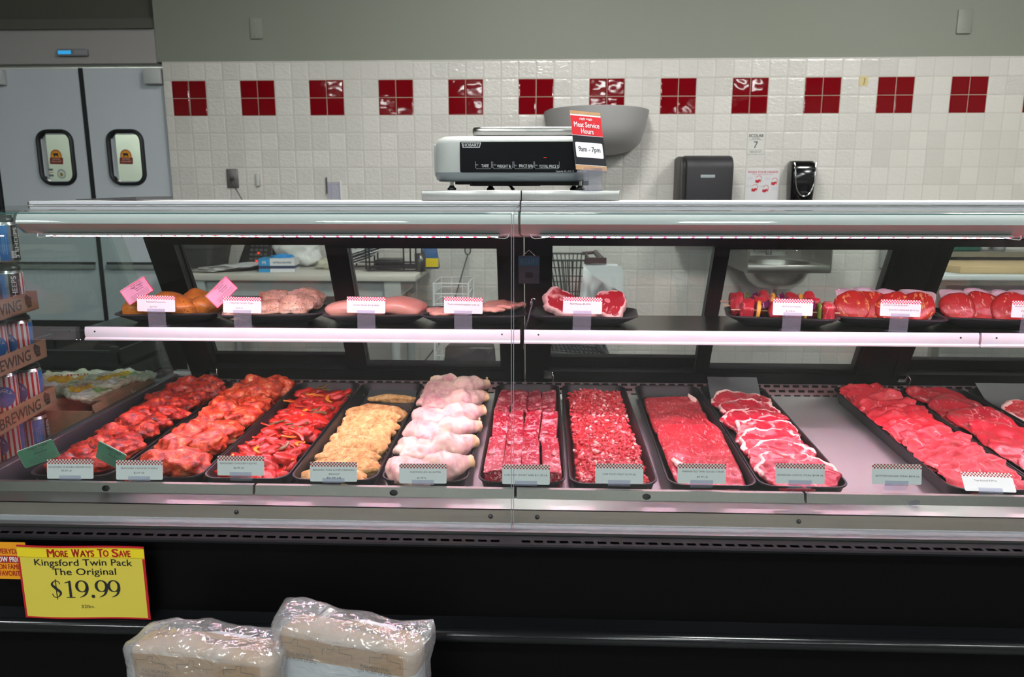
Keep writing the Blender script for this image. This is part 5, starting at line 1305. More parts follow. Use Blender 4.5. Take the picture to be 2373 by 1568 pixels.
D = [ (158, 1066, [('SEASONED CHICKEN DRUMSTICKS', 0.029, 0.106, 0), ('$2.29 LB.', 0.020, 0.026, -0.008)], 'white checkered card for red seasoned drumsticks at the deck front', 0.03),
      (319, 1068, [('SEASONED CHICKEN THIGHS', 0.028, 0.090, 0), ('$2.29 LB.', 0.017, 0.027, 0.0)], 'white checkered card for red seasoned thighs at the deck front', 0.03),
      (555, 1058, [('SEASONED CHICKEN FAJITAS', 0.029, 0.090, -0.006), ('$6.99 LB.', 0.018, 0.026, -0.004)], 'white checkered card for chicken fajitas at the deck front', 0.02),
      (771, 1072, [('BREADED THIN SLICED CHICKEN', 0.028, 0.100, 0), ('BREAST', 0.018, 0.026, 0.002), ('$6.99 LB.', 0.009, 0.036, 0.002)], 'white checkered card for breaded chicken at the deck front', 0.02),
      (979, 1076, [('CHICKEN LEG QUARTER', 0.027, 0.075, 0.006), ('$1.99 lb.', 0.013, 0.023, -0.002)], 'white checkered card for chicken leg quarters at the deck front', 0.02),
      (1219, 1078, [('CAB BEEF SHORT RIBS $11.99 LB.', 0.022, 0.104, 0)], 'white checkered card for short ribs at the deck front', 0.0),
      (1436, 1076, [('CAB TACO MEAT $7.99 LB.', 0.022, 0.079, 0)], 'white checkered card for taco meat at the deck front', 0.0),
      (1628, 1076, [('MARINATED THIN SLICED STEAK', 0.029, 0.098, 0.003), ('$9.99 LB.', 0.016, 0.026, 0.002)], 'white checkered card for marinated thin sliced steak at the deck front', 0.0),
      (1857, 1076, [('BONELESS CHUCK STEAK $9.99 LB.', 0.020, 0.106, 0.001)], 'white checkered card for boneless chuck steak at the deck front', -0.01),
      (2082, 1077, [('BOTTOM ROUND STEAK $8.99 LB.', 0.019, 0.100, 0.002)], 'white checkered card for bottom round steak before the empty steel deck', -0.01)]
for px, py, ln, lab, yw in D:
    price_card(px, py, 1.700, ln, lab, True, 0.16, yw, ysize=0.0040)
price_card(2302, 1094, 1.700, [('Top Round 8.99 lb', 0.026, 0.050, -0.006)], 'white checkered card leaning far back before the top round slices', True, 0.75, -0.06, ysize=0.0038, foot=0.752)
# pink and green recipe cards clipped behind the price cards
def border_mat(name, w, h, b, inner, outer):
    m = N(name); X, Y, Z = m.sep(m.coord())
    f = m.math('MULTIPLY', m.math('LESS_THAN', m.math('ABSOLUTE', X), w / 2 - b), m.math('LESS_THAN', m.math('ABSOLUTE', Z), h / 2 - b))
    return m.pbr(m.mix(f, outer, inner), 0.3)
RW, RH = 0.090, 0.0500
M['pink_card'] = border_mat('pink_card', RW, RH, 0.0018, (0.76, 0.36, 0.52), (0.72, 0.03, 0.07))
def grad_green():
    m = N('green_card'); X, Y, Z = m.sep(m.coord())
    return m.pbr((0.075, 0.21, 0.13), 0.3)
M['green_card'] = grad_green()
def recipe_card(px, py, Y, rot, lines, mat, label, small, yaw=0.0, stem=None, w=1.0):
    p = at(px, py, Y)
    t = thing('recipe_card', label, 'recipe card', (p.x, Y, p.z), (0, rot, yaw), 'recipe cards in the case')
    mb = MB().plate([(a, b) for a, b in rrect(RW * w, RH * w, 0.003, 3)], -0.0006, 0.0006)
    for txt, dx, dz, wd, sz in lines: mb.text(txt, sz, face_xz(dx, -0.0009, dz), 1, 0.02, width=wd)
    for k in range(small):
        mb.text('chicken seasoned with herbs spices and salt', 0.0018, face_xz(0.004, -0.0009, -0.007 - 0.0032 * k), 1, 0.0, width=0.062 - 0.012 * (k == small - 1))
    mb.build('card', [mat, M['ink_soft']], t, local=True)
    MB().plate([(a - 0.001, b + 0.0012) for a, b in rrect(RW * w, RH * w, 0.003, 3)], 0.0008, 0.0014).build('backing_card', M['card_white'], t, local=True)
    return t
M['ink_soft'] = flat('ink_soft', (0.06, 0.03, 0.05), 0.5)
PK = [('Prepared with', 0.010, 0.019, 0.036, 0.0032)]
recipe_card(317, 674, 2.195, -radians(31), PK + [("Piggly Wiggly's", 0.010, 0.013, 0.042, 0.004), ('Very Own', 0.012, 0.006, 0.028, 0.004), ('Seasoning', 0.012, 0.000, 0.024, 0.003)], M['pink_card'], 'tilted pink card with a red border beside the seasoned drumsticks card', 5, 0.03)
recipe_card(514, 677, 2.195, -radians(43), PK + [('Garlic', 0.010, 0.013, 0.022, 0.004), ('Parmesan', 0.012, 0.006, 0.030, 0.004), ('Marinade', 0.012, 0.000, 0.024, 0.003)], M['pink_card'], 'tilted pink card with a red border beside the seasoned thighs card', 5, 0.03)
GR = [('piggly wiggly', 0.006, 0.018, 0.046, 0.005), ('Prepared with', 0.004, 0.011, 0.022, 0.0024), ('Adobo', 0.006, 0.004, 0.030, 0.006), ('Seasoning', 0.006, -0.003, 0.018, 0.0022)]
recipe_card(90, 1051, 1.722, -radians(18), GR, M['green_card'], 'tilted green card before the red drumsticks, nearest the stacked cans', 5, 0.30, w=0.93)
recipe_card(257, 1057, 1.722, radians(20), GR, M['green_card'], 'tilted green card between the red drumsticks card and the thighs card', 5, -0.25, w=0.93)
# spare clear card holders
c = at(1232, 690, 2.20)
t = thing('clear_card_holder', 'clear plastic card holder stuck upright in the gap between the two shelves', 'holder', (c.x, 2.2, c.z - 0.07))
mb = MB(); mb.hexa([(c.x - 0.014, 2.19, c.z - 0.07), (c.x - 0.010, 2.19, c.z - 0.07), (c.x - 0.008, 2.24, c.z - 0.07), (c.x - 0.012, 2.24, c.z - 0.07), (c.x + 0.0, 2.19, c.z - 0.012), (c.x + 0.004, 2.19, c.z - 0.012), (c.x + 0.006, 2.24, c.z - 0.012), (c.x + 0.002, 2.24, c.z - 0.012)])
mb.build('sleeve', M['clear_plastic'], t)
MB().tube([(c.x - 0.004, 2.195, c.z - 0.02), (c.x + 0.0, 2.195, c.z - 0.004), (c.x + 0.005, 2.195, c.z), (c.x + 0.011, 2.195, c.z - 0.004)], 0.0012, 6).build('hook', M['chrome'], t)
MB().tube([(c.x - 0.022, 2.19, SHZ - 0.06), (c.x - 0.018, 2.19, SHZ), (c.x - 0.012, 2.19, c.z - 0.07)], 0.003, 6).build('black_spring_foot', M['black_matte'], t)
c = at(2117, 1160, 1.665)
tag(MB().lathe([(0, 0), (0.0125, 0), (0.0125, 0.001), (0.010, 0.0015), (0, 0.0015)], n=24).xf(Matrix.Translation((c.x, 1.662, 0.747)) @ Matrix.Rotation(pi / 2 + 0.6, 4, 'X')).build('clear_disc', M['clear_plastic']), 'clear round plastic disc stuck on the steel lip under the bottom round card', 'disc')
# ================================================================== on top of the case
CT = 1.4225
x0, x1 = at(977, 450, 2.12).x, at(1436, 450, 2.12).x; zt = at(1200, 441, 2.12).z; xj = at(1208, 452, 2.12).x
st = thing('steel_riser', 'long stainless steel riser in two lengths under the scale', 'riser', ((x0 + x1) / 2, 2.12, CT))
for a, b in ((x0, xj - 0.0012), (xj + 0.0012, x1)):
    MB().box(a, b, 2.12, 2.40, CT + 0.0005, zt).build('steel_box', M['panel_steel2'] if 'panel_steel2' in M else M['panel_steel'], st, bevel=0.0012)
RZ = zt
# counter scale
SX0, SX1 = at(1003, 330, 2.16).x, at(1362, 330, 2.16).x
Zt, Zb, Zm = at(1100, 314, 2.16).z, at(1100, 420, 2.16).z, at(1100, 399, 2.16).z
sc = thing('counter_scale', 'pale grey counter scale with a black display on the steel riser', 'scale', ((SX0 + SX1) / 2, 2.16, RZ))
M['scale_grey'] = flat('scale_grey', (0.56, 0.58, 0.57), 0.38); M['scale_band'] = flat('scale_band', (0.20, 0.23, 0.25), 0.25, coat=0.3)
mb = MB(); rings = []
cxm = (SX0 + SX1) / 2; w = SX1 - SX0; cyb = 2.16 + 0.17
for z, kx, ky, r in ((Zm, w, 0.34, 0.05), (Zm + 0.02, w, 0.34, 0.05), (Zt - 0.02, w - 0.004, 0.338, 0.05), (Zt - 0.007, w - 0.016, 0.326, 0.05), (Zt, w - 0.045, 0.30, 0.05)):
    rings.append([(cxm + a, cyb + b, z) for a, b in rrect(kx, ky, r, 7)])
mb.loft(rings); mb.build('housing', M['scale_grey'], sc, autosmooth=60)
mb = MB(); rings = []
for z, k in ((Zb, -0.02), (Zb + 0.006, -0.004), (Zm, 0.0)):
    rings.append([(cxm + a, cyb + b, z) for a, b in rrect(w + k, 0.34 + k, 0.05, 7)])
mb.loft(rings); mb.build('base_band', M['scale_band'], sc, autosmooth=60)
# side cover seam at the can end
MB().box(SX0 - 0.004, SX0 + 0.02, 2.20, 2.44, Zb + 0.012, Zt - 0.018).build('side_cover', M['scale_grey'], sc, bevel=0.008)
# display window
dx0, dx1 = at(1066, 360, 2.159).x, at(1338, 360, 2.159).x; dzt, dzb = at(1200, 328, 2.159).z, at(1200, 399, 2.159).z
mb = MB(); mb.plate([((dx0 + dx1) / 2 + a, (dzt + dzb) / 2 + b) for a, b in rrect(dx1 - dx0, dzt - dzb, 0.004, 4)], 2.1575, 2.162)
yl = 2.1571
lab = [('TARE', 1124, 384, 17), ('WEIGHT lb', 1168, 385, 32), ('PRICE $/lb', 1219, 385, 32), ('TOTAL PRICE $', 1272, 386, 45)]
pxm = (at(1300, 385, yl).x - at(1200, 385, yl).x) / 100
for tx, px, py, wp in lab:
    p = at(px, py, yl); mb.text(tx, 0.0082, face_xz(p.x, yl, p.z), 1, 0.02, width=wp * pxm)
for (pa, pb) in ((1100, 1140), (1140, 1189), (1189, 1237), (1237, 1297)):
    a = at(pa + 2, 386, yl); b = at(pb - 1, 386, yl); zz = at(pa, 391, yl).z
    pts = [(a.x, yl, zz + 0.020), (a.x, yl, zz + 0.004), (a.x + 0.004, yl, zz), (b.x - 0.004, yl, zz), (b.x, yl, zz + 0.004), (b.x, yl, zz + 0.020)]
    mb.tube(pts, 0.0005, 4, 1)
for tx, px, py in (('NET', 1105, 382), ('ZERO', 1147, 382), ('lb', 1194, 383), ('PRE', 1243, 383)):
    p = at(px, py, yl); mb.text(tx, 0.0038, face_xz(p.x, yl, p.z), 2, 0.0, width=0.008)
p = at(1309, 397, yl); mb.text('Capacity 30 x 0.01 lb', 0.0045, face_xz(p.x, yl, p.z), 1, 0.0, width=42 * pxm)
mb.build('display_window', [M['black_gloss'], flat('label_white', (0.75, 0.75, 0.78), .4), flat('label_lilac', (0.45, 0.42, 0.6), .4)], sc)
p = at(1263, 365, 2.157); MB().box(p.x - 0.004, p.x + 0.004, 2.1565, 2.1575, p.z - 0.0008, p.z + 0.0008).build('indicator_light', emis('red_dot', (1, 0.06, 0.03), 1.2), sc)
# maker's badge
a = at(1069, 330, 2.157); b = at(1115, 342, 2.157); cxb = (a.x + b.x) / 2; czb = (a.z + b.z) / 2; bw = b.x - a.x; bh = a.z - b.z
mb = MB().plate([(cxb - bw / 2 + 0.004, czb - bh / 2), (cxb + bw / 2 - 0.004, czb - bh / 2), (cxb + bw / 2, czb + bh / 2), (cxb - bw / 2, czb + bh / 2)], 2.1562, 2.1575)
mb.plate([(cxb - bw / 2 + 0.006, czb - bh / 2 + .002), (cxb + bw / 2 - 0.006, czb - bh / 2 + .002), (cxb + bw / 2 - .003, czb + bh / 2 - .002), (cxb - bw / 2 + .003, czb + bh / 2 - .002)], 2.1556, 2.1563, 1)
mb.text('HOBART', 0.0075, face_xz(cxb, 2.1552, czb), 0, 0.03, width=bw * 0.78)
mb.build('badge', [M['white'], M['black_gloss']], sc)
# weighing platter
px0, px1 = at(1093, 300, 2.26).x, at(1375, 300, 2.26).x; pz1 = at(1200, 293, 2.26).z; pz0 = at(1200, 308, 2.26).z
rings = []
for z, k, r in ((pz0 - 0.006, -0.006, 0.03), (pz0 + 0.002, 0.0, 0.03), (pz1 - 0.006, 0.0, 0.03), (pz1 - 0.001, -0.006, 0.028), (pz1, -0.016, 0.024)):
    rings.append([((px0 + px1) / 2 + a, 2.40 + b, z) for a, b in rrect(px1 - px0 + k, 0.28 + k, r, 6)])
MB().loft(rings).build('platter', M['platter'] if 'platter' in M else M['steel'], sc, autosmooth=60)
MB().box(px0 + 0.03, px1 - 0.03, 2.30, 2.46, Zt - 0.002, pz0 - 0.004).build('platter_support', M['dark_gray'], sc)
# feet and underside parts
def foot(px, Y):
    x = at(px, 430, Y).x
    mb = MB().lathe([(0.005, 0.012), (0.005, Zb - RZ + 0.002)], (x, Y, RZ), 12, 0)
    mb.lathe([(0, 0.0004), (0.0125, 0.0004), (0.0125, 0.006), (0.009, 0.009), (0.006, 0.014), (0, 0.014)], (x, Y, RZ), 18, 1)
    mb.build('foot', [M['chrome'], M['black_plastic']], sc)
foot(1047, 2.20); foot(1137, 2.42); foot(1330, 2.42); foot(1345, 2.20)
mb = MB(); a = at(1060, 420, 2.3).x; b = at(1330, 420, 2.3).x
mb.box(a, a + 0.05, 2.24, 2.30, Zb - 0.008, Zb + 0.002); mb.box(a + 0.04, b - 0.1, 2.27, 2.42, Zb - 0.012, Zb + 0.002); mb.box(b - 0.14, b + 0.04, 2.24, 2.44, Zb - 0.010, Zb + 0.002)
mb.build('under_bracket', M['black_plastic'], sc)
mb = MB(); q = at(1170, 425, 2.28); mb.tube([(q.x, 2.28, Zb - 0.006), (q.x + 0.015, 2.275, Zb - 0.010), (q.x + 0.022, 2.275, RZ + 0.006), (q.x + 0.022, 2.30, RZ + 0.004), (q.x + 0.022, 2.39, RZ + 0.004)], 0.0045, 8)
mb.build('power_cable', M['black_plastic'], sc)

# hours sign in a clear clip, leaning back
BL, BR = at(1335, 392, 2.085), at(1407, 397, 2.115)
TL_, TR_ = at(1320, 255, 2.165), at(1394, 262, 2.195)
hs = thing('hours_sign', 'red and black service hours card in a clear clip beside the scale', 'sign', (BL.x, 2.09, RZ))
ex = (BR - BL); ez = (TL_ - BL); wS, hS = ex.length, ez.length
nrm = ex.cross(ez).normalized()
Mq = Matrix(((ex.x / wS, ez.x / hS, nrm.x, BL.x), (ex.y / wS, ez.y / hS, nrm.y, BL.y), (ex.z / wS, ez.z / hS, nrm.z, BL.z), (0, 0, 0, 1)))
mb = MB()
def qbox(u0, u1, v0, v1, o0, o1, mi):
    st_ = len(mb.v); mb.box(u0 * wS, u1 * wS, v0 * hS, v1 * hS, o0, o1, mi); mb.xf(Mq, st_)
def qtext(s, u, v, size, wd, mi):
    mb.text(s, size, Mq @ Matrix.Translation((u * wS, v * hS, 0.0009)), mi, 0.02, width=wd * wS)
qbox(0, 1, 0, 1, -0.001, 0.0, 0)
qbox(0, 1, 0.0, 0.075, 0.0, 0.0003, 1); qbox(0, 1, 0.945, 1.0, 0.0, 0.0003, 1)
qbox(0, 1, 0.085, 0.575, 0.0, 0.0003, 2); qbox(0, 1, 0.585, 0.915, 0.0, 0.0003, 3)
st_ = len(mb.v); mb.prismz([(wS / 2 + a, hS * 0.335 + b) for a, b in rrect(wS * 0.88, hS * 0.255, 0.004, 4)], 0.0003, 0.0006, 0); mb.xf(Mq, st_)
qtext('piggly wiggly', 0.5, 0.865, 0.0062, 0.42, 0); qtext('Meat Service', 0.5, 0.765, 0.0155, 0.82, 0); qtext('Hours', 0.5, 0.655, 0.0155, 0.40, 0)
qtext('9am - 7pm', 0.5, 0.335, 0.0150, 0.70, 4)
M['wood_print'] = flat('wood_print', (0.50, 0.28, 0.14), 0.4, var=0.25, bscale=160)
mb.build('card', [M['card_white'], M['wood_print'], flat('sign_black', (0.018, 0.020, 0.026), 0.3), flat('sign_red', (0.66, 0.022, 0.035), 0.35), flat('sign_navy', (0.02, 0.03, 0.045), .4)], hs)
c0, c1 = at(1352, 392, 2.10), at(1396, 392, 2.10)
mb = MB().hexa([(c0.x, 2.098, RZ + 0.0006), (c1.x, 2.118, RZ + 0.0006), (c1.x, 2.121, RZ + 0.0006), (c0.x, 2.101, RZ + 0.0006), (c0.x, 2.084, c0.z + 0.004), (c1.x, 2.108, c0.z + 0.004), (c1.x, 2.111, c0.z + 0.004), (c0.x, 2.087, c0.z + 0.004)])
mb.box(c0.x - 0.014, c1.x + 0.012, 2.100, 2.104, c0.z - 0.010, c0.z + 0.002)
mb.box(c0.x, c1.x, 2.10, 2.19, RZ + 0.0004, RZ + 0.0012)
mb.build('clip_holder', M['clear_plastic'], hs)

# ================================================================== front of the case
p0, p1 = at(40, 1262, 1.437), at(331, 1437, 1.437); SXa, SXb = -1.1045, -0.8305; z1, z0 = 0.7165, 0.5485
ys = thing('sale_sign', 'yellow charcoal price sign with a red border hanging on the black case front', 'sign', ((SXa + SXb) / 2, 1.437, z0))
W_, H_ = SXb - SXa, z1 - z0
def wob(x, z): return 1.4355 - 0.003 * sin((x - SXa) / W_ * 6.0) 
mb = MB(); yl = 1.4325
def panel(u0, u1, v0, v1, off, mi, n=16):
    vs = []
    for k in range(n + 1):
        x = SXa + W_ * (u0 + (u1 - u0) * k / n); y = wob(x, 0) - off
        vs += [(x, y, z0 + H_ * v0), (x, y, z0 + H_ * v1)]
    if off == 0:
        vb = [(x, y + 0.0008, z) for x, y, z in vs]; n2 = len(vs)
        mb.add(vs + vb, [(2 * k, 2 * k + 2, 2 * k + 3, 2 * k + 1) for k in range(n)] + [(n2 + 2 * k + 1, n2 + 2 * k + 3, n2 + 2 * k + 2, n2 + 2 * k) for k in range(n)], mi, True)
    else: mb.add(vs, [(2 * k, 2 * k + 2, 2 * k + 3, 2 * k + 1) for k in range(n)], mi, True)
panel(0, 1, 0, 1, 0, 0)
panel(0.018, 0.980, 0.022, 0.835, 0.0004, 1)
panel(0.0, 1.0, 0.835, 0.975, 0.0004, 2); panel(0, 1, 0.838, 0.848, 0.0007, 4); panel(0, 1, 0.962, 0.970, 0.0007, 4)
def wtext(s, u, v, size, width, mi, bold=0.02):
    st_ = len(mb.v); mb.text(s, size, Matrix.Translation((SXa + u * W_, 0, z0 + v * H_)) @ Matrix.Rotation(pi / 2, 4, 'X'), mi, bold, width=width * W_)
    for k in range(st_, len(mb.v)):
        x, y, z = mb.v[k]; mb.v[k] = (x, wob(x, z) - 0.0010, z)
x_ = 0.245
for big, small, wdt in (('M', 'ORE', 0.165), ('W', 'AYS', 0.175), ('T', 'O', 0.085), ('S', 'AVE', 0.150)):
    wb = wdt * (0.36 if len(small) > 1 else 0.5)
    wtext(big, x_ + wb / 2, 0.907, 0.0175, wb * 0.92, 3, 0.045); wtext(small, x_ + wb + (wdt - wb) / 2, 0.900, 0.0140, (wdt - wb) * 0.93, 3, 0.045)
    x_ += wdt + 0.024
wtext('Kingsford Twin Pack', 0.515, 0.765, 0.0145, 0.76, 5, 0.018)
wtext('The Original', 0.515, 0.640, 0.0150, 0.49, 5, 0.018)
wtext('32lbs.', 0.515, 0.175, 0.0072, 0.105, 5, 0.006)
# serif price figures drawn as strokes of changing width
def stroke(pts, ws, mi=5, n=14):
    """a filled ribbon through points in sign units (metres), one width per point"""
    P = []
    m = len(pts)
    for k in range((m - 1) * n + 1):
        i, f = divmod(k, n); i = min(i, m - 1); f = f / n
        p = [pts[max(0, min(m - 1, i + d))] for d in (-1, 0, 1, 2)]; q = [ws[max(0, min(m - 1, i + d))] for d in (-1, 0, 1, 2)]
        cr = lambda a, b, c, d: 0.5 * (2 * b + (c - a) * f + (2 * a - 5 * b + 4 * c - d) * f * f + (3 * b - a - 3 * c + d) * f ** 3)
        P.append((cr(*[t[0] for t in p]), cr(*[t[1] for t in p]), cr(*q)))
    vs = []
    for k, (x, z, w_) in enumerate(P):
        a = P[max(0, k - 1)]; b = P[min(len(P) - 1, k + 1)]; tx, tz = b[0] - a[0], b[1] - a[1]; L = sqrt(tx * tx + tz * tz) or 1
        nx_, nz_ = -tz / L, tx / L
        for s in (1, -1):
            X = x + nx_ * w_ / 2 * s; vs.append((X, wob(X, 0) - 0.0010, z + nz_ * w_ / 2 * s))
    mb.add(vs, [(2 * k, 2 * k + 1, 2 * k + 3, 2 * k + 2) for k in range(len(P) - 1)], mi)
def disc(x, z, r, mi=5):
    vs = [(x + r * cos(2 * pi * k / 20), wob(x, 0) - 0.0010, z + r * sin(2 * pi * k / 20)) for k in range(20)]; mb.add(vs, [tuple(range(20))], mi)
gz = z0 + 0.415 * H_; gh = 0.0385          # figure centre height and cap height
def nine(cx):
    h = gh; w9 = 0.0235
    pts = []; ws = []
    for k in range(15):                     # bowl
        a = radians(80 + 24 * k + 24 * 0); pts.append((cx + w9 * 0.46 * cos(a), gz + h * 0.17 + h * 0.33 * sin(a))); ws.append(0.0018 + 0.0042 * abs(cos(a)) ** 1.2)
    pts.append(pts[0]); ws.append(ws[0]); stroke(pts, ws, n=6)
    stroke([(cx + w9 * 0.46, gz + h * 0.17), (cx + w9 * 0.44, gz - h * 0.06), (cx + w9 * 0.22, gz - h * 0.34), (cx - w9 * 0.26, gz - h * 0.50)], [0.006, 0.0058, 0.0040, 0.0012])
def one(cx):
    h = gh; stroke([(cx + 0.001, gz + h * 0.50), (cx + 0.001, gz), (cx + 0.001, gz - h * 0.49)], [0.0052, 0.0055, 0.0055])
    stroke([(cx - 0.0095, gz + h * 0.38), (cx - 0.004, gz + h * 0.42), (cx + 0.003, gz + h * 0.51)], [0.0012, 0.0025, 0.0016]); stroke([(cx - 0.0085, gz - h * 0.49), (cx + 0.001, gz - h * 0.49), (cx + 0.0105, gz - h * 0.49)], [0.0016, 0.0020, 0.0016])
def dollar(cx):
    h = gh
    stroke([(cx + 0.0090, gz + h * 0.30), (cx + 0.006, gz + h * 0.45), (cx - 0.002, gz + h * 0.49), (cx - 0.0085, gz + h * 0.28), (cx + 0.0, gz + h * 0.03), (cx + 0.0088, gz - h * 0.22), (cx + 0.002, gz - h * 0.47), (cx - 0.006, gz - h * 0.46), (cx - 0.0098, gz - h * 0.28)], [0.0016, 0.002, 0.002, 0.005, 0.0066, 0.005, 0.002, 0.002, 0.0020])
    stroke([(cx, gz + h * 0.60), (cx, gz), (cx, gz - h * 0.62)], [0.0020, 0.0020, 0.0020])
bx = SXa + 0.285 * W_
dollar(bx); one(bx + 0.0285); nine(bx + 0.0545); disc(bx + 0.0765, gz - gh * 0.44, 0.0040); nine(bx + 0.0955); nine(bx + 0.1220)
mb.build('sign_sheet', [flat('sale_red', (0.52, 0.012, 0.022), .4), flat('sale_yellow', (0.72, 0.58, 0.075), .45), flat('sale_bright', (0.86, 0.66, 0.02), .4), flat('sale_letter', (0.50, 0.014, 0.016), .45), flat('sale_line', (0.55, 0.42, 0.02), .4), M['ink']], ys)
ws_ = 0.072
os_ = thing('price_notice', 'orange low price notice partly behind the yellow sign', 'sign', (-1.10, 1.446, 0.64))
mb = MB(); x1 = at(62, 1290, 1.446).x; x0 = x1 - ws_; zt_, zb_ = at(30, 1256, 1.446).z, at(30, 1341, 1.446).z; hN = zt_ - zb_
mb.box(x0, x1, 1.446, 1.4468, zb_, zt_, 0); mb.box(x0, x1, 1.4456, 1.446, zb_ + hN * 0.44, zb_ + hN * 0.635, 1)
cxn = (x0 + x1) / 2
for s, v, wd, mi in (('EVERYDAY', 0.76, 0.062, 1), ('LOW PRICES', 0.54, 0.066, 2), ('ON FAMILY', 0.34, 0.055, 1), ('FAVORITES', 0.16, 0.056, 1)):
    mb.text(s, 0.0115, face_xz(cxn, 1.4453, zb_ + hN * v), mi, 0.03, width=wd)
mb.build('notice_sheet', [flat('notice_orange', (0.86, 0.35, 0.012), .4), flat('notice_red', (0.42, 0.02, 0.012), .4), M['card_white']], os_)
mb = MB(); a = at(20, 1424, 1.466); b = at(20, 1437, 1.466); mb.box(a.x - 0.05, a.x, 1.4660, 1.4678, b.z, a.z, 0); mb.text('15A', 0.0065, face_xz(a.x - 0.014, 1.4656, (a.z + b.z) / 2), 1, 0.0)
tag(mb.build('shelf_label', [M['card_white'], M['ink']]), 'tiny white numbered label below the orange notice on the case front', 'label')

# charcoal twin packs in clear wrap
M['kraft'] = flat('kraft', (0.48, 0.30, 0.17), 0.6, bump=0.1, bscale=60, var=0.08)
M['bag_white'] = flat('bag_white', (0.66, 0.69, 0.72), 0.55, bump=0.15, bscale=40)
def wrap_mat(name, lo, hi):
    m = N(name); co = m.coord()
    n1 = m.noise(co, 8, 3, 0.5, 0.8); n2 = m.noise(m.mapping(co, (1, 1, 2.2)), 20, 2, 0.5, 1.2)
    nm = m.bump(m.math('ADD', n1, m.math('MULTIPLY', n2, 0.6)), 0.9, 0.02)
    tr = m.n('BsdfTransparent'); tr.inputs[0].default_value = (0.95, 0.96, 0.97, 1)
    gl = m.n('BsdfGlossy'); gl.inputs['Roughness'].default_value = 0.12; m.set(gl.inputs['Normal'], nm)
    df = m.n('BsdfDiffuse'); df.inputs[0].default_value = (0.74, 0.73, 0.77, 1)
    a = m.n('MixShader'); m.set(a.inputs[0], m.ramp(n1, [(0.40, (lo, lo, lo)), (0.72, (hi, hi, hi))])); m.t.links.new(tr.outputs[0], a.inputs[1]); m.t.links.new(df.outputs[0], a.inputs[2])
    b = m.n('MixShader'); lw = m.n('LayerWeight'); lw.inputs[0].default_value = 0.35; m.set(lw.inputs['Normal'], nm)
    m.set(b.inputs[0], m.math('ADD', m.math('MULTIPLY', lw.outputs[1], 0.45), 0.06)); m.t.links.new(a.outputs[0], b.inputs[1]); m.t.links.new(gl.outputs[0], b.inputs[2])
    m.t.links.new(b.outputs[0], m.out.inputs[0]); return m.mat
M['clear_wrap'] = wrap_mat('clear_wrap', 0.05, 0.22); M['folded_wrap'] = wrap_mat('folded_wrap', 0.22, 0.55)
def pillow(mb, w, d, h, seed, amp, mi=0, bulge=0.005, top=0.0, dome=0.0, z0=0.0, nx=20, nz=24):
    """soft upright bag: rounded box, wrinkled; split by height through mi(z, face)"""
    r = random.Random(seed); off = Vector((r.uniform(-9, 9), r.uniform(-9, 9), 0)); rings = []
    prof = rrect(w, d, min(w, d) * 0.30, 6)
    dense = []
    for k in range(len(prof)):
        a, b = Vector((*prof[k], 0)), Vector((*prof[(k + 1) % len(prof)], 0)); m_ = max(1, int((b - a).length / 0.018))
        dense += [a + (b - a) * (q / m_) for q in range(m_)]
    for j in range(nz + 1):
        t = j / nz; z = z0 + h * t; k = 1.0 - (0.05 if t < 0.04 else 0) 
        rings.append([])
        for p in dense:
            q = p * k; n_ = p.normalized()
            dd = bulge * sin(pi * min(1, t * 1.05)) + amp * fbm(Vector((p.x, p.y, z * 0.8)) + off, 13, 3)
            rings[-1].append(Vector((q.x + n_.x * dd, q.y + n_.y * dd, z)))
    for kk, zz in ((0.97, 0.005), (0.84, 0.010), (0.55, 0.014), (0.2, 0.015)):
        rings.append([Vector((p.x * kk, p.y * kk, z0 + h + zz * (1 + dome) + amp * 1.0 * fbm(Vector((p.x * kk, p.y * kk, 3)) + off, 16, 3))) for p in rings[nz]])
    return rings
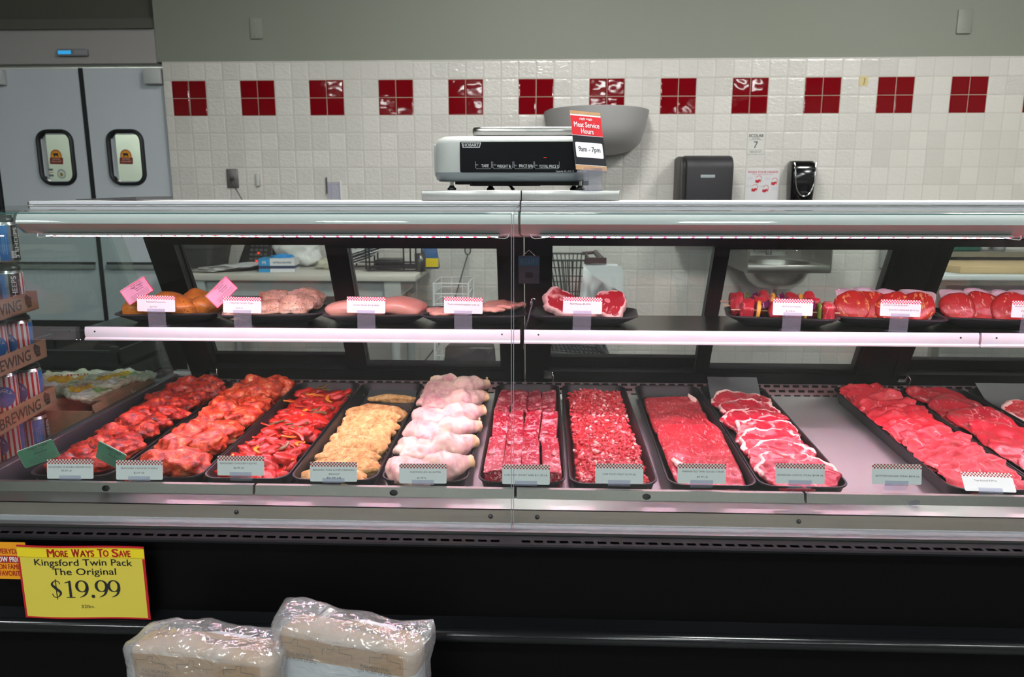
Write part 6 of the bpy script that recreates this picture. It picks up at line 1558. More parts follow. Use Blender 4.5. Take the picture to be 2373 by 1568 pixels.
def charcoal(name_label, cx, cyv, w, d, h, rz, seed, ear, band_text):
    t = thing('charcoal_bag', name_label, 'charcoal bag', (cx, cyv, 0), (0, 0, rz), 'wrapped charcoal bags')
    mb = MB(); rings = pillow(mb, w - 0.02, d - 0.02, h, seed, 0.003, nz=30)
    mb.loft(rings, 0, True)
    bandz = h - 0.052
    for k, f in enumerate(mb.f):
        zc = sum(mb.v[i][2] for i in f) / len(f)
        nfr = mb.v[f[0]][1] < 0
        mb.m[k] = 0 if (zc > bandz) else 1
    # printed lines on the folded brown top
    for txt, dx, dz, wd in band_text:
        st_ = len(mb.v); mb.text(txt, 0.0065, face_xz(dx, -(d - 0.02) / 2 - 0.0075, h - 0.052 + dz), 2, 0.0, width=wd)
    for dx in (-0.095, -0.01, 0.085):
        y_ = -(d - 0.02) / 2 - 0.0062; zb = h - 0.052 + 0.032
        mb.tube([(dx - 0.03, y_, zb), (dx - 0.03, y_, zb + 0.012), (dx - 0.006, y_, zb + 0.014), (dx - 0.004, y_, zb + 0.022), (dx + 0.006, y_, zb + 0.022), (dx + 0.004, y_, zb + 0.010), (dx + 0.03, y_, zb + 0.008), (dx + 0.03, y_, zb - 0.002)], 0.0006, 4, 2)
    mb.build('paper_bag', [M['kraft'], M['bag_white'], flat('bag_print', (0.10, 0.075, 0.05), .6)], t, local=True)
    # carry slot strip on the top
    mb = MB(); mb.prismz([(-0.05, -0.010), (0.045, -0.012), (0.055, 0.004), (-0.045, 0.006)], h + 0.020, h + 0.0212, 0); mb.prismz([(-0.045, 0.006), (0.055, 0.004), (0.045, 0.014), (-0.02, 0.014)], h + 0.020, h + 0.0214, 1)
    mb.xf(Matrix.Translation((0, 0.01, 0)) @ Matrix.Rotation(0.05, 4, 'Y'))
    mb.build('carry_slot', [M['kraft'], M['card_white']], t, local=True)
    mb = MB(); rings = pillow(mb, w, d, h + 0.008, seed + 3, 0.008, bulge=0.009, nz=40, dome=0.6)
    for r in rings:
        for p in r:
            for (ex_, ey_, up, rad) in ear:
                q = sqrt((p.x - ex_) ** 2 + (p.y - ey_) ** 2)
                if p.z > h - 0.03 and q < rad:
                    f = (1 - q / rad) ** 1.5; p.z += up * f; p.x += 0.5 * up * f * (1 if ex_ > 0 else -1)
    mb.loft(rings, 0, True)
    for k, f in enumerate(mb.f):
        if min(mb.v[i][2] for i in f) > h + 0.006 or abs(sum(mb.v[i][0] for i in f) / len(f)) > w / 2 - 0.03: mb.m[k] = 1
    mb.build('plastic_wrap', [M['clear_wrap'], M['folded_wrap']], t, local=True)
    return t
BT = [('PULL FROM END', -0.085, 0.024, 0.056), ('ON FRONT OF BAG', -0.085, 0.015, 0.064), ('PULL FROM END', 0.065, 0.024, 0.056), ('ON FRONT OF BAG', 0.065, 0.015, 0.064)]
charcoal('wrapped charcoal bag standing lower, below the yellow sign', -0.632, 1.283, 0.315, 0.100, 0.588, -0.13, 40, ((0.14, 0.04, 0.012, 0.08), (-0.02, 0.045, 0.010, 0.14)), BT)
charcoal('wrapped charcoal bag standing taller, with a peaked plastic corner', -0.352, 1.272, 0.296, 0.090, 0.628, -0.22, 47, ((-0.14, 0.03, 0.020, 0.09), (0.143, 0.02, 0.028, 0.05), (-0.05, 0.04, 0.010, 0.15)), BT)

# ================================================================== stacked cans outside the glass end
c1 = Vector((at(85, 672, 2.2).x, 2.2)); r = atz(0, 694, at(85, 672, 2.2).z)
fd = Vector((r.x - c1.x, r.y - c1.y)).normalized()            # along the visible tray face, towards the shopper
fn = Vector((-fd.y, fd.x)); 
if fn.x < 0: fn = -fn                                          # outward normal of that face
CR, CHT = 0.0343, 0.128
def can_mat():
    m = N('can_label'); X, Y, Z = m.sep(m.coord())
    a = m.math('ARCTAN2', Y, X); u = m.math('ADD', m.math('DIVIDE', a, 2 * pi), 0.5)
    stripe = m.math('LESS_THAN', m.math('FRACT', m.math('MULTIPLY', u, 16.0)), 0.46)
    col = m.mix(stripe, (0.80, 0.80, 0.82), (0.62, 0.015, 0.03))
    blue = m.math('MULTIPLY', m.math('GREATER_THAN', u, 0.60), m.math('LESS_THAN', u, 0.72))
    black = m.math('MULTIPLY', m.math('GREATER_THAN', u, 0.76), m.math('LESS_THAN', u, 0.90))
    grey = m.math('MULTIPLY', m.math('GREATER_THAN', u, 0.72), m.math('LESS_THAN', u, 0.765))
    col = m.mix(blue, col, (0.035, 0.20, 0.58)); col = m.mix(grey, col, (0.16, 0.20, 0.27)); col = m.mix(black, col, (0.014, 0.015, 0.018))
    # round blue badge on the front of the can
    du = m.math('MULTIPLY', m.math('SUBTRACT', u, 0.30), 2 * pi * CR); dz = m.math('SUBTRACT', Z, 0.050)
    rr = m.math('SQRT', m.math('ADD', m.math('MULTIPLY', du, du), m.math('MULTIPLY', dz, dz)))
    col = m.mix(m.math('LESS_THAN', rr, 0.031), col, (0.03, 0.17, 0.52))
    label = m.math('MULTIPLY', m.math('GREATER_THAN', Z, 0.0075), m.math('LESS_THAN', Z, 0.109))
    col = m.mix(label, (0.72, 0.73, 0.75), col)
    return m.pbr(col, 0.28, m.math('SUBTRACT', 1.0, label))
M['can_label'] = can_mat(); M['can_top'] = flat('can_top', (0.78, 0.79, 0.80), 0.22, 1.0)
def wrap_text(mb, s, size, u, zc, mi, vertical=True, width=None, arc=None):
    st_ = len(mb.v); mb.text(s, size, Matrix.Identity(4), mi, 0.03, width=width)
    for k in range(st_, len(mb.v)):
        x, y, _ = mb.v[k]
        if arc: a_ = x / arc; rr = arc + y; x, y = rr * sin(a_), rr * cos(a_)
        if vertical: x, y = -y, x
        ang = (u - 0.5) * 2 * pi + x / CR
        mb.v[k] = ((CR + 0.0004) * cos(ang), (CR + 0.0004) * sin(ang), zc + y)
mb = MB(); mb.lathe([(0, 0.003), (0.024, 0.002), (0.026, 0.0), (CR - 0.003, 0.004), (CR, 0.009), (CR, 0.108), (CR - 0.002, 0.113), (0.0275, 0.122), (0.0278, 0.125), (0.0272, 0.1265), (0.026, 0.125), (0.0255, 0.121), (0, 0.121)], n=40)
wrap_text(mb, '3 SHEEPS', 0.0125, 0.822, 0.058, 1, True, 0.088)
wrap_text(mb, 'COLD BREWED IN THE USA', 0.0030, 0.885, 0.055, 1, True, 0.075)
wrap_text(mb, 'PIGGLY', 0.0085, 0.30, 0.050, 1, False, 0.052, 0.020)
wrap_text(mb, 'ale brewed with malted barley hops yeast and water', 0.0026, 0.645, 0.055, 2, True, 0.06); wrap_text(mb, 'GOVERNMENT WARNING ACCORDING TO', 0.0026, 0.665, 0.055, 2, True, 0.06); wrap_text(mb, 'best enjoyed fresh and kept cold', 0.0026, 0.69, 0.055, 2, True, 0.06)
for k in range(9):  # barcode
    for (a0, wd) in ((0.735 , 0.014),):
        st_ = len(mb.v); z = 0.014 + k * 0.0024; ang = [(a0 - 0.5) * 2 * pi + q * wd / CR / 3 for q in range(4)]
        vs = [((CR + 0.0004) * cos(q), (CR + 0.0004) * sin(q), zz) for q in ang for zz in (z, z + 0.0012)]
        mb.add(vs, [(2 * q, 2 * q + 2, 2 * q + 3, 2 * q + 1) for q in range(3)], 1)
can0 = None
can_proto = mb.build('beer_can', [M['can_label'], M['card_white'], flat('can_pale_print', (0.35, 0.55, 0.85), .4)], autosmooth=50)
can_mesh = can_proto.data; bpy.data.objects.remove(can_proto)
cap_mb = MB()
for q in ((0.0285, 0.119, 0.0285, 0.128),):
    cap_mb.lathe([(0.0262, 0.1215), (0.0300, 0.1175), (0.0315, 0.1190), (0.0300, 0.1275), (0.0262, 0.1290), (0.0245, 0.1270)], n=32)
    cap_mb.lathe([(0.0262, 0.127), (0.0262, 0.130), (0.0, 0.130), (0.0, 0.127)], n=24)
    cap_mb.box(-0.022, 0.022, -0.007, 0.007, 0.130, 0.137)
cap_m = cap_mb.build('can_cap', M['black_plastic']); cap_mesh = cap_m.data; bpy.data.objects.remove(cap_m)
def ctray_mesh(mb, L=0.42, Wd=0.275, H=0.055, th=0.003):
    # local: x along the visible face, y inwards, z up; the visible face is y = 0
    mb.box(0, L, 0, Wd, 0, th); mb.box(0, L, 0, th, 0, H); mb.box(0, L, Wd - th, Wd, 0, H); mb.box(0, th, 0, Wd, 0, H); mb.box(L - th, L, 0, Wd, 0, H)
M['cardboard'] = flat('cardboard', (0.42, 0.24, 0.15), 0.65, bump=0.1, bscale=90, var=0.08); M['box_ink'] = flat('box_ink', (0.045, 0.028, 0.022), .6)
STATE = [(-.5, .42), (-.38, .5), (-.30, .62), (-.18, .55), (.1, .40), (.28, .36), (.36, .22), (.46, .34), (.40, .0), (.40, -.32), (.36, -.42), (-.22, -.42), (-.26, -.28), (-.44, -.10), (-.48, .12)]
def card_tray(k, z, corner, label):
    t = thing('can_tray', label, 'cardboard tray', (corner.x, corner.y, z), (0, 0, 0), 'cardboard can trays')
    B = Matrix(((fd.x, -fn.x, 0, 0), (fd.y, -fn.y, 0, 0), (0, 0, 1, 0), (0, 0, 0, 1)))   # local x -> along fd, y -> inward
    mb = MB(); ctray_mesh(mb); mb.xf(B)
    T0 = Matrix(((-fd.x, 0, fn.x, fd.x * 0.0), (-fd.y, 0, fn.y, 0), (0, 1, 0, 0), (0, 0, 0, 1)))
    def fp(dist, up): return Matrix.Translation((fd.x * dist + fn.x * 0.0004, fd.y * dist + fn.y * 0.0004, up)) @ Matrix(((-fd.x, 0, fn.x, 0), (-fd.y, 0, fn.y, 0), (0, 1, 0, 0), (0, 0, 0, 1)))
    mb.text('BREWING', 0.030, fp(0.208, 0.027), 1, 0.03, width=0.220)
    st_ = len(mb.v); s = 0.040; mb.add([(a * s, b * s, 0) for a, b in STATE], [tuple(range(len(STATE)))], 1); mb.xf(fp(0.056, 0.029), st_)
    mb.text('FRESH', 0.0055, fp(0.056, 0.033) @ Matrix.Translation((0, 0, 0.0004)), 2, 0.0, width=0.024); mb.text('LOCAL', 0.0055, fp(0.056, 0.023) @ Matrix.Translation((0, 0, 0.0004)), 2, 0.0, width=0.024)
    mb.build('tray_board', [M['cardboard'], M['box_ink'], flat('box_light', (0.30, 0.17, 0.11), .6)], t, local=True)
LV = ['bottom', 'second', 'third', 'fourth', 'loose top']
zb = [0.655, 0.803, 0.951, 1.099]
corn = [Vector((at(140, 1000, 2.2).x, 2.2)), Vector((at(127, 893, 2.2).x, 2.2)), Vector((at(105, 785, 2.2).x, 2.2)), c1]
faceang = atan2(fn.y, fn.x)
turns = [[-1.0, 0.0, 1.2, 0.3], [0.0, 1.0, -1.1, 0.3], [0.0, 1.26, 0.3, 0.6], [-1.88, 1.2, 0.2, 0.5], [-1.25, 0.55, 0.2, 0.2]]
USEEN = {}
for L in range(5):
    co_ = corn[min(L, 3)]; z = (zb[L] + 0.0034) if L < 4 else 1.2425
    if L < 4: card_tray(L, zb[L], co_, 'brown cardboard tray of beer cans, %s from the bottom of the stack' % ORD[L])
    for k in range(5 if L < 4 else 4):
        # the cans stand on a slant to the tray wall
        x = co_.x - 0.050 - 0.5 * 0.0705 * k; y = co_.y - 0.038 - 0.866 * 0.0705 * k
        t = thing('beer_can', 'striped beer can, %s from the far corner in the %s layer' % (ORD[k], LV[L]), 'can', (x, y, z), (0, 0, 0), 'stacked beer cans')
        base = faceang - (0.66 - 0.5) * 2 * pi + (turns[L] + [0.9])[k]
        o = bpy.data.objects.new('can_body', can_mesh); COL.objects.link(o); o.parent = t; o.rotation_euler = (0, 0, base)
        o = bpy.data.objects.new('carrier_cap', cap_mesh); COL.objects.link(o); o.parent = t; o.rotation_euler = (0, 0, pi / 3)
# stand below them and the carton of bagged cheese
tb = thing('side_table', 'low dark wood table outside the glass end holding cans and a carton', 'table', (-1.9, 2.3, 0))
MB().box(-2.55, -1.405, 1.55, 3.1, 0.605, 0.6545).build('table_top', flat('dark_wood', (0.050, 0.043, 0.036), 0.4, var=0.2, bscale=40), tb, bevel=0.004)
for x in (-2.48, -1.47):
    for y in (1.62, 3.03): MB().box(x - 0.03, x + 0.03, y - 0.03, y + 0.03, 0.0, 0.605).build('leg', M['black_matte'], tb)
cb = thing('open_carton', 'open brown carton of bagged food beside the glass end', 'carton', (-1.6, 2.3, 0.655))
cz0, cz1 = 0.6551, 0.790
mb = MB(); X0, X1, Y0, Y1 = -1.565, -1.402, 2.225, 2.60
mb.box(X0, X1, Y0, Y1, cz0, cz0 + 0.004); mb.box(X1 - 0.004, X1, Y0, Y1, cz0, cz1); mb.box(X0, X0 + 0.004, Y0, Y1, cz0, cz1); mb.box(X0, X1, Y1 - 0.004, Y1, cz0, cz1 + 0.012); mb.box(X0, X1, Y0, Y0 + 0.004, cz0, cz1 - 0.02)
mb.prism([(Y0 + 0.05, cz1), (Y1 - 0.1, cz1), (Y1 - 0.1, cz1 + 0.003), (Y0 + 0.05, cz1 + 0.003)], X1 - 0.035, X1 - 0.004)
mb.build('box', M['cardboard'], cb)
def food_bag_mat():
    m = N('food_bag'); co = m.coord(); X, Y, Z = m.sep(co)
    n1 = m.noise(co, 9, 2, 0.5); n2 = m.noise(co, 38, 4, 0.6, 1.2)
    col = m.mix(m.ramp(n1, [(0.38, (0, 0, 0)), (0.46, (1, 1, 1))]), (0.88, 0.87, 0.90), (0.74, 0.75, 0.58))
    yel = m.math('MULTIPLY', m.math('LESS_THAN', m.math('ABSOLUTE', m.math('SUBTRACT', Y, 0.012)), 0.018), m.math('LESS_THAN', m.math('ABSOLUTE', m.math('ADD', X, 0.01)), 0.075))
    grn = m.math('MULTIPLY', m.math('LESS_THAN', m.math('ABSOLUTE', m.math('ADD', Y, 0.028)), 0.012), m.math('LESS_THAN', m.math('ABSOLUTE', m.math('SUBTRACT', X, 0.02)), 0.05))
    col = m.mix(grn, col, (0.22, 0.55, 0.18)); col = m.mix(yel, col, (0.85, 0.52, 0.02))
    nm = m.bump(n2, 1.0, 0.012)
    return m.pbr(col, 0.18, 0.0, nm, 0.6, 0.1)
M['food_bag'] = food_bag_mat(); M['bag_letter'] = flat('bag_letter', (0.45, 0.06, 0.01), .4)
for k, (x, y, z, rx, ry, rz) in enumerate(((-1.60, 2.46, 0.800, 0.30, 0.10, 0.75), (-1.500, 2.40, 0.790, 0.16, 0.10, 1.25), (-1.485, 2.52, 0.802, 0.05, 0.06, 1.4))):
    mb = MB(); sheet(mb, 2300 + k, 0.24, 0.16, 0.018, 0.012, 30, 0.10, 6, 0.008, 44, 32)
    mb.text(('SUPER', 'AGED CHEDDAR', 'MILD')[k], 0.016, Matrix.Translation((-0.01, 0.012, 0.024)), 1, 0.03, width=0.11)
    o = mb.build('food_bag', [M['food_bag'], M['bag_letter']]); o.location = (x, y, z); o.rotation_euler = (rx, ry, rz)
    tag(o, ('crinkled clear food bag with a yellow logo next to the cans', 'crinkled clear food bag lying nearest the glass end in the carton', 'crinkled clear food bag at the back of the open carton')[k], 'food bag', 'bags in the open carton')

# ================================================================== prep room behind the case
M['table_white'] = flat('table_white', (0.62, 0.60, 0.54), 0.45, var=0.06, bscale=20); M['table_grey'] = flat('table_grey', (0.42, 0.46, 0.46), 0.45)
tbl = thing('prep_table', 'white prep table with a thick edge seen through the rear doors', 'table', (-1.3, 4.3, 0))
MB().box(-1.95, -0.684, 4.06, 4.66, 0.962, 1.0).build('table_top', M['table_white'], tbl, bevel=0.006)
MB().box(-1.86, -0.86, 4.10, 4.12, 0.875, 0.962).build('apron', M['table_grey'], tbl)
MB().box(-0.80, -0.78, 4.14, 4.62, 0.875, 0.962).build('apron', M['table_grey'], tbl)
for x in (-1.905, -0.815):
    for y in (4.10, 4.60):
        MB().box(x - 0.045, x + 0.045, y - 0.03, y + 0.03, 0.84, 0.962).lathe([(0.028, 0.0), (0.028, 0.845)], (x, y, 0), 14).build('leg', M['table_grey'], tbl)
TZ = 1.0003
gb = thing('glove_box', 'white and blue box of disposable gloves on the prep table', 'glove box', (-1.5, 4.2, TZ))
a = at(600, 622, 4.16); b = at(681, 622, 4.16)
rot = Matrix.Translation((a.x, 4.16, TZ)) @ Matrix.Rotation(0.10, 4, 'Z')
wB = b.x - a.x
mb = MB(); mb.box(0, wB, 0, 0.12, 0, 0.076, 0); mb.box(-0.0005, 0.062, -0.0006, 0.1206, 0, 0.0764, 1); mb.box(0.0, wB + 0.0006, -0.0012, 0.1209, 0.020, 0.036, 2)
mb.text('NITRILE GLOVES', 0.010, face_xz(0.13, -0.0014, 0.054), 2, 0.02, width=0.10); mb.text('M', 0.018, face_xz(0.03, -0.0014, 0.054), 3, 0.05)
mb.xf(rot); mb.build('carton', [M['card_white'], flat('glove_blue', (0.03, 0.32, 0.66), .4), flat('glove_navy', (0.03, 0.05, 0.12), .4), M['white']], gb)
mb = MB(); v, f = blob(61, (0.055, 0.028, 0.018), 0.6, 1.8, 3, detail=0.15); mb.add([(p.x + 0.12, p.y + 0.06, p.z + 0.08) for p in v], f, 0, True); mb.xf(rot); mb.build('glove', flat('glove_latex', (0.02, 0.30, 0.72), .35), gb)
rp = random.Random(8)
for k in range(6):
    a = at(498 + 13 * k, 616, 4.30); mb = MB(); sheet(mb, 70 + k, 0.21, 0.28, 0.0012, 0.006, 9, 0.0, 12, 0, 10, 10)
    o = mb.build('paper_sheet', [M['card_white'], flat('newsprint', (0.45, 0.42, 0.40), .5)][0:1] if k % 2 else flat('paper_print%d' % k, (0.50, 0.47, 0.45), .5, var=0.3, bscale=260)); o.location = (a.x + 0.02, 4.26 + 0.01 * k, TZ + 0.006 + 0.0045 * k); o.rotation_euler = (0, 0, rp.uniform(-.7, .7))
    tag(o, 'loose sheet of paper, %s from the bottom of the pile by the glove box' % ORD[k], 'paper', 'loose papers on the prep table')
# dark bin, phone dock, plastic bag, organiser and the rest
a = at(402, 600, 4.50).x; b = at(522, 600, 4.50).x; zt = at(460, 562, 4.42).z
t = thing('storage_bin', 'dark grey storage bin at the door end of the prep table', 'bin', ((a + b) / 2, 4.5, TZ))
mb = MB(); rings = []
for z, k in ((TZ, 0.84), (zt - 0.03, 0.97), (zt - 0.03, 1.0), (zt, 1.0)):
    rings.append([((a + b) / 2 + p * k, 4.49 + q * k, z) for p, q in rrect(b - a, 0.32, 0.04, 4)])
mb.loft(rings); mb.build('body', flat('bin_grey', (0.035, 0.038, 0.037), 0.45), t, autosmooth=40)
MB().box(a + 0.02, b - 0.02, 4.34, 4.64, zt, zt + 0.012).build('lid', flat('bin_lid', (0.05, 0.055, 0.05), 0.4), t, bevel=0.005)
a = at(556, 603, 4.50); b = at(640, 600, 4.50); zt = at(600, 540, 4.5).z
t = thing('desk_phone', 'black desk phone dock with small red lights on the prep table', 'phone', ((a.x + b.x) / 2, 4.5, TZ))
mb = MB().hexa([(a.x, 4.44, TZ), (b.x, 4.44, TZ), (b.x - 0.01, 4.62, TZ), (a.x + 0.01, 4.62, TZ), (a.x + 0.05, 4.54, zt), (b.x - 0.03, 4.54, zt), (b.x - 0.03, 4.62, zt), (a.x + 0.05, 4.62, zt)])
mb.build('dock', M['black_plastic'], t, bevel=0.006)
mb = MB(); slope = (0.10) / (zt - TZ)
for r in range(5):
    for c in range(4):
        z = TZ + 0.04 + 0.026 * r; mb.box(a.x + 0.075 + 0.028 * c, a.x + 0.093 + 0.028 * c, 4.436 + (z - TZ) * slope, 4.446 + (z - TZ) * slope, z, z + 0.014)
mb.build('keypad', flat('keys', (0.08, 0.08, 0.085), .4), t)
mb = MB()
for (x, z) in ((0.115, 0.03), (0.122, 0.075)): mb.box(a.x + x, a.x + x + 0.012, 4.432 + z * slope, 4.44 + z * slope, TZ + z, TZ + z + 0.012)
mb.build('red_light', emis('phone_led', (1, 0.06, 0.02), 1.5), t)
v, f = blob(62, (0.13, 0.07, 0.085), 0.4, 1.5, 4, 1.2, 0.95, 0.05); p = at(688, 580, 4.5)
o = MB().add(v, f, 0, True).build('plastic_bag', flat('white_bag', (0.72, 0.72, 0.70), 0.35, bump=0.3, bscale=30)); o.location = (p.x, 4.52, TZ + 0.082); tag(o, 'crumpled white plastic bag on the prep table behind the glove box', 'plastic bag')
p = at(752, 604, 4.35); v, f = blob(63, (0.05, 0.035, 0.03), 0.6, 2, 3, 1, 0.9, 0.1); o = MB().add(v, f, 0, True).build('crumpled_wrapper', flat('wrapper', (0.60, 0.58, 0.45), 0.4)); o.location = (p.x, 4.35, TZ + 0.028); tag(o, 'small crumpled pale wrapper on the prep table beside the white plastic bag', 'wrapper')
t = thing('wire_organizer', 'black wire desk organiser full of papers on the prep table', 'organiser', (at(880, 610, 4.3).x, 4.3, TZ))
mb = MB(); ax, bx_, cx_ = at(815, 600, 4.35).x, at(862, 600, 4.35).x, at(968, 600, 4.3).x; h0 = TZ + 0.17
for x in (ax, bx_ - 0.01, bx_ + 0.01, cx_ - 0.07, cx_):
    for y in (4.24, 4.46): mb.tube([(x, y, TZ + 0.008), (x, y, h0)], 0.005, 6)
for y in (4.22, 4.48):
    for z in (TZ + 0.008, TZ + 0.03, h0): mb.tube([(ax if z > TZ + 0.02 else bx_, y, z), (cx_, y, z)], 0.005, 6)
for k in range(7): mb.tube([(bx_, 4.22 + 0.04 * k, TZ + 0.02), (cx_, 4.22 + 0.04 * k, TZ + 0.02)], 0.0035, 5)
mb.build('wire_frame', M['black_matte'], t)
mb = MB().box(bx_ + 0.03, cx_ - 0.10, 4.27, 4.44, TZ + 0.028, TZ + 0.060).build('black_tray', M['black_plastic'], t, bevel=0.006)
for k in range(5):
    p = at(812 + 8 * k, 590 - 7 * k, 4.36); mb = MB(); sheet(mb, 90 + k, 0.28, 0.22, 0.003, 0.005, 8, 0.0, 12, 0, 8, 8)
    o = mb.build('paper_stack', M['card_white']); o.location = (p.x + 0.01, 4.38, TZ + 0.04 + 0.022 * k); o.rotation_euler = (0.06, -0.32, 0.1)
    tag(o, 'slanting sheaf of paper in the wire organiser, %s from the bottom' % ORD[k], 'paper', 'papers in the wire organiser')
p = at(974, 605, 4.25); tag(MB().lathe([(0, 0.0), (0.030, 0.0), (0.033, 0.10), (0.030, 0.10), (0.028, 0.004), (0, 0.004)], (p.x, 4.25, TZ), 20).build('pen_cup', flat('cup', (0.10, 0.10, 0.105), 0.3, 0.6)), 'dark metal pen cup on the prep table corner', 'cup')
p = at(998, 600, 4.40)
t = thing('snack_bag', 'blue and yellow packet standing at the corner of the prep table', 'packet', (p.x, 4.4, TZ))
mb = MB().hexa([(p.x - 0.05, 4.38, TZ), (p.x + 0.05, 4.38, TZ), (p.x + 0.05, 4.45, TZ), (p.x - 0.05, 4.45, TZ), (p.x - 0.04, 4.40, TZ + 0.16), (p.x + 0.03, 4.40, TZ + 0.16), (p.x + 0.03, 4.43, TZ + 0.16), (p.x - 0.04, 4.43, TZ + 0.16)])
mb.build('packet_body', flat('packet_blue', (0.02, 0.10, 0.28), .35), t, bevel=0.006)
MB().box(p.x - 0.052, p.x + 0.048, 4.372, 4.385, TZ + 0.012, TZ + 0.062).build('yellow_label', flat('packet_yellow', (0.90, 0.68, 0.02), .4), t)
# hooked steel rod, dustpan, white wire basket
p1, p2, p3 = at(1084, 590, 4.62), at(1055, 688, 4.55), at(985, 835, 4.4)
mb = MB(); lp = [(p1.x + 0.017 * sin(a), p1.y, p1.z + 0.028 - 0.028 * cos(a)) for a in [k * pi / 7 for k in range(14)]]
mb.tube([(p1.x + 0.004, 4.63, p1.z + 0.30), (p1.x + 0.003, 4.63, p1.z + 0.056)] , 0.004, 6)
mb.tube(lp, 0.0045, 6, closed=True); mb.tube([p1, p2, at(1016, 797, 4.47), p3, (p3.x - 0.12, 4.3, 0.02)], 0.0045, 6)
tag(mb.build('hook_rod', flat('rod_steel', (0.10, 0.11, 0.11), .35, 0.8)), 'thin bent steel rod with an eye leaning on the tiled wall', 'rod')
a, b = at(1020, 812, 4.05), at(1160, 838, 4.05); zt = at(1090, 800, 4.05).z
mb = MB().hexa([(a.x - 0.02, 3.98, 0.0), (b.x + 0.02, 3.98, 0.0), (b.x + 0.02, 4.24, 0.0), (a.x - 0.02, 4.24, 0.0), (a.x + 0.03, 4.02, zt), (b.x - 0.03, 4.02, zt), (b.x - 0.05, 4.22, zt), (a.x + 0.05, 4.22, zt)])
tag(mb.build('waste_bin', M['black_plastic'], bevel=0.015), 'black tapered bin on the floor below the steel rod', 'bin')
t = thing('wire_basket', 'white wire basket stand beside the prep table', 'basket', (at(1045, 700, 4.5).x, 4.45, 0))
a, b = at(1004, 660, 4.3).x, at(1092, 660, 4.5).x; mb = MB(); zt = at(1040, 652, 4.4).z
for z in [zt, zt - 0.06, zt - 0.12, zt - 0.18, zt - 0.24, 0.5, 0.42, 0.34]:
    mb.tube([(a, 4.30, z), (b, 4.30, z), (b, 4.62, z), (a, 4.62, z)], 0.004, 6, closed=True)
for k in range(6):
    y = 4.30 + 0.064 * k; mb.tube([(a, y, 0.3), (a, y, zt)], 0.0035, 5)
for k in range(1, 4):
    x = a + (b - a) * k / 3; mb.tube([(x, 4.62, 0.3), (x, 4.62, zt)], 0.0035, 5); mb.tube([(x, 4.30, 0.3), (x, 4.30, zt - 0.24)], 0.0035, 5)
mb.build('wire_side', M['white'], t); mb = MB()
for x in (a, b):
    for y in (4.30, 4.62): mb.tube([(x, y, 0.0), (x, y, zt)], 0.007, 6)
mb.build('upright', M['white'], t)
# shopping cart with an apron hung on it
t = thing('shopping_cart', 'dark green wire shopping cart parked by the tiled wall', 'shopping cart', (0.25, 4.2, 0))
M['cart_green'] = flat('cart_green', (0.018, 0.035, 0.034), 0.35)
xa, xb = at(1240, 640, 4.05).x, at(1368, 640, 4.05).x; zt = at(1300, 603, 4.05).z; zl = zt - 0.42
mb = MB()
def gridpan(P00, P10, P11, P01, nu, nv, r=0.0035):
    for k in range(nu + 1):
        s_ = k / nu; mb.tube([Vector(P00).lerp(Vector(P10), s_), Vector(P01).lerp(Vector(P11), s_)], r, 5)
    for k in range(nv + 1):
        s_ = k / nv; mb.tube([Vector(P00).lerp(Vector(P01), s_), Vector(P10).lerp(Vector(P11), s_)], r * (1.6 if k == nv else 1), 5)
for y in (4.05, 4.50): gridpan((xa + 0.12, y, zl), (xb - 0.05, y, zl), (xb, y, zt), (xa - 0.05, y, zt), 14, 5)
gridpan((xa + 0.12, 4.05, zl), (xa + 0.12, 4.50, zl), (xa - 0.05, 4.50, zt), (xa - 0.05, 4.05, zt), 8, 5); gridpan((xb - 0.05, 4.05, zl), (xb - 0.05, 4.50, zl), (xb, 4.50, zt), (xb, 4.05, zt), 8, 5)
gridpan((xa + 0.12, 4.05, zl), (xb - 0.05, 4.05, zl), (xb - 0.05, 4.50, zl), (xa + 0.12, 4.50, zl), 12, 8)
mb.build('wire_basket', M['cart_green'], t)
mb = MB(); mb.tube([(xb + 0.06, 4.02, zt + 0.005), (xb + 0.06, 4.53, zt + 0.005)], 0.016, 10); mb.tube([(xb - 0.02, 4.04, zt), (xb + 0.06, 4.02, zt + 0.005)], 0.01, 8); mb.tube([(xb - 0.02, 4.51, zt), (xb + 0.06, 4.53, zt + 0.005)], 0.01, 8); mb.box(xb - 0.03, xb + 0.08, 4.00, 4.03, zt - 0.012, zt + 0.018)
mb.build('push_handle', flat('cart_handle', (0.06, 0.03, 0.035), .4), t)
mb = MB(); zr = at(1350, 812, 4.1).z
gridpan((xa, 4.08, zr), (xb + 0.12, 4.08, zr - 0.03), (xb + 0.12, 4.48, zr - 0.03), (xa, 4.48, zr), 16, 8, 0.004); gridpan((xa, 4.08, zr + 0.07), (xb + 0.05, 4.08, zr + 0.02), (xb + 0.12, 4.08, zr - 0.03), (xa, 4.08, zr), 16, 2, 0.004)
mb.build('lower_rack', M['cart_green'], t)
mb = MB()
for y in (4.06, 4.49):
    mb.tube([(xb, y, zl), (xb + 0.12, y, zr - 0.03), (xb + 0.10, y, 0.12)], 0.012, 8); mb.tube([(xa + 0.1, y, zl), (xa + 0.02, y, zr), (xa + 0.04, y, 0.12)], 0.012, 8)
mb.build('frame', flat('cart_frame', (0.05, 0.06, 0.06), .35), t)
for x in (xa + 0.05, xb + 0.08):
    for y in (4.06, 4.49): MB().lathe([(0, -0.015), (0.055, -0.015), (0.06, 0), (0.055, 0.015), (0, 0.015)], n=20).xf(Matrix.Translation((x, y, 0.06)) @ Matrix.Rotation(pi / 2, 4, 'X')).build('wheel', M['black_matte'], t)
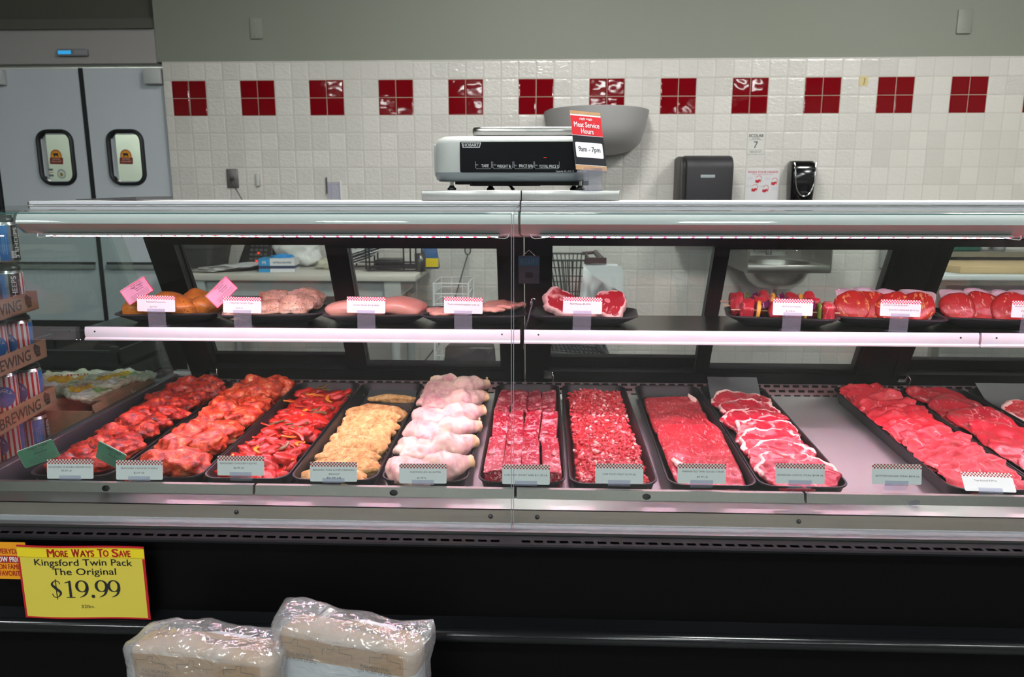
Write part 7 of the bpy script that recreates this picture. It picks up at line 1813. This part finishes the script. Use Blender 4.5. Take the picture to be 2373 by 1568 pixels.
# apron: a folded cloth over the handle
mb = MB(); nx, nz = 22, 26; xc = at(1392, 640, 3.98).x; wA = at(1440, 640, 3.98).x - at(1340, 640, 3.98).x; za = at(1390, 613, 3.98).z; hA = 0.30; vs = []
for j in range(nz + 1):
    for i in range(nx + 1):
        u = -1 + 2 * i / nx; v = j / nz
        low = 0.55 + 0.45 * max(0.0, 1 - abs(u + 0.1)) ** 0.6 * (1 if u < 0.55 else 0.75) 
        x = xc + u * wA / 2 * (0.78 + 0.22 * v); z = za - hA * v * low * (1.05 if u < 0 else 0.92)
        y = 3.985 - 0.03 * sin(u * 7 + 1) * v - 0.045 * v * (1 - u * u) + 0.012 * mnoise.noise(Vector((u * 3, v * 4, 1))) + (0.03 * (1 - v * 8) if v < 0.125 else 0)
        vs.append((x, y, z))
fs = [(j * (nx + 1) + i, (j + 1) * (nx + 1) + i, (j + 1) * (nx + 1) + i + 1, j * (nx + 1) + i + 1) for j in range(nz) for i in range(nx)]
n_ = len(vs); mb.add(vs + [(x, y + 0.004, z) for x, y, z in vs], fs + [tuple(n_ + q for q in reversed(f)) for f in fs], 0, True)
# folded flap across the front
fl = [(-1.0, 0.0), (1.0, 0.0), (1.12, 0.12), (1.12, 0.62), (0.25, 0.42), (-0.35, 0.27)]
mb.plate([(xc + a * wA / 2 * 0.86, za + 0.003 - b * hA * 0.75) for a, b in fl], 3.90, 3.903)
tag(mb.build('apron', flat('apron_cloth', (0.60, 0.64, 0.66), 0.7, bump=0.1, bscale=300)), 'pale folded apron hanging over the shopping cart handle', 'apron')
# hand sink
x0, x1 = at(1733, 625, 4.20).x, at(1924, 625, 4.20).x; zr = at(1800, 616, 4.20).z
t = thing('hand_sink', 'stainless wall hand sink with side splashes and a round bowl', 'sink', ((x0 + x1) / 2, 4.45, zr))
M['sink_steel'] = brushed('sink_steel', (0.48, 0.47, 0.44), 0.3, 'X', 0.1)
MB().box(x0, x1, 4.20, 4.215, zr - 0.04, zr + 0.004).build('front_apron', M['sink_steel'], t, bevel=0.003)
cxs = (x0 + x1) / 2; mb = MB(); n = 36; oc = []; ic = []
for k in range(n):
    a = 2 * pi * k / n; c_, s_ = cos(a), sin(a); kk = 1 / max(abs(c_), abs(s_)); oc.append((cxs + kk * c_ * (x1 - x0) / 2, 4.45 + kk * s_ * 0.25, zr)); ic.append((cxs + c_ * 0.185, 4.43 + s_ * 0.17, zr))
mb.loft([oc, ic], 0, False, False, False); mb.build('rim', M['sink_steel'], t)
rings = [ic] + [[(cxs + (p[0] - cxs) * q, 4.43 + (p[1] - 4.43) * q, zr - d) for p in ic] for q, d in ((0.98, 0.03), (0.92, 0.07), (0.78, 0.11), (0.55, 0.14), (0.2, 0.15))]
mb = MB().loft(rings, 0, True, False, True); mb.loft([[(cxs + (p[0] - cxs) * 1.02, 4.43 + (p[1] - 4.43) * 1.02, p[2] - 0.004) for p in r] for r in rings], 0, True, False, True); mb.build('bowl', M['sink_steel'], t)
for x in (x0 - 0.006, x1): MB().box(x, x + 0.006, 4.20, 4.69, zr - 0.04, zr + 0.27).build('side_splash', M['sink_steel'], t)
MB().box(x0, x1, 4.68, 4.695, zr - 0.04, zr + 0.27).build('back_splash', M['sink_steel'], t)
mb = MB(); mb.lathe([(0, 0), (0.022, 0), (0.02, 0.05), (0.012, 0.09), (0, 0.09)], (cxs, 4.60, zr + 0.03), 16); mb.box(cxs - 0.11, cxs + 0.11, 4.59, 4.63, zr + 0.022, zr + 0.05); mb.tube([(cxs, 4.60, zr + 0.09), (cxs, 4.59, zr + 0.14), (cxs, 4.54, zr + 0.15), (cxs, 4.50, zr + 0.10)], 0.010, 8)
mb.build('faucet', M['chrome'], t, autosmooth=40)
for s in (-1, 1): MB().tube([(cxs + s * 0.08, 4.60, zr + 0.06), (cxs + s * 0.10, 4.58, zr + 0.075), (cxs + s * 0.155, 4.56, zr + 0.055)], [0.014, 0.012, 0.007], 8).build('faucet_handle', M['chrome'], t)
MB().tube([(cxs, 4.43, zr - 0.15), (cxs, 4.43, zr - 0.35), (cxs, 4.55, zr - 0.40), (cxs, 4.70, zr - 0.40)], 0.02, 10).build('drain_pipe', M['sink_steel'], t)
# cutting table with board, shelf above
zc = at(2250, 637, 4.05).z; xl = at(2185, 637, 4.05).x
t = thing('cutting_table', 'white-topped steel cutting table behind the last rear door', 'table', (2.6, 4.3, 0))
MB().box(xl - 0.06, 4.2, 4.05, 4.62, zc - 0.03, zc).build('table_top', flat('poly_white', (0.55, 0.60, 0.60), .4), t, bevel=0.005)
MB().box(xl - 0.04, 4.1, 4.10, 4.60, zc - 0.06, zc - 0.031).build('steel_frame', M['sink_steel'], t)
for x in (xl + 0.03, 4.0):
    for y in (4.12, 4.57): MB().box(x - 0.02, x + 0.02, y - 0.02, y + 0.02, 0, zc - 0.06).build('leg', M['sink_steel'], t)
MB().box(xl - 0.02, 4.1, 4.30, 4.58, 0.25, 0.29).build('lower_shelf', M['dark_gray'], t)
mb = MB().hexa([(xl + 0.12, 4.11, zc + 0.0005), (4.0, 4.11, zc + 0.0005), (4.0, 4.48, zc + 0.0005), (xl + 0.02, 4.48, zc + 0.0005), (xl + 0.12, 4.11, zc + 0.04), (4.0, 4.11, zc + 0.04), (4.0, 4.48, zc + 0.04), (xl + 0.02, 4.48, zc + 0.04)])
tag(mb.build('cutting_board', flat('board_wood', (0.52, 0.38, 0.20), .55, var=0.12, bscale=30), bevel=0.004), 'thick pale wooden cutting board on the white cutting table', 'cutting board')
zs = at(2250, 580, 4.6).z
t = thing('wall_shelf', 'pale steel wall shelf above the cutting board', 'shelf', (2.8, 4.6, zs))
MB().box(xl - 0.02, 4.2, 4.50, 4.69, zs - 0.03, zs).build('shelf_board', M['sink_steel'], t); MB().box(xl + 0.3, xl + 0.33, 4.55, 4.69, zs - 0.10, zs - 0.03).build('bracket', M['dark_gray'], t)
p = at(2225, 565, 4.6); tag(MB().box(p.x - 0.12, p.x + 0.10, 4.56, 4.66, zs + 0.0005, zs + 0.07).build('green_box', flat('green_box', (0.02, 0.12, 0.09), .4), bevel=0.006), 'dark green box on the wall shelf above the cutting board', 'box')
p = at(2275, 563, 4.6)
for k in range(2): tag(MB().lathe([(0, 0), (0.034, 0), (0.04, 0.085), (0.037, 0.085), (0.032, 0.004), (0, 0.004)], (p.x + 0.012 + 0.09 * k, 4.6, zs + 0.0005), 20).build('white_cup', M['white']), ('white cup on the wall shelf next to the green box', 'white cup on the wall shelf further from the green box')[k], 'cup', 'cups on the wall shelf')
p0, p1 = at(2040, 640, 4.66), at(2078, 560, 4.66)
t = thing('wall_cabinet', 'pale wall box with a yellow sticker beside the leaning rear door post', 'wall box', (p0.x, 4.66, p0.z))
MB().box(p0.x, p1.x + 0.10, 4.58, 4.70, p0.z + 0.05, p1.z + 0.08).build('box', flat('wallbox', (0.50, 0.53, 0.52), .4), t, bevel=0.004)
MB().box(p0.x + 0.035, p0.x + 0.06, 4.574, 4.58, p0.z + 0.06, p1.z + 0.06).build('dark_edge', M['dark_gray'], t); MB().box(p0.x + 0.004, p0.x + 0.02, 4.575, 4.58, p0.z + 0.15, p1.z + 0.03).build('yellow_sticker', flat('yst', (0.75, 0.60, 0.08), .4), t)
# card hanging on the centre post, printed side to the staff
c0, c1_ = at(1201, 592, 2.449), at(1250, 657, 2.497)
t = thing('hanging_card', 'small see-through blue topped card hanging on the black centre post', 'card', ((c0.x + c1_.x) / 2, 2.49, c1_.z))
ya, yb_ = 2.449, 2.497
mb = MB().hexa([(c0.x, yb_, c1_.z), (c1_.x, yb_, c1_.z), (c1_.x, yb_ + 0.001, c1_.z), (c0.x, yb_ + 0.001, c1_.z), (c0.x, ya, c0.z), (c1_.x, ya, c0.z), (c1_.x, ya + 0.001, c0.z), (c0.x, ya + 0.001, c0.z)])
mb.build('card', flat('hang_dark', (0.05, 0.06, 0.075), .35), t)
mb = MB(); k = (yb_ - ya) / (c0.z - c1_.z)
za_, zb_ = c0.z - 0.004, c0.z - 0.034; Y = lambda z: ya + (c0.z - z) * k - 0.0006
mb.add([(c0.x, Y(zb_), zb_), (c1_.x, Y(zb_), zb_), (c1_.x, Y(za_), za_), (c0.x, Y(za_), za_)], [(0, 1, 2, 3)], 0)
st_ = len(mb.v); mb.text('PRESS', 0.014, face_xz((c0.x + c1_.x) / 2, 0, (za_ + zb_) / 2), 1, 0.03, width=0.056)
cxh = (c0.x + c1_.x) / 2
for q in range(st_, len(mb.v)): x, y, z = mb.v[q]; mb.v[q] = (2 * cxh - x, Y(z) - 0.0006, z)
z2 = c1_.z + 0.02; mb.add([(cxh - 0.012, Y(z2), z2), (cxh + 0.012, Y(z2), z2), (cxh + 0.012, Y(z2 + 0.02), z2 + 0.02), (cxh - 0.012, Y(z2 + 0.02), z2 + 0.02)], [(0, 1, 2, 3)], 2)
mb.build('print', [flat('hang_blue', (0.03, 0.11, 0.17), .35), flat('hang_text', (0.10, 0.24, 0.32), .4), M['ink']], t)
mb = MB(); mb.tube([(cxh - 0.02, ya, c0.z), (cxh, ya - 0.004, c0.z + 0.018), (cxh + 0.02, ya, c0.z)], 0.0015, 6); mb.build('wire_hanger', M['chrome'], t)
# black crates low beyond the glass end
t = thing('black_crate', 'black plastic crate on the floor in front of the swing doors', 'crate', (-2.75, 4.2, 0))
mb = MB(); X0, X1, Y0, Y1, H_c = -3.05, -2.35, 4.0, 4.5, 0.60
for k in range(5):
    z = 0.02 + k * 0.118; mb.box(X0, X1, Y0, Y0 + 0.02, z, z + 0.085); mb.box(X1 - 0.02, X1, Y0, Y1, z, z + 0.085); mb.box(X0, X0 + 0.02, Y0, Y1, z, z + 0.085)
for x in (X0, X1 - 0.04): mb.box(x, x + 0.04, Y0 - 0.005, Y0 + 0.025, 0, H_c); mb.box(x, x + 0.04, Y1 - 0.02, Y1, 0, H_c)
mb.box(X0, X1, Y0, Y1, 0, 0.02); mb.box(X0 + .02, X1 - .02, Y1 - 0.02, Y1, 0.0, H_c)
mb.build('crate_body', M['black_plastic'], t)
# thin dark sheet lying on the canopy
a, b = at(205, 464, 2.2).x, at(340, 462, 2.2).x
tag(MB().hexa([(a, 2.14, CT + 0.0012), (b, 2.14, CT + 0.0012), (b, 2.36, CT + 0.0012), (a, 2.36, CT + 0.0012), (a, 2.14, CT + 0.003), (b, 2.14, CT + 0.010), (b, 2.36, CT + 0.010), (a, 2.36, CT + 0.003)]).build('flat_sheet', M['dark_gray']), 'thin dark sheet lying flat on the case top at the door end', 'sheet')
